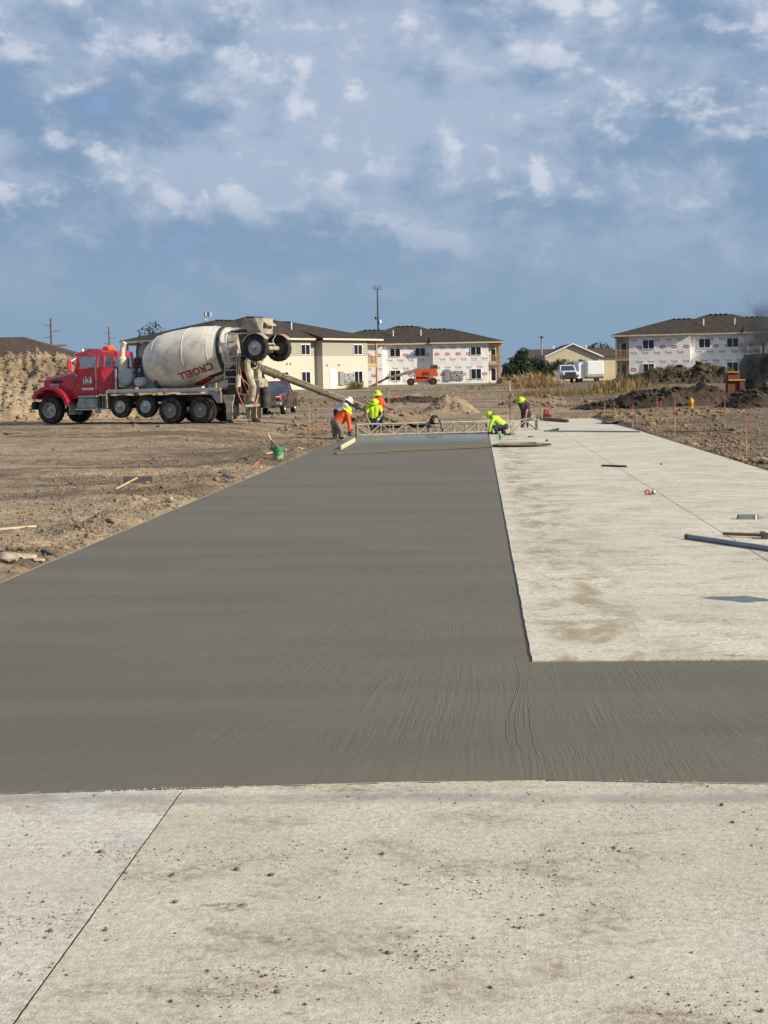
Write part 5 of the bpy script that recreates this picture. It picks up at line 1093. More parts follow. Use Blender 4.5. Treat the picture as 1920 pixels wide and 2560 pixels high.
cuts = [0.0, 0.13, 0.44, 0.72, 1.0]; rads = [0.27, 0.225, 0.21, 0.20]
ch = None
for k in range(4):
    a, b = c0+dch*cuts[k], c0+dch*(cuts[k+1]+0.012)
    a = a - Vector((0, 0, 0.02*k)); b = b - Vector((0, 0, 0.02*k))
    ch = part(trough(a, b, rads[k]), 'chute', CHUTEM)
    q = a+(b-a)*0.12; sd_ = (b-a).normalized().cross(Vector((0, 0, 1))).normalized()
    part(MB().tube([q+sd_*0.28+Vector((0, 0, 0.03)), q+sd_*0.30+Vector((0, 0, -.1)), q+(b-a)*0.1+sd_*0.3+Vector((0, 0, .02))], 0.018, 6), 'latch', CRUST, ch)
# ------------------------------------------------------------------ pickups
def pickup(loc, rz, label, paint, boxbed=False, grille=CHROME, lift=0.0):
    """crew cab pickup; local x forward, y to its left, z up, origin on the ground below its middle"""
    root = thing('pickup_truck', loc, label, 'pickup truck', rotz=rz); L2, hw = 2.95, 0.99; z0 = 0.42+lift
    b = MB()
    # hood and front clip
    b.hull([(2.80, s*0.86, z0+0.02) for s in (-1, 1)] + [(2.90, s*0.84, 0.95+lift) for s in (-1, 1)] + [(2.80, s*0.80, 1.16+lift) for s in (-1, 1)] + [(1.05, s*0.90, 1.30+lift) for s in (-1, 1)] + [(2.45, s*hw, z0+0.35) for s in (-1, 1)] + [(2.45, s*0.97, 1.10+lift) for s in (-1, 1)] + [(1.0, s*hw, 0.98+lift) for s in (-1, 1)] + [(1.0, s*0.98, 1.22+lift) for s in (-1, 1)] + [(1.0, s*0.9, z0+0.35) for s in (-1, 1)])
    b.hull([(1.3, s*0.97, z0) for s in (-1, 1)] + [(1.3, s*hw, 0.9+lift) for s in (-1, 1)] + [(1.2, s*0.98, 1.22+lift) for s in (-1, 1)] + [(-1.25, s*0.97, z0) for s in (-1, 1)] + [(-1.25, s*hw, 0.9+lift) for s in (-1, 1)] + [(-1.25, s*0.98, 1.24+lift) for s in (-1, 1)])
    body = b.build('body', paint, root, smooth=30)
    bed = MB()
    for s in (-1, 1): bed.hull([(-1.22, s*0.98, z0+0.05), (-2.95, s*0.96, z0+0.2), (-2.95, s*0.97, 1.28+lift), (-1.22, s*0.99, 1.28+lift), (-1.22, s*0.90, z0+0.05), (-2.95, s*0.88, z0+0.2), (-2.95, s*0.89, 1.28+lift), (-1.22, s*0.91, 1.28+lift)])
    bed.box((-2.92, 0, 0.95+lift), (0.08, 1.75, 0.62), 0.02).box((-2.1, 0, 0.82+lift), (1.7, 1.78, 0.06)).build('bed', paint, root)
    cabp = [(1.05, 0.90, 1.24), (0.25, 0.74, 1.92), (-1.0, 0.74, 1.93), (-1.22, 0.90, 1.24)]
    rf = MB().hull([(0.32, s*0.72, 1.86+lift) for s in (-1, 1)] + [(0.18, s*0.66, 1.95+lift) for s in (-1, 1)] + [(-0.98, s*0.66, 1.96+lift) for s in (-1, 1)] + [(-1.10, s*0.72, 1.86+lift) for s in (-1, 1)])
    for s in (-1, 1):
        for a, c in (((1.02, .91, 1.24), (0.30, .72, 1.88)), ((-0.05, .97, 1.24), (-0.10, .73, 1.88)), ((-1.18, .95, 1.24), (-1.06, .73, 1.88))): rf.bar((a[0], s*a[1], a[2]+lift), (c[0], s*c[1], c[2]+lift), 0.10, 0.06)
    rf.build('cab_roof', paint, root, smooth=30)
    MB().hull([(0.98, s*0.86, 1.26+lift) for s in (-1, 1)] + [(0.34, s*0.69, 1.86+lift) for s in (-1, 1)] + [(0.96, s*0.86, 1.26+lift) for s in (-1, 1)] + [(0.32, s*0.69, 1.86+lift) for s in (-1, 1)]).build('windscreen', GLASS2, root)
    for s in (-1, 1):
        for x0, x1, x2, x3 in ((0.90, 0.02, -0.02, 0.30), (-0.12, -1.10, -1.02, -0.14)):
            MB().hull([(x0, s*.945, 1.26+lift), (x1, s*.955, 1.26+lift), (x2, s*.735, 1.86+lift), (x3, s*.725, 1.86+lift), (x0, s*.935, 1.26+lift), (x1, s*.945, 1.26+lift), (x2, s*.725, 1.86+lift), (x3, s*.715, 1.86+lift)]).build('side_window', GLASS2, root)
        mr = MB().box((0.86, s*1.10, 1.30+lift), (0.12, 0.22, 0.20), 0.04).build('mirror', CHROME, root)
        MB().box((2.74, s*0.72, 0.98+lift), (0.26, 0.30, 0.24), 0.06).build('headlight', WHITELENS, root)
        MB().box((2.70, s*0.83, 0.98+lift), (0.26, 0.14, 0.34), 0.05).build('turn_lamp', AMBER if not boxbed else WHITELENS, root)
        MB().box((0.45, s*1.0, 0.98+lift), (0.85, 0.012, 0.55), 0.005).build('door', paint, root)
        MB().box((0.0, s*1.02, z0-0.02), (2.2, 0.14, 0.07), 0.02).build('running_board', CHASSIS, root)
        for x in (1.88, -1.82):
            ar = [(x+0.50*math.cos(R(a)), 0.42+0.50*math.sin(R(a))) for a in range(0, 181, 12)] + [(x+0.44*math.cos(R(a)), 0.42+0.44*math.sin(R(a))) for a in range(180, -1, -12)]
            MB().prism(ar, s*0.90, s*1.015).build('wheel_arch', paint if boxbed else CHASSIS, root)
            wheel(root, x, s*0.87, 0.405, 0.405, 0.27, CHROME, s, lugs=6, tread=14)
    g_ = MB().box((2.89, 0, 0.93+lift), (0.07, 1.22, 0.38), 0.02).build('grille', CHASSIS, root)
    for z in (0.80, 0.93, 1.06): MB().box((2.935, 0, z+lift), (0.03, 1.18, 0.055), 0.01).build('grille_bar', grille, g_)
    MB().lathe([(0, 0.02), (0.11, 0.012), (0.12, 0)], 20, Matrix.Translation((2.95, 0, 0.93+lift)) @ Matrix.Rotation(R(90), 4, 'Y') @ Matrix.Diagonal((0.5, 1, 1, 1))).build('badge', mat('blue_badge', (0.03, 0.05, 0.12), 0.3), g_)
    MB().hull([(2.98, s*0.70, 0.56+lift) for s in (-1, 1)] + [(2.98, s*0.70, 0.76+lift) for s in (-1, 1)] + [(2.72, s*0.98, 0.58+lift) for s in (-1, 1)] + [(2.72, s*0.98, 0.76+lift) for s in (-1, 1)] + [(2.7, s*0.7, 0.56+lift) for s in (-1, 1)]).build('bumper', CHROME if not boxbed else CHASSIS, root)
    MB().box((2.92, 0, 0.47+lift), (0.12, 1.4, 0.16), 0.03).build('air_dam', CHASSIS, root)
    MB().box((0, 0, 0.5), (5.0, 0.9, 0.2)).build('underbody', CHASSIS, root)
    MB().box((0.2, 0.4, 1.25+lift), (0.3, 0.5, 0.7), .1).box((0.2, -0.4, 1.25+lift), (0.3, 0.5, 0.7), .1).build('seats', INTERIOR, root)
    return root
MAROON = mat('maroon_paint', (0.060, 0.016, 0.022), 0.28, var=0.12, scale=2, coat=0.6, c2=(0.14, 0.10, 0.08), c2amt=0.2); TRWHITE = mat('white_vehicle_paint', (0.66, 0.68, 0.70), 0.35, var=0.05, coat=0.3, c2=(0.45, 0.42, 0.38), c2amt=0.2)
def glass2():
    m = bpy.data.materials.new('car_glass'); m.use_nodes = True; T = NT(m.node_tree); T.n.clear()
    out = T.node('ShaderNodeOutputMaterial'); tr = T.node('ShaderNodeBsdfTransparent', inp={0: (0.22, 0.25, 0.26, 1)}); gl = T.node('ShaderNodeBsdfGlossy', inp={0: (0.8, 0.9, 1, 1), 'Roughness': 0.04})
    mx_ = T.node('ShaderNodeMixShader', inp={0: T.mapr(T.node('ShaderNodeLayerWeight', inp={0: 0.4}).outputs[1], 0.0, 1.0, 0.05, 0.6, False), 1: tr.outputs[0], 2: gl.outputs[0]}); T.l.new(mx_.outputs[0], out.inputs[0]); return m
GLASS2 = glass2()
rzp = math.atan2(-1, -0.10); P = GT(712, 1036.5); fx = Vector((math.cos(rzp), math.sin(rzp), 0)); fy = Vector((-fx.y, fx.x, 0))
loc = P - fx*1.88 - fy*0.95; loc.z = zt(loc.x, loc.y)+0.0
pickup(loc, rzp, 'maroon pickup truck with chrome grille parked behind the mixer chute', MAROON)
P = D(1425, 950, 168); pickup((P.x, P.y+3.0, zt(P.x, P.y)+0.05), R(-88), 'white work truck facing out beside the white box trailer', TRWHITE, True, mat('dark_grille', (0.03, 0.035, 0.06), 0.4), 0.08)
# box trailer
P = D(1489, 950, 171); tr_ = thing('box_trailer', (P.x, P.y, zt(P.x, P.y)+0.03), 'white enclosed box trailer with its side door swung open', 'trailer', rotz=R(12)); tr_.scale = (0.9, 0.9, 0.9)
MB().box((0, 2.6, 1.62), (2.35, 5.2, 2.1), 0.12).build('box', TRWHITE, tr_)
MB().box((0, -0.02, 1.60), (2.1, 0.05, 1.9), 0.02).build('rear_door', TRWHITE, tr_); MB().box((0, -0.03, 0.80), (2.2, 0.05, 0.35)).build('kick_panel', ALUD, tr_)
MB().box((-1.24, 1.6, 1.5), (0.04, 0.9, 1.7), 0.01).build('side_panel', TRWHITE, tr_)
MB().box((-1.65, 0.55, 1.45), (0.85, 0.06, 2.0), 0.01).build('open_door', TRWHITE, tr_)
MB().box((0, 2.6, 0.50), (2.1, 5.2, 0.16)).build('chassis', CHASSIS, tr_)
for s in (1, -1):
    for y in (2.3, 3.2): wheel(tr_, s*1.12, y, 0.34, 0.34, 0.2, ALU, 1, lugs=5, tread=10).rotation_euler = (0, 0, R(-90)*s)
for x in (-1.0, 1.0): MB().box((x, -0.05, 0.55), (0.14, 0.04, 0.10)).build('tail_light', REDLENS, tr_)
# yellow bucket in the brush
YEL = mat('machine_yellow', (0.48, 0.25, 0.02), 0.5, var=0.15, scale=3, c2=(0.2, 0.13, 0.05), c2amt=0.4)
P = D(1390, 950, 196); yb = thing('loader_bucket', (P.x, P.y, zt(P.x, P.y)+0.9), 'worn yellow digger bucket raised above the brush before the cream house', 'bucket')
pr2 = [(0.6, 0.15), (0.25, 0.0), (-0.1, 0.05), (-0.3, 0.3), (-0.28, 0.65), (-0.1, 0.8), (-0.08, 0.76), (-0.24, 0.62), (-0.26, 0.32), (-0.08, 0.10), (0.25, 0.05), (0.6, 0.19)]
MB().prism(pr2, -0.75, 0.75, 'yz', Matrix.Rotation(R(-90), 4, 'Z') @ Matrix.Identity(4)).build('shell', YEL, yb, smooth=30)
for s in (-0.75, 0.75): MB().prism([(0.6, 0.15), (0.25, 0.0), (-0.1, 0.05), (-0.3, 0.3), (-0.28, 0.65), (-0.1, 0.8)], s-0.02, s+0.02, 'yz', Matrix.Rotation(R(-90), 4, 'Z')).build('side_plate', YEL, yb, smooth=0)
for s in (-0.3, 0.5): MB().bar((s, 0.5, 0.5), (s-0.3, 1.8, -0.4), 0.14, 0.2).build('lift_arm', YEL, yb)
MB().box((0.1, 2.2, -0.45), (1.4, 1.2, 0.9), 0.08).build('machine_body', YEL, yb)

# boom lift
ORG = mat('lift_orange', (0.52, 0.085, 0.02), 0.45, var=0.1, scale=2, c2=(0.3, 0.1, 0.05), c2amt=0.2); DKRED = mat('lift_dark_red', (0.16, 0.025, 0.02), 0.5, var=0.15)
P = D(1056, 962, 186.0); bl = thing('boom_lift', (P.x, P.y, zt(P.x, P.y)), 'orange boom lift with its arm stretched down to a basket on the ground', 'boom lift')
MB().box((0, 0, 0.62), (3.0, 1.5, 0.42), 0.06).box((0, 0, 0.9), (1.6, 1.4, 0.25), 0.05).build('chassis', ORG, bl)
for x in (-1.45, 1.35):
    for y in (-0.95, 0.95): wheel(bl, x, y, 0.46, 0.46, 0.38, DKRED, -1 if y < 0 else 1, lugs=8, tread=12)
tb = MB().hull([(-0.9, -1.0, 1.08), (1.9, -1.0, 1.08), (1.9, 1.0, 1.08), (-0.9, 1.0, 1.08), (-0.8, -1.0, 1.75), (-0.8, 1.0, 1.75), (-0.3, -.95, 2.05), (-0.3, .95, 2.05), (1.75, -.95, 2.05), (1.75, .95, 2.05), (2.05, -.9, 1.35), (2.05, .9, 1.35)]).build('turntable', ORG, bl, smooth=20)
MB().box((0.4, -1.01, 1.45), (0.9, 0.03, 0.4), 0.01).build('engine_cover', DKRED, tb)
MB().box((1.5, 0, 2.25), (0.9, 0.5, 0.5), 0.05).build('boom_pivot', CHASSIS, bl)
P0 = Vector((1.75, 0, 2.38)); P1 = Vector((-2.2, 0, 1.55)); P2 = Vector((-4.35, 0, 1.0)); P3 = Vector((-6.5, 0, 0.18))
MB().bar(P0, P1, 0.42, 0.46, 0.03).build('boom', CHUTEM, bl); MB().bar(P1+Vector((0.3, 0, 0.06)), P2, 0.3, 0.32, 0.02).build('fly_boom', CHUTEM, bl)
MB().box((-4.4, 0, 1.0), (0.5, 0.35, 0.36), 0.05).build('boom_nose', DKRED, bl)
for y in (-0.16, 0.16): MB().bar((-4.4, y, 1.05), (-6.45, y, 0.05), 0.10, 0.14).build('jib', DKRED, bl)
MB().bar((-4.5, 0, 0.88), (-6.5, 0, -0.15), 0.09, 0.12).build('jib_link', DKRED, bl)
bk = MB()
for x in (-7.9, -6.9):
    for y in (-0.9, 0.9): bk.tube([(x, y, 0.1), (x, y, 1.2)], 0.035, 6)
for z in (0.12, 0.65, 1.2):
    bk.tube([(-7.9, -.9, z), (-6.9, -.9, z), (-6.9, .9, z), (-7.9, .9, z), (-7.9, -.9, z)], 0.035, 6)
bk.box((-7.4, 0, 0.1), (1.0, 1.8, 0.06)); bk.build('basket', DKRED, bl); MB().box((-7.2, -0.5, 0.95), (0.45, 0.5, 0.4), 0.05).build('control_console', VINYL, bl)

# wheel loader in its own exhaust at the right edge
DKM = mat('shaded_machine_paint', (0.030, 0.034, 0.038), 0.6, var=0.2, scale=2, c2=(0.07, 0.06, 0.05), c2amt=0.3)  # deep shadow and smoke are put into the loader's base colour
P = D(1952, 960, 104); wl = thing('wheel_loader', (P.x, P.y, zt(P.x, P.y)), 'dark wheel loader wrapped in black exhaust smoke behind the dirt heap', 'loader')
MB().hull([(-2.6, -1.1, 1.2), (-2.6, 1.1, 1.2), (-2.7, -1.0, 2.2), (-2.7, 1.0, 2.2), (-2.3, -1.0, 2.9), (-2.3, 1.0, 2.9), (0.2, -1.1, 3.05), (0.2, 1.1, 3.05), (0.2, -1.1, 1.1), (0.2, 1.1, 1.1)]).build('engine_hood', DKM, wl, smooth=20)
MB().box((1.1, 0, 2.5), (1.7, 1.7, 2.3), 0.15).build('cab', GLASS, wl); MB().box((1.1, 0, 3.72), (1.9, 1.8, 0.16), 0.05).build('cab_roof', DKM, wl)
for x in (-1.35, 2.2):
    for s in (1, -1): wheel(wl, x, s*1.15, 0.85, 0.85, 0.62, DKM, s, lugs=10, tread=12)
MB().bar((2.0, 0.5, 1.9), (4.1, 0.5, 0.7), 0.25, 0.35).bar((2.0, -0.5, 1.9), (4.1, -0.5, 0.7), 0.25, 0.35).build('lift_arms', DKM, wl)
MB().prism([(3.9, 0.2), (4.9, 0.15), (4.2, 0.9), (3.9, 1.2), (3.8, 1.0)], -1.4, 1.4).build('bucket', DKM, wl)
MB().tube([(-1.2, 0.1, 2.9), (-1.2, 0.1, 3.75), (-1.35, 0.1, 3.85)], 0.09, 10).build('exhaust', CHASSIS, wl)
MB().bar((-0.55, -0.4, 3.0), (-0.75, -0.4, 3.85), 0.07).bar((-0.75, -0.4, 3.85), (-1.15, -0.4, 3.83), 0.06).bar((-0.3, -.4, 3.0), (-0.65, -.4, 3.85), 0.05).build('mirror_bracket', CHASSIS, wl)
sm = bpy.data.materials.new('exhaust_smoke'); sm.use_nodes = True; T = NT(sm.node_tree); T.n.clear()
out = T.node('ShaderNodeOutputMaterial'); o = T.node('ShaderNodeTexCoord').outputs['Object']
n = T.noise(o, 0.75, 5, 0.6, 0.6); sp = T.node('ShaderNodeSeparateXYZ', inp={0: o}); ln = T.node('ShaderNodeVectorMath', operation='LENGTH', inp={0: T.mapping(o, (0.27, 0.5, 0.20), loc=(0.22, 0, -0.85))}).outputs['Value']
den = T.math('MULTIPLY', T.math('MULTIPLY', T.mapr(n, 0.42, 0.66), T.mapr(ln, 0.35, 1.0, 1.0, 0.0)), T.mapr(sp.outputs[2], 0.6, 7.0, 3.4, 0.40))
vol = T.node('ShaderNodeVolumePrincipled', inp={'Color': (0.16, 0.16, 0.17, 1), 'Density': den}); T.l.new(vol.outputs[0], out.inputs['Volume'])
sx = MB(); sx.lathe([(0, 0.1), (1.9, 0.6), (2.9, 2.0), (3.1, 3.4), (3.0, 5.0), (2.9, 6.6), (2.3, 8.2), (0, 9.2)], 20, Matrix.Translation((-1.4, -0.6, 0)) @ Matrix.Diagonal((1.15, 0.75, 1, 1)))
smo = sx.build('smoke', sm, loc=(P.x, P.y-1.4, zt(P.x, P.y))); smo['kind'] = 'stuff'; smo['label'] = 'black exhaust smoke drifting round the wheel loader'
# red steel box with yellow timbers
P = D(1845, 978, 112); z0 = zt(P.x, P.y); RST = mat('rusty_red_steel', (0.15, 0.042, 0.030), 0.6, var=0.2, scale=3, c2=(0.14, 0.06, 0.035), c2amt=0.5); YT = mat('yellow_timber', (0.60, 0.38, 0.06), 0.6, var=0.15)
tbx = thing('trench_box', (P.x, P.y, z0), 'rusty red steel trench box with yellow top rails beside the dark loader', 'steel box')
MB().box((-0.35, 0.3, 0.75), (0.9, 0.8, 1.6), 0.02).build('tall_panel', RST, tbx); MB().box((0.42, 0.15, 0.45), (0.72, 0.8, 1.0), 0.02).build('low_panel', RST, tbx)
MB().box((-0.35, 0.2, 1.59), (0.94, 0.9, 0.07), 0.01).build('top_rail', YT, tbx); MB().box((0.10, -0.06, 0.985), (1.75, 0.5, 0.08), 0.01).build('top_rail', YT, tbx)
MB().box((-0.85, 0, 0.7), (0.06, 0.06, 1.4)).build('post', CHASSIS, tbx)
# hydrant
HY = mat('hydrant_yellow', (0.62, 0.33, 0.01), 0.45, var=0.1, c2=(0.3, 0.2, 0.08), c2amt=0.25); P = on_ground(1728, 1021); P.z = max(P.z, D(1728, 1020, P.y).z)
hy = thing('fire_hydrant', P, 'yellow fire hydrant standing in dark turned soil', 'hydrant')
MB().lathe([(0, -0.2), (0.10, -.2), (0.10, 0.30), (0.15, 0.31), (0.15, 0.34), (0.13, 0.36), (0.13, 0.40), (0.10, 0.47), (0.05, 0.51), (0.03, 0.52), (0.03, 0.57), (0, 0.57)], 18).build('barrel', HY, hy)
for a in (100, 190, 280): MB().lathe([(0, 0), (0.055, 0), (0.055, .1), (0.075, .1), (0.075, .15), (0.02, .16), (0.02, .19), (0, .19)], 12, Matrix.Translation((0, 0, 0.24)) @ Matrix.Rotation(R(a), 4, 'Z') @ Matrix.Rotation(R(90), 4, 'Y')).build('nozzle_cap', HY, hy)

# ------------------------------------------------------------------ survey stakes
LATH = mat('pale_lath', (0.56, 0.43, 0.29), 0.8, var=0.15, scale=6); PINK = mat('pink_marking_paint', (0.72, 0.14, 0.15), 0.55, var=0.12); RIB = mat('flagging_tape', (0.78, 0.16, 0.12), 0.5)
def stake(bx, by, tx, ty, label, pink='top', wd=0.038, ribbon=False, frac=0.45):
    P = GT(bx, by); top = D(tx, ty, P.y); z0 = zground(P.x, P.y); h = max(0.2, top.z-z0); lean = (top.x-P.x)
    root = thing('survey_stake', (P.x, P.y, z0), label, 'stake', 'survey laths around the lot'); tip = Vector((lean, 0, h)); a = Vector((0, 0, -0.1))
    if pink == 'all': MB().bar(a, tip, wd, 0.014).build('lath', PINK, root, smooth=0)
    elif pink == 'none': MB().bar(a, tip, wd, 0.02).build('lath', LATH, root, smooth=0)
    else:
        m_ = a.lerp(tip, 1-frac if pink == 'top' else frac); A, B = (LATH, PINK) if pink == 'top' else (PINK, LATH)
        MB().bar(a, m_, wd, 0.014).build('lath', A, root, smooth=0); MB().bar(m_, tip, wd, 0.014).build('painted_end', B, root, smooth=0)
    if ribbon:
        q = tip*0.82; MB().hull([q+Vector((-.03, -.02, .05)), q+Vector((.03, -.02, .05)), q+Vector((-.20, -.03, -.10)), q+Vector((-.16, -.03, .04)), q+Vector((-.10, -.025, -.14)), q+Vector((0, .02, 0))]).build('ribbon', RIB, root)
stake(775, 1106, 773.5, 1010, 'tall lath with a pink lower half standing beside the pour near the bent workers', 'bottom', frac=0.52)
stake(1867, 1138, 1865, 1048, 'pink topped lath in the dirt nearest the pale broad earth lump')
stake(1687, 1094, 1688, 1005, 'pink topped lath beside the long dark pipe')
stake(1582, 1069, 1583, 1009, 'lath standing in front of the yellow plank', frac=0.5)
stake(1813, 1041, 1812, 991, 'bright pink thick stake in front of the dark heap', 'all', 0.07)
stake(1643, 1040, 1643, 999, 'dark pink lath, one of a close pair left of the hydrant', 'top', frac=0.6)
stake(1653, 1040, 1653, 999, 'dark pink lath, right one of the close pair by the windrow', 'top', frac=0.6)
stake(1681, 1000, 1681, 964, 'red lath rising from the top of the dark windrow', 'all', 0.05)
stake(1512, 1032, 1512, 1005, 'plain grey lath behind the left end of the yellow plank', 'none')
stake(1536, 1036, 1536, 1005, 'thin pink lath behind the yellow plank', 'top')
stake(1356, 1047, 1355, 1016, 'short wooden stake at the far end of the cured lane', 'none', 0.07)
stake(1242, 1005, 1242, 981, 'pale lath furthest right in the row past the tan mound', 'top', 0.05, frac=.2)
stake(1200, 1006, 1200, 982, 'pale lath with ribbon in the row past the tan mound', 'top', 0.05, True, .3)
stake(1176, 1005, 1174, 983, 'leaning lath with ribbon touching the tan mound skyline', 'top', 0.05, True, .3)
stake(1136, 992, 1136, 979, 'lath with pink ribbon behind the peak of the tan mound', 'top', 0.05, True, .4)
stake(997, 1014, 997, 986, 'pink ribboned lath behind the rough dirt heap', 'top', 0.05, True, .5)
stake(1427, 998, 1427, 984, 'pink lath out on the open lot before the dry weeds', 'all', 0.05)
stake(1274.5, 968+10, 1274, 960, 'short white stub stake by the weeds past the pole', 'none', 0.05)

# ------------------------------------------------------------------ truss screed
SCR = mat('screed_aluminium', (0.46, 0.43, 0.35), 0.5, metal=0.25, var=0.15, scale=6, c2=(0.30, 0.27, 0.2), c2amt=0.5)
A = W(-4.72, 56.5); B = W(2.25, 58.5); A.z = 0.03; B.z = 0.045; dirv = (B-A).normalized(); LN = (B-A).length
ts = thing('truss_screed', A, 'long aluminium truss screed riding across the fresh concrete with a small engine', 'screed', rotz=math.atan2(dirv.y, dirv.x))
for y in (-0.19, 0.19):
    MB().box((LN/2, y, 0.0), (LN, 0.075, 0.05), 0.006).build('bottom_rail', SCR, ts)
MB().tube([(0, 0, 0.40), (LN, 0, 0.40)], 0.026, 8).build('top_chord', SCR, ts)
def strut(a, b): MB().tube([a, b], 0.015, 6, False).build('strut', SCR, ts)
nb = 15
for i in range(nb+1):
    x = LN*i/nb
    for y in (-0.19, 0.19):
        strut((x, y, 0.02), (x, 0, 0.39))
        if i < nb: strut((x, y, 0.02), (x+LN/nb, 0, 0.39)) if i % 2 else strut((x+LN/nb, y, 0.02), (x, 0, 0.39))
for x in (0.02, LN-0.02): MB().box((x, 0, 0.2), (0.03, 0.36, 0.42), 0.004).build('end_plate', SCR, ts)
MB().tube([(LN-0.75, -.1, 0.42), (LN-0.1, -.1, 0.50)], 0.02, 6).lathe([(0, 0), (0.10, 0), (0.12, .05), (0.10, .1), (0, .1)], 14, Matrix.Translation((LN-0.18, -.1, 0.5)) @ AX).build('winch', CRUST, ts)
xe = LN*0.425
eng = MB().box((xe, 0.0, 0.46), (0.30, 0.34, 0.26), 0.04).box((xe+0.02, -.02, 0.62), (0.24, 0.26, 0.14), 0.04).build('engine', CHASSIS, ts)
MB().box((xe, 0, 0.30), (0.40, 0.42, 0.05), 0.01).build('engine_mount', CRUST, eng); MB().lathe([(0, -.06), (0.09, -.05), (0.11, 0), (0.09, .05), (0, .06)], 14, Matrix.Translation((xe+.02, -.20, .47)) @ AX).build('recoil_starter', CRUST, eng)
for s in (-1, 1): MB().bar((xe+s*0.18, -.1, 0.5), (xe+s*0.30, -.2, 0.05), 0.05, 0.04).build('leg', CHASSIS, eng)

# ------------------------------------------------------------------ fresh concrete waiting in front of the screed
pts, rad = [], []
for _ in range(900):
    k = rng.random(); p = A.lerp(B, k*0.74)+Vector((-dirv.y, dirv.x, 0))*(0.35+abs(rng.normal(0, 0.8))); r_ = abs(rng.lognormal(-2.75, 0.45)); pts.append((p.x, p.y, -0.10+rng.random()*0.06)); rad.append(min(r_, .16))
hp_ = link('fresh_concrete_heap', scatter_mesh('heap', pts, rad, LUMP2, 3), WET); hp_['kind'] = 'stuff'; hp_['label'] = 'rough unlevelled fresh concrete dumped behind the truss screed'

# ------------------------------------------------------------------ tools and odds and ends
WOOD = mat('tool_handle', (0.50, 0.36, 0.20), 0.65, var=0.2, scale=8); STL = mat('tool_steel', (0.10, 0.10, 0.10), 0.5, metal=0.4, var=0.3, scale=8, c2=(0.22, 0.18, 0.13), c2amt=0.4)
NEWW = mat('pale_board', (0.62, 0.50, 0.32), 0.75, var=0.15, scale=4, stretch=(1, 6, 6)); GRN = mat('green_plastic', (0.030, 0.26, 0.075), 0.4, var=0.1, c2=(0.42, 0.38, 0.29), c2amt=0.5); REDT = mat('red_tool', (0.36, 0.06, 0.045), 0.45, var=0.1)
def flat_between(name, p1, p2, wd, ht, mt, label, cat, z=None, dz=0.0):
    """bar lying on the ground between two pixels"""
    a, b = (on_ground(*p1), on_ground(*p2)) if z is None else (G(*p1, z), G(*p2, z)); a.z += ht/2+dz; b.z += ht/2+dz
    root = MB().bar((0, 0, 0), b-a, wd, ht, min(wd, ht)*0.12).build(name, mt, loc=a); return tag(root, label, cat)
P = on_ground(696, 1150); bu = thing('plastic_bucket', P, 'green plastic bucket splashed with cement beside the slab edge', 'bucket')
MB().lathe([(0, 0.0), (0.13, 0.0), (0.150, 0.36), (0.162, 0.36), (0.162, 0.385), (0.146, 0.385), (0.126, 0.02), (0, 0.02)], 24).build('pail', GRN, bu)
MB().lathe([(0.157, 0.28), (0.163, 0.285), (0.163, 0.30), (0.157, 0.305)], 24).build('rim_band', GRN, bu)
MB().tube([(-.155, 0, .31)] + [(-.155*math.cos(R(a)), -.15*math.sin(R(a)), .31-.13*math.sin(R(a))) for a in range(10, 180, 12)] + [(.155, 0, .31)], 0.005, 6).build('bail', STL, bu)
br = thing('brush', P+Vector((-0.02, 0.02, 0.2)), 'cement caked masonry brush leaning out of the green bucket', 'brush')
MB().tube([(0.05, 0, -0.15), (-0.10, 0, 0.18), (-0.25, 0, 0.55)], [0.035, 0.045, 0.02], 8).build('handle', WOOD, br); MB().hull([(0.02, -.06, .05), (0.02, .06, .05), (-0.16, -.05, .38), (-0.14, .05, .38), (0.10, -.08, .12), (0.10, .08, .12), (-.2, 0, 0.1)]).build('bristles', CHUTEM, br)
sh = thing('shovel', on_ground(665, 1142), 'square shovel lying behind the green bucket', 'shovel'); b0 = on_ground(738, 1133)-sh.location
MB().tube([(0, 0, 0.04), (b0.x*0.72, b0.y*0.72, 0.09)], 0.02, 8).build('handle', WOOD, sh); MB().hull([(b0.x*.7, b0.y*.7-.12, .05), (b0.x*.7, b0.y*.7+.12, .05), (b0.x, b0.y-.13, .08), (b0.x, b0.y+.13, .10), (b0.x*.7, b0.y*.7-.12, .09), (b0.x*.7, b0.y*.7+.12, .09), (b0.x, b0.y-.13, .10), (b0.x, b0.y+.13, .14)]).build('blade', STL, sh)
a, b, c = on_ground(292, 1243), on_ground(343, 1217), on_ground(345, 1216); rk = thing('concrete_rake', a, 'concrete rake with a wide black head lying on the dirt', 'rake')
MB().tube([(0, 0, 0.03), tuple((b-a)+Vector((0, 0, 0.12)))], 0.02, 8).build('handle', WOOD, rk)
h1, h2 = D(309, 1214, b.y)-a, D(381, 1214, b.y)-a; h1.z = h2.z = (b-a).z+0.05
MB().hull([h1+Vector((0, 0, -.03)), h2+Vector((0, 0, -.03)), h1+Vector((0, .02, .10)), h2+Vector((0, .02, .10)), h1+Vector((0, .03, -.03)), h2+Vector((0, .03, -.03)), h1+Vector((0, .035, .10)), h2+Vector((0, .035, .10))]).build('head', STL, rk)
flat_between('hand_trowel', (553, 1190), (580, 1203), 0.12, 0.02, STL, 'grey steel trowel lying at the slab edge', 'trowel', dz=0.02)
flat_between('broken_stake', (636, 1171), (655, 1155), 0.05, 0.03, PINK, 'broken pink painted stake lying in the dirt', 'stake', dz=0.03)
flat_between('wood_scrap', (628, 1174), (655, 1174), 0.06, 0.04, NEWW, 'short pale wood offcut beside the broken pink stake', 'wood scrap')
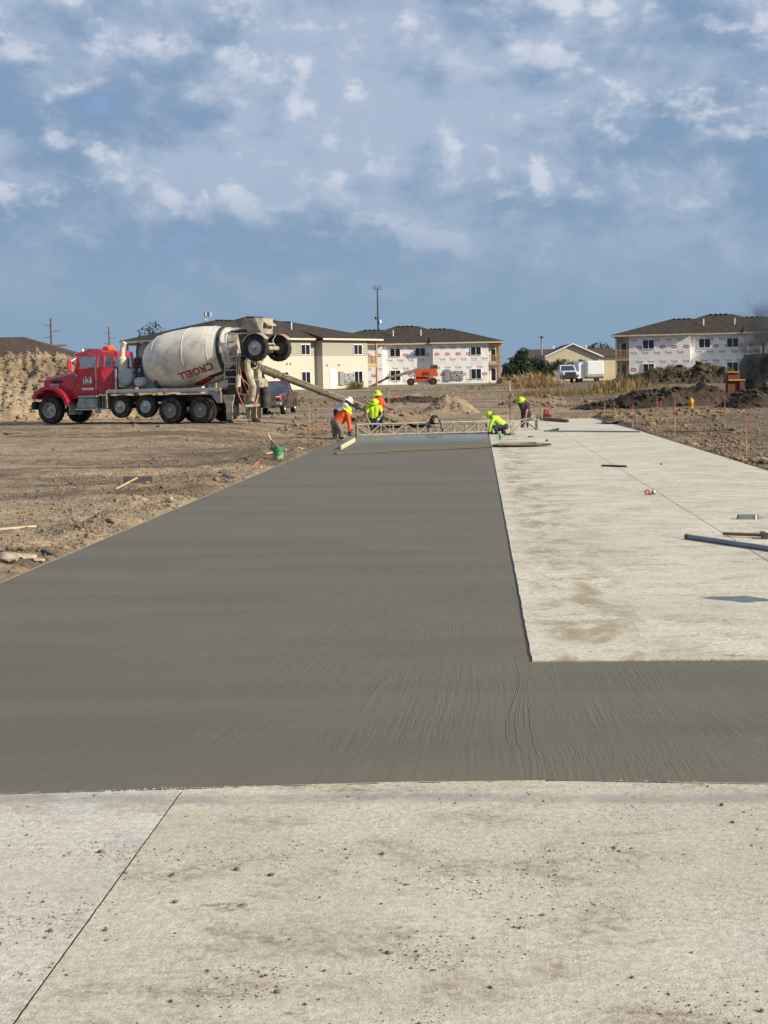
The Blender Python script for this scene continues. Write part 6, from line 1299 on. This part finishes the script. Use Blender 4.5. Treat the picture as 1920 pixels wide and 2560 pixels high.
flat_between('wood_scrap', (743, 1129), (760, 1127), 0.06, 0.04, NEWW, 'short pale wood offcut by the shovel blade', 'wood scrap')
flat_between('steel_strap', (100, 1383), (143, 1392), 0.05, 0.03, STL, 'black steel strap half buried at the form board', 'steel strap')
flat_between('wooden_stick', (0, 1336), (92, 1328), 0.03, 0.03, LATH, 'thin pale stick lying in the near dirt', 'stick')
flat_between('scrap_plate', (12, 1085), (48, 1083), 0.35, 0.04, CHASSIS, 'flat black scrap on the wheel tracked dirt near the truck', 'scrap')
# boards and straightedge on the pour
sb = flat_between('form_stop', (853, 1124), (887, 1104), 0.045, 0.13, NEWW, 'pale short plank standing on edge at the corner of the pour', 'board', z=0.0)
e0, e1 = G(838, 1136, 0.0), G(1292, 1116, 0.0); se = thing('straightedge', e0, 'long muddy wooden straightedge lying across the fresh concrete', 'straightedge')
MUD = mat('cement_mud_wood', (0.145, 0.120, 0.082), 0.8, var=0.3, scale=5, stretch=(1, 5, 5)); MB().bar((0, 0, 0.015), (e1-e0)+Vector((0, 0, 0.03)), 0.22, 0.03, 0.01).build('blade', MUD, se); MB().bar((0, 0.09, 0.04), (e1-e0)+Vector((0, 0.09, 0.065)), 0.04, 0.03, 0.01).build('stiffener', MUD, se)
pm_ = thing('burlap_clump', G(1320, 1116, 0.02), 'clump of wet brown burlap at the end of the straightedge', 'cloth')
V, Fc = lump_variants(1, 3, 77, 0.02)[0]; nz = fbm(V[:, 0]*2.5, V[:, 1]*2.5, 7, 3, True); V = V*(0.6+0.6*nz[:, None])*[0.62, 0.35, 0.09]; V[:, 2] += 0.05; link('cloth', npmesh('cloth', V, Fc, 60), MUD, pm_)
V2_ = V*[0.7, 0.8, 1.3]+[-0.45, 0.05, 0]; link('fold', npmesh('fold', V2_, Fc, 60), CHUTEM, pm_)
# on the cured lane
def P22(px, py): return G(px, py, 0.014)
flat_between('steel_bar', (1505, 1166), (1566, 1168), 0.06, 0.04, CHASSIS, 'black steel bar lying across the lane joint', 'steel bar', z=0.014)
cdp = thing('conduit_pole', P22(1716, 1347), 'long grey conduit pole lying across the lane joint', 'pole'); ce = P22(2120, 1407)-cdp.location
CND = mat('grey_conduit', (0.19, 0.205, 0.23), 0.5, var=0.12, scale=6); MB().tube([(0, 0, 0.03), tuple(ce+Vector((0, 0, 0.03)))], 0.031, 14).build('tube', CND, cdp); MB().tube([(-0.005, 0, 0.03), tuple(ce*0.022+Vector((0, 0, 0.03)))], 0.0335, 14).build('end_collar', STL, cdp)
cd2 = thing('sledge_hammer', P22(1808, 1340), 'brown handled sledge hammer lying behind the conduit pole', 'hammer'); ce = P22(1913, 1346)-cd2.location
MB().tube([(0, 0, 0.03), tuple(ce+Vector((0, 0, 0.04)))], 0.021, 10).build('handle', mat('brown_handle', (0.20, 0.095, 0.055), 0.5, var=0.15), cd2); MB().tube([tuple(ce+Vector((-.01, -.11, 0.04))), tuple(ce+Vector((.0, .11, 0.04)))], 0.042, 10).build('head', STL, cd2)
flat_between('wood_offcut', (1900, 1335), (1960, 1334), 0.06, 0.04, NEWW, 'short wood offcut touching the sledge hammer head', 'wood scrap', z=0.03)
gt = thing('grout_bag', P22(1843, 1298), 'grey wedge shaped mixing paddle bag lying on the cured lane', 'bag'); k = (P22(1915, 1298)-gt.location).length
MB().hull([(0, -.05, 0), (0, .05, 0), (0.02, -.05, .05), (0.02, .05, .05), (k*.05, -.07, .06), (k*.05, .07, .06), (k*.7, -.08, .065), (k*.7, .08, .065), (k*.75, -.07, 0), (k*.75, .07, 0), (k, 0, 0.015), (k, 0, 0.03)]).build('body', CND, gt, smooth=25); MB().box((k*.62, 0, .035), (0.02, .17, .07), .005).build('band', VINYL, gt)
ck = thing('chalk_reel', P22(1618, 1237), 'small red and white chalk line reel on the lane joint', 'tool'); ck.scale = (0.62, 0.62, 0.62)
MB().lathe([(0.04, -.03), (0.075, -.025), (0.075, .025), (0.04, .03)], 18, Matrix.Translation((0, 0, 0.07)) @ AX, close=True).build('reel', REDT, ck); MB().box((0.14, 0, .03), (0.2, .06, .04), .01).build('body', REDT, ck); MB().lathe([(0, -.03), (0.05, -.03), (0.05, .03), (0, .03)], 12, Matrix.Translation((0.20, 0.02, 0.07)) @ AX).build('cap', VINYL, ck); MB().box((0.15, 0, .07), (0.05, .06, .08), .01).build('crank', CHASSIS, ck)
for i, (px, py, r_, l) in enumerate(((1367, 1103, .05, 'small black block on the cured lane past the straightedge'), (1653, 1162, .03, 'tiny black pebble on the cured lane beside the steel bar'))): tag(MB().box((0, 0, r_*.6), (r_*1.6, r_*1.2, r_*1.2), .01).build('black_block', CHASSIS, loc=P22(px, py)), l, 'block')
rt1 = thing('hand_saw', P22(1327-22, 1109), 'red handled hand saw beyond the burlap clump', 'saw'); rt1.location = P22(1300, 1110)
MB().box((0.35, 0, .03), (0.34, .03, .05), .01).build('blade', STL, rt1); MB().box((0.08, 0, .03), (0.2, .05, .05), .015).build('grip', REDT, rt1); MB().bar((0.1, 0, .03), (0.3, -.8, .03), .06, .04).build('guard', REDT, rt1)
rt2 = thing('nail_pouch', P22(1327, 1094), 'small red cloth pouch on the cured lane', 'pouch'); V, Fc = lump_variants(1, 2, 9, 0.2)[0]; link('cloth', npmesh('cloth', V*[.12, .10, .05]+[0, 0, .04], Fc, 50), REDT, rt2)
bt = thing('spray_bottle', P22(1251, 1098), 'green bottle standing on the lane corner beside the kneeling worker', 'bottle'); MB().lathe([(0, 0), (.045, 0), (.045, .17), (.02, .21), (.02, .24), (0, .24)], 14).build('body', mat('green_bottle', (0.05, 0.30, 0.08), 0.3), bt); MB().lathe([(0, .24), (.022, .24), (.022, .27), (0, .27)], 10).build('cap', VINYL, bt)
pv = thing('power_float', P22(1283, 1088), 'small muddy power tool beside the kneeling worker', 'power tool'); MB().box((0, 0, .09), (.22, .18, .14), .03).build('motor', CRUST, pv); MB().box((-.2, 0, .04), (.3, .12, .06), .02).build('plate', CHASSIS, pv); MB().tube([(0, 0, .15), (-.1, .3, .5)], .02, 8).build('handle', CRUST, pv)
dp = thing('dust_pan', P22(1384, 1077), 'dark flat scoop lying on the lane centre joint', 'scoop'); MB().prism([(-.16, 0), (.16, 0), (.2, .1), (-.2, .02)], -.2, .2).build('pan', CHASSIS, dp)
# beyond the lane
flat_between('long_pipe', (1360, 1079), (1600, 1081), 0.05, 0.05, CND, 'long thin grey pipe lying across the cured lane', 'pipe', z=0.03)
flat_between('dark_plank', (1585, 1076), (1838, 1077), 0.22, 0.06, mat('dark_wet_plank', (0.085, 0.066, 0.045), 0.7, var=0.25, stretch=(1, 6, 6)), 'long dark wet plank lying in the dirt beside the lane', 'plank', dz=0.03)
flat_between('dark_plank', (1660, 1082), (1830, 1080), 0.14, 0.06, mat('brown_plank', (0.15, 0.115, 0.075), 0.75, var=0.25, stretch=(1, 6, 6)), 'shorter brown plank in front of the long dark plank', 'plank', dz=0.03)
yp = thing('yellow_plank', on_ground(1506, 1046), 'yellow plank propped on blocks at the far corner of the lane', 'plank'); a = D(1505, 1038, yp.location.y)-yp.location; b = D(1588, 1042, yp.location.y-1)-yp.location
MB().bar(a, b, 0.25, 0.09, .01).build('board', YT, yp)
for k in (0.08, 0.45, 0.85): q = a.lerp(b, k); MB().box((q.x, q.y, q.z/2-0.05), (.25, .25, abs(q.z)+.05), .02).build('block', FOUND, yp)
flat_between('end_form', (1352, 1050), (1420, 1056), 0.09, 0.14, RST, 'reddish form plank at the far end of the cured lane', 'plank', z=0.02)
ps = thing('plate_compactor', G(1367, 1046, .05), 'small red plate compactor beyond the end of the lane', 'compactor'); MB().box((0, 0, .12), (.45, .4, .1), .02).build('plate', CHASSIS, ps); MB().box((0, 0, .32), (.32, .3, .3), .05).build('engine', REDT, ps); MB().tube([(.1, .1, .4), (.35, .3, .55), (.4, .3, .5)], .02, 6).build('handle', CHASSIS, ps)
flat_between('lumber_piece', (1012, 1056), (1040, 1046), 0.30, 0.05, NEWW, 'pale plywood scrap on the dirt heap behind the screed', 'plywood', dz=0.02)
flat_between('wooden_post', (1905, 1153), (1960, 1170), 0.09, 0.09, LATH, 'round pale wooden post lying at the lane edge', 'post', dz=0.01)
for i, (px, h) in enumerate(((1252, .5), (1264, .75), (1274, .8), (1280, .45))): tag(MB().tube([(0, 0, -.1), (0, 0, h)], .09, 10).build('pipe_stub', PVC if i else RIB, loc=D(px, 958, 192)*1.0), ['orange capped pipe stub beside the building porch', 'white pipe stub nearest the orange one', 'tallest white pipe stub', 'shortest white pipe stub'][i], 'pipe')
for o in [o for o in bpy.data.objects if o.name.startswith('pipe_stub')]: o.location.z = zt(o.location.x, o.location.y)
# ------------------------------------------------------------------ people
SKIN = mat('skin', (0.30, 0.165, 0.105), 0.55, var=0.08); HAIR = mat('dark_hair', (0.02, 0.015, 0.012), 0.7)
HIVIS = mat('hi_vis_yellow', (0.50, 0.72, 0.035), 0.75, var=0.10, scale=6, bump=0.3, bscale=14); HIGREEN = mat('hi_vis_lime', (0.44, 0.70, 0.05), 0.75, var=0.10, scale=6, bump=0.3, bscale=14); ORSH = mat('hi_vis_orange', (0.80, 0.105, 0.018), 0.75, var=0.12, scale=6, bump=0.3, bscale=14)
NAVY = mat('navy_cloth', (0.016, 0.018, 0.030), 0.85, var=0.2, bump=0.3, bscale=14); KHAKI = mat('grey_khaki_cloth', (0.185, 0.165, 0.145), 0.85, var=0.15, bump=0.4, bscale=12); JEAN = mat('blue_denim', (0.050, 0.068, 0.105), 0.85, var=0.2, bump=0.3, bscale=14); BLKCL = mat('charcoal_cloth', (0.035, 0.034, 0.037), 0.85, var=0.2, bump=0.3, bscale=14); GREYSH = mat('pale_grey_cloth', (0.42, 0.45, 0.50), 0.8, var=0.1, bump=0.3, bscale=14)
BOOT = mat('work_boot', (0.045, 0.035, 0.028), 0.7, var=0.2); RUBY = mat('yellow_rubber_boot', (0.55, 0.40, 0.07), 0.55, var=0.2, c2=(0.3, 0.26, 0.2), c2amt=0.5); GLOVE = mat('work_glove', (0.05, 0.05, 0.05), 0.8); GLOVY = mat('lime_glove', (0.45, 0.55, 0.15), 0.8); REDB = mat('red_bandana', (0.42, 0.03, 0.03), 0.8, var=0.2)
HATY = mat('lime_hard_hat', (0.52, 0.80, 0.02), 0.35, var=0.03); HATW = mat('white_hard_hat', (0.80, 0.80, 0.78), 0.35, var=0.03); REFL = mat('reflective_tape', (0.60, 0.60, 0.58), 0.3, metal=0.3)
def capsule(b, p, r1, q, r2, n=12):
    p, q = Vector(p), Vector(q); d = q-p; L = d.length
    if L < 1e-5: d = Vector((0, 0, 1)); L = 1e-5
    pr = [(0, -r1)] + [(r1*math.cos(R(a)), r1*math.sin(R(a))) for a in (-60, -30)] + [(r1, 0), (r2, L)] + [(r2*math.cos(R(a)), L+r2*math.sin(R(a))) for a in (30, 60)] + [(0, L+r2)]
    b.lathe(pr, n, Matrix.Translation(p) @ d.to_track_quat('Z', 'Y').to_matrix().to_4x4())
def person(label, base, J, shirt, pants, hat, boots=BOOT, gloves=None, short=True, hatup=None, vest=None, bandana=None, face=None, sit=False, tallboot=False, group='workers placing the concrete', big=1.0):
    """J: world positions of the joints. One remeshed body surface; its faces take the colour of the garment that covers them."""
    base = Vector(base); root = thing('person', base, label, 'person', group); J = {k: Vector(v)-base for k, v in J.items()}
    caps = []                                                    # (p, r, q, r, garment)
    bulk = {'s': 1.24*big, 'p': 1.20*big, 'k': 1.06, 'g': 1.06, 'b': 1.15}                 # loose work clothes
    add = lambda p, r1, q, r2, g_: caps.append((Vector(p), r1*bulk[g_], Vector(q), r2*bulk[g_], g_))
    spine = J['neck']-J['pelvis']; side = (J['shR']-J['shL']).normalized(); hs = side*0.085
    add(J['pelvis']-hs, 0.115, J['pelvis']+hs, 0.115, 'p'); mid = J['pelvis']+spine*0.45
    add(J['pelvis']-hs*0.7+spine*0.08, 0.11, mid-hs*0.75, 0.112, 's'); add(J['pelvis']+hs*0.7+spine*0.08, 0.11, mid+hs*0.75, 0.112, 's')
    ch_ = J['pelvis']+spine*0.78; add(mid-hs*0.75, 0.112, ch_-side*0.095, 0.115, 's'); add(mid+hs*0.75, 0.112, ch_+side*0.095, 0.115, 's')
    add(J['shL']*0.85+J['neck']*0.15, 0.072, J['shR']*0.85+J['neck']*0.15, 0.072, 's')
    add(J['neck'], 0.055, J['head'], 0.058, 'k'); hd = J['head']; f = (face or Vector((0, -1, -0.3))).normalized()
    hup = (Vector(hatup).normalized() if hatup else Vector((0, 0, 1))); hup = (hup - f*hup.dot(f)*0.9).normalized()
    add(hd+hup*0.03-f*0.012, 0.090, hd+hup*0.03+f*0.012, 0.088, 'k'); add(hd+f*0.02-hup*0.02, 0.075, hd+f*0.035-hup*0.075, 0.045, 'k')
    add(hd+f*0.09+hup*0.01, 0.014, hd+f*0.108-hup*0.03, 0.017, 'k'); sd_ = f.cross(hup).normalized()
    for s in (-1, 1): add(hd+sd_*s*0.086+hup*0.015, 0.018, hd+sd_*s*0.088-hup*0.025, 0.013, 'k')
    for a in 'LR':
        sh, el, wr = J['sh'+a], J['el'+a], J['wr'+a]
        add(sh, 0.068, sh.lerp(el, 0.55), 0.057, 's'); add(sh.lerp(el, 0.55), 0.054, el, 0.045, 'k' if short else 's'); add(el, 0.045, wr, 0.031, 'k' if short else 's')
        d = (wr-el).normalized(); n_ = d.cross(Vector((0.3, 1, 0.2))).normalized(); w2 = d.cross(n_)
        hb = wr+d*0.085; add(wr+d*0.01-n_*0.015, 0.026, hb-n_*0.020, 0.024, 'g'); add(wr+d*0.01+n_*0.015, 0.026, hb+n_*0.020, 0.024, 'g')
        for i, (o_, ln_) in enumerate(((-0.036, 0.058), (-0.012, 0.068), (0.012, 0.064), (0.035, 0.048))):
            k1 = hb+n_*o_+d*ln_*0.55+w2*0.012; add(hb+n_*o_, 0.0125, k1, 0.0115, 'g'); add(k1, 0.0115, k1+d*ln_*0.42+w2*0.030, 0.010, 'g')
        t1 = wr+d*0.04-n_*0.052; add(wr+d*0.02-n_*0.025, 0.015, t1, 0.0135, 'g'); add(t1, 0.0135, t1+d*0.045+w2*0.015-n_*0.006, 0.011, 'g')
        hp_ = J['pelvis']+(-hs if a == 'L' else hs)*1.05; kn, an = J['kn'+a], J['an'+a]; toe = J['toe'+a]
        add(hp_, 0.098, kn, 0.066, 'p'); add(kn, 0.064, kn.lerp(an, 0.35), 0.062, 'p'); add(kn.lerp(an, 0.35), 0.062, an, 0.050, 'b' if tallboot else 'p')
        add(an+Vector((0, 0, 0.02)), 0.054, an-Vector((0, 0, 0.04)), 0.05, 'b'); add(an-Vector((0, 0, 0.04)), 0.048, toe, 0.038, 'b')
    b = MB()
    for p, r1, q, r2, g_ in caps: capsule(b, p, r1, q, r2)
    me = b.mesh('raw', 0); o = bpy.data.objects.new('raw', me); col.objects.link(o)
    m1 = o.modifiers.new('r', 'REMESH'); m1.mode = 'VOXEL'; m1.voxel_size = 0.0125; m2 = o.modifiers.new('s', 'SMOOTH'); m2.factor = 0.5; m2.iterations = 3
    dg = bpy.context.evaluated_depsgraph_get(); body = bpy.data.meshes.new_from_object(o.evaluated_get(dg)); bpy.data.objects.remove(o)
    V = np.empty(len(body.vertices)*3, np.float32); body.vertices.foreach_get('co', V); V = V.reshape(-1, 3)
    # soft folds in the cloth
    C_ = np.empty(len(body.polygons)*3, np.float32); body.polygons.foreach_get('center', C_); C_ = C_.reshape(-1, 3); best = np.full(len(C_), 9.0); idx_ = np.zeros(len(C_), int); order = 'spkgb'
    for p, r1, q, r2, g_ in caps:
        p_, d = np.array(p), np.array(q-p); t = np.clip(((C_-p_)@d)/max(1e-9, d@d), 0, 1); ds = np.linalg.norm(C_-(p_+t[:, None]*d), axis=1)-(r1+(r2-r1)*t)
        w_ = ds < best; best[w_] = ds[w_]; idx_[w_] = order.index(g_)
    for m_ in (shirt, pants, SKIN, gloves or SKIN, boots): body.materials.append(m_)
    body.polygons.foreach_set('material_index', idx_.astype(np.int32)); body.shade_smooth(); body.name = 'body'
    link('body', body, None, root)
    hr = MB().lathe([(0.097, -0.05), (0.101, 0.0), (0.09, 0.05), (0.0, 0.10)], 18); q = hup.to_track_quat('Z', 'Y').to_matrix().to_4x4()
    o = hr.build('hair', HAIR, root); o.matrix_local = Matrix.Translation(hd+hup*0.035-f*0.012) @ q
    if hat:
        h_ = MB().lathe([(0.205, -0.012), (0.210, -0.006), (0.19, 0.004), (0.150, 0.012), (0.136, 0.03), (0.130, 0.07), (0.105, 0.115), (0.06, 0.142), (0.0, 0.150)], 28); h_.lathe([(0.206, -0.014), (0.15, 0.0), (0.128, 0.03), (0.10, 0.09), (0, 0.13)], 28)
        for k in (-0.035, 0.0, 0.035): h_.tube([(-0.12, k, 0.055), (-0.09, k, 0.118), (0, k, 0.153), (0.09, k, 0.118), (0.12, k, 0.055)], 0.009, 6)
        o = h_.build('hard_hat', hat, root, smooth=45); o.matrix_local = Matrix.Translation(hd+hup*0.055) @ q @ Matrix.Diagonal((1.0, 0.92, 1.0, 1.0))
    if bandana: 
        bb = MB(); bb.lathe([(0.075, -0.03), (0.105, -0.05), (0.10, 0.03), (0.09, 0.05)], 16); o = bb.build('bandana', bandana, root); o.matrix_local = Matrix.Translation(hd-hup*0.055-f*0.01) @ q
    if vest:
        for s in (-1, 1):
            p0 = J['neck']+side*s*0.09; MB().tube([p0-f*0.0+Vector((0, -0.10, 0)), ch_+side*s*0.10+Vector((0, -0.125, 0)), J['pelvis']+side*s*0.09+Vector((0, -0.13, 0.05))], 0.03, 6).build('vest_strap', vest, root)
    return root
def pj(Y, **k): return {n_: D(v[0], v[1], Y+(v[2] if len(v) > 2 else 0)) for n_, v in k.items()}
# bent worker in orange, floating the slab edge
person('worker in orange shirt and lime hard hat bent over the slab edge with a float', D(843, 1103, 52.6),
       pj(52.6, head=(867, 1029, .0), neck=(863, 1033, .03), pelvis=(840, 1057, 0), shL=(852, 1032, .18), shR=(869, 1037, -.17), elL=(871, 1052, .25), wrL=(877, 1072, .2), elR=(872, 1056, -.18), wrR=(874, 1076, -.1), knL=(836, 1079, .12), anL=(838, 1099, .15), toeL=(842, 1102, -.02), knR=(852, 1076, -.15), anR=(851, 1092, -.1), toeR=(857, 1095, -.2)),
       ORSH, KHAKI, HATY, short=False, hatup=(0.42, -0.25, 0.86), face=Vector((0.75, 0.45, -0.5)), gloves=GLOVE, big=1.2)
fl = thing('hand_float', D(878, 1083, 52.6), 'grey magnesium hand float under the glove of the worker in orange', 'float'); MB().box((0.06, 0, -0.03), (0.5, 0.10, 0.03), 0.01).build('blade', CND, fl); MB().tube([(-.08, 0, 0), (-.06, 0, .05), (.1, 0, .05), (.12, 0, 0)], .014, 8).build('handle', WOOD, fl)
# white hat behind him
person('worker in pale grey shirt and white hard hat stooping behind the orange one', D(840, 1092, 56.0),
       pj(56.0, head=(871, 1005), neck=(866, 1009), pelvis=(843, 1030), shL=(860, 1014, .2), shR=(866, 1017, -.17), elL=(872, 1032, .25), wrL=(880, 1046, .2), elR=(871, 1033, -.2), wrR=(882, 1043, -.15), knL=(841, 1060, .1), anL=(836, 1086, .1), toeL=(843, 1090, .1), knR=(846, 1063, -.12), anR=(842, 1087, -.12), toeR=(851, 1091, -.15)),
       GREYSH, NAVY, HATW, short=True, hatup=(0.55, -0.05, 0.83), face=Vector((0.83, -0.15, -0.5)), bandana=REDB, gloves=GLOVE)
# lime shirt with yellow boots
person('worker in lime t-shirt and yellow rubber boots behind the truss screed', D(937, 1085, 61.0),
       pj(61.0, head=(936, 1008, -.05), neck=(935, 1014, 0), pelvis=(935, 1046, .1), shL=(921, 1018), shR=(949, 1018), elL=(915, 1038, -.05), wrL=(922, 1053, -.18), elR=(955, 1035, -.05), wrR=(948, 1046, -.25), knL=(930, 1066, .02), anL=(931, 1082, .15), toeL=(929, 1084, -.05), knR=(942, 1066, 0), anR=(941, 1083, .12), toeR=(942, 1085, -.1)),
       HIVIS, JEAN, HATY, boots=RUBY, hatup=(-0.12, -0.42, 0.88), face=Vector((-0.15, -0.85, -0.55)), gloves=GLOVY, tallboot=True)
# orange vest behind, one hand on the grade rod
person('worker in orange shirt with red neck cloth behind the lime shirted one', D(950, 1080, 63.0),
       pj(63.0, head=(944, 988), neck=(945, 995), pelvis=(948, 1030), shL=(935, 1000), shR=(955, 1000), elL=(925, 1010, -.15), wrL=(916, 1004, -.25), elR=(962, 1015, -.05), wrR=(971, 1020, -.1), knL=(945, 1056), anL=(944, 1076, .1), toeL=(941, 1079, -.05), knR=(953, 1056), anR=(955, 1077, .1), toeR=(955, 1080, -.1)),
       ORSH, NAVY, HATY, hatup=(0.1, -0.15, 0.97), face=Vector((-0.45, -0.85, -0.25)), bandana=REDB, short=True)
rod = thing('grade_rod', D(975, 1068, 63.3), 'wooden grade rod held upright by the worker with the red neck cloth', 'rod'); MB().bar((0, 0, -.15), D(971, 976, 63.3)-rod.location, .045, .03).build('rod', WOOD, rod); MB().box((0, -.03, .75), (.12, .06, .12), .02).build('clamp', CRUST, rod)
# kneeling lime long sleeve
person('worker in lime long sleeves crouching at the corner of the pour', D(1246, 1086, 55.2),
       pj(55.2, head=(1227, 1040, -.02), neck=(1234, 1043, .02), pelvis=(1262, 1066, .05), shL=(1234, 1046, -.2), shR=(1237, 1045, .2), elL=(1226, 1062, -.24), wrL=(1224, 1078, -.2), elR=(1227, 1062, .25), wrR=(1229, 1078, .2), knL=(1236, 1067, -.2), anL=(1243, 1081, -.2), toeL=(1233, 1085, -.2), knR=(1240, 1068, .25), anR=(1262, 1082, .2), toeR=(1253, 1086, .22)),
       HIGREEN, BLKCL, HATY, short=False, hatup=(-0.80, -0.1, 0.60), face=Vector((-0.62, -0.1, -0.78)), gloves=GLOVE)
# dark shirt holding the pole
person('worker in charcoal t-shirt leaning on an upright pole beyond the screed', D(1308, 1072, 62.0),
       pj(62.0, head=(1303, 1003, -.03), neck=(1309, 1007, 0), pelvis=(1315, 1035, .1), shL=(1303, 1010, 0), shR=(1321, 1012, 0), elL=(1291, 999, -.05), wrL=(1281, 990, -.05), elR=(1316, 1029, -.15), wrR=(1315, 1043, -.2), knL=(1307, 1054, 0), anL=(1305, 1068, .12), toeL=(1303, 1071, -.05), knR=(1317, 1054, 0), anR=(1318, 1068, .12), toeR=(1317, 1071, -.08)),
       BLKCL, NAVY, HATY, short=True, hatup=(-0.28, -0.30, 0.91), face=Vector((-0.5, -0.7, -0.5)))
po = thing('upright_pole', D(1276, 1058, 62.0), 'long brown pole held upright by the worker in charcoal', 'pole'); MB().tube([(0, 0, -.25), D(1274, 958, 62.0)-po.location], .022, 8).build('pole', mat('brown_pole', (0.11, 0.075, 0.05), 0.6), po); t_ = D(1274, 958, 62.0)-po.location
MB().tube([t_*0.80, t_*1.0], .026, 8).build('pale_grip', LATH, po); MB().box((0, 0, -.27), (.35, .12, .04), .01).build('foot_plate', STL, po)
# driver at the wheel
tw_ = lambda x, y, z: TO + ex_*x + ey_*y + Vector((0, 0, z))
person('mixer driver in a lime shirt seated at the wheel', tw_(4.95, .45, 1.9), dict(head=tw_(5.06, .45, 2.70), neck=tw_(5.04, .45, 2.60), pelvis=tw_(5.02, .45, 2.05), shL=tw_(5.05, .64, 2.54), shR=tw_(5.05, .26, 2.54), elL=tw_(5.22, .68, 2.36), wrL=tw_(5.45, .58, 2.46), elR=tw_(5.22, .24, 2.36), wrR=tw_(5.45, .33, 2.46), knL=tw_(5.45, .56, 2.08), anL=tw_(5.5, .56, 1.72), toeL=tw_(5.65, .56, 1.68), knR=tw_(5.45, .34, 2.08), anR=tw_(5.5, .34, 1.72), toeR=tw_(5.65, .34, 1.68)),
       HIVIS, JEAN, None, hatup=(0, 0, 1), face=ex_.copy(), group='mixer crew')
# one more worker stands just outside the frame; only the shadow reaches into the picture
tip = G(1815, 1494, 0.02); q0 = tip + Vector((math.cos(SUN_AZ), -math.sin(SUN_AZ), 0))*(1.80/math.tan(SUN_EL)); wj = lambda x, y, z: q0 + Vector((x, y, z))
person('worker standing on the cured lane whose shadow falls across it', q0, dict(head=wj(0, 0, 1.66), neck=wj(0, 0, 1.52), pelvis=wj(0, 0, .96), shL=wj(-.03, .19, 1.46), shR=wj(.03, -.19, 1.46), elL=wj(-.12, .34, 1.2), wrL=wj(-.28, .22, 1.08), elR=wj(.0, -.3, 1.18), wrR=wj(-.12, -.3, .95), knL=wj(-.02, .12, .5), anL=wj(0, .15, .09), toeL=wj(-.15, .15, .045), knR=wj(.0, -.12, .5), anR=wj(.02, -.14, .09), toeR=wj(-.13, -.15, .045)),
       HIVIS, JEAN, HATY, hatup=(0, 0, 1), face=Vector((-1, 0.1, -0.2)))
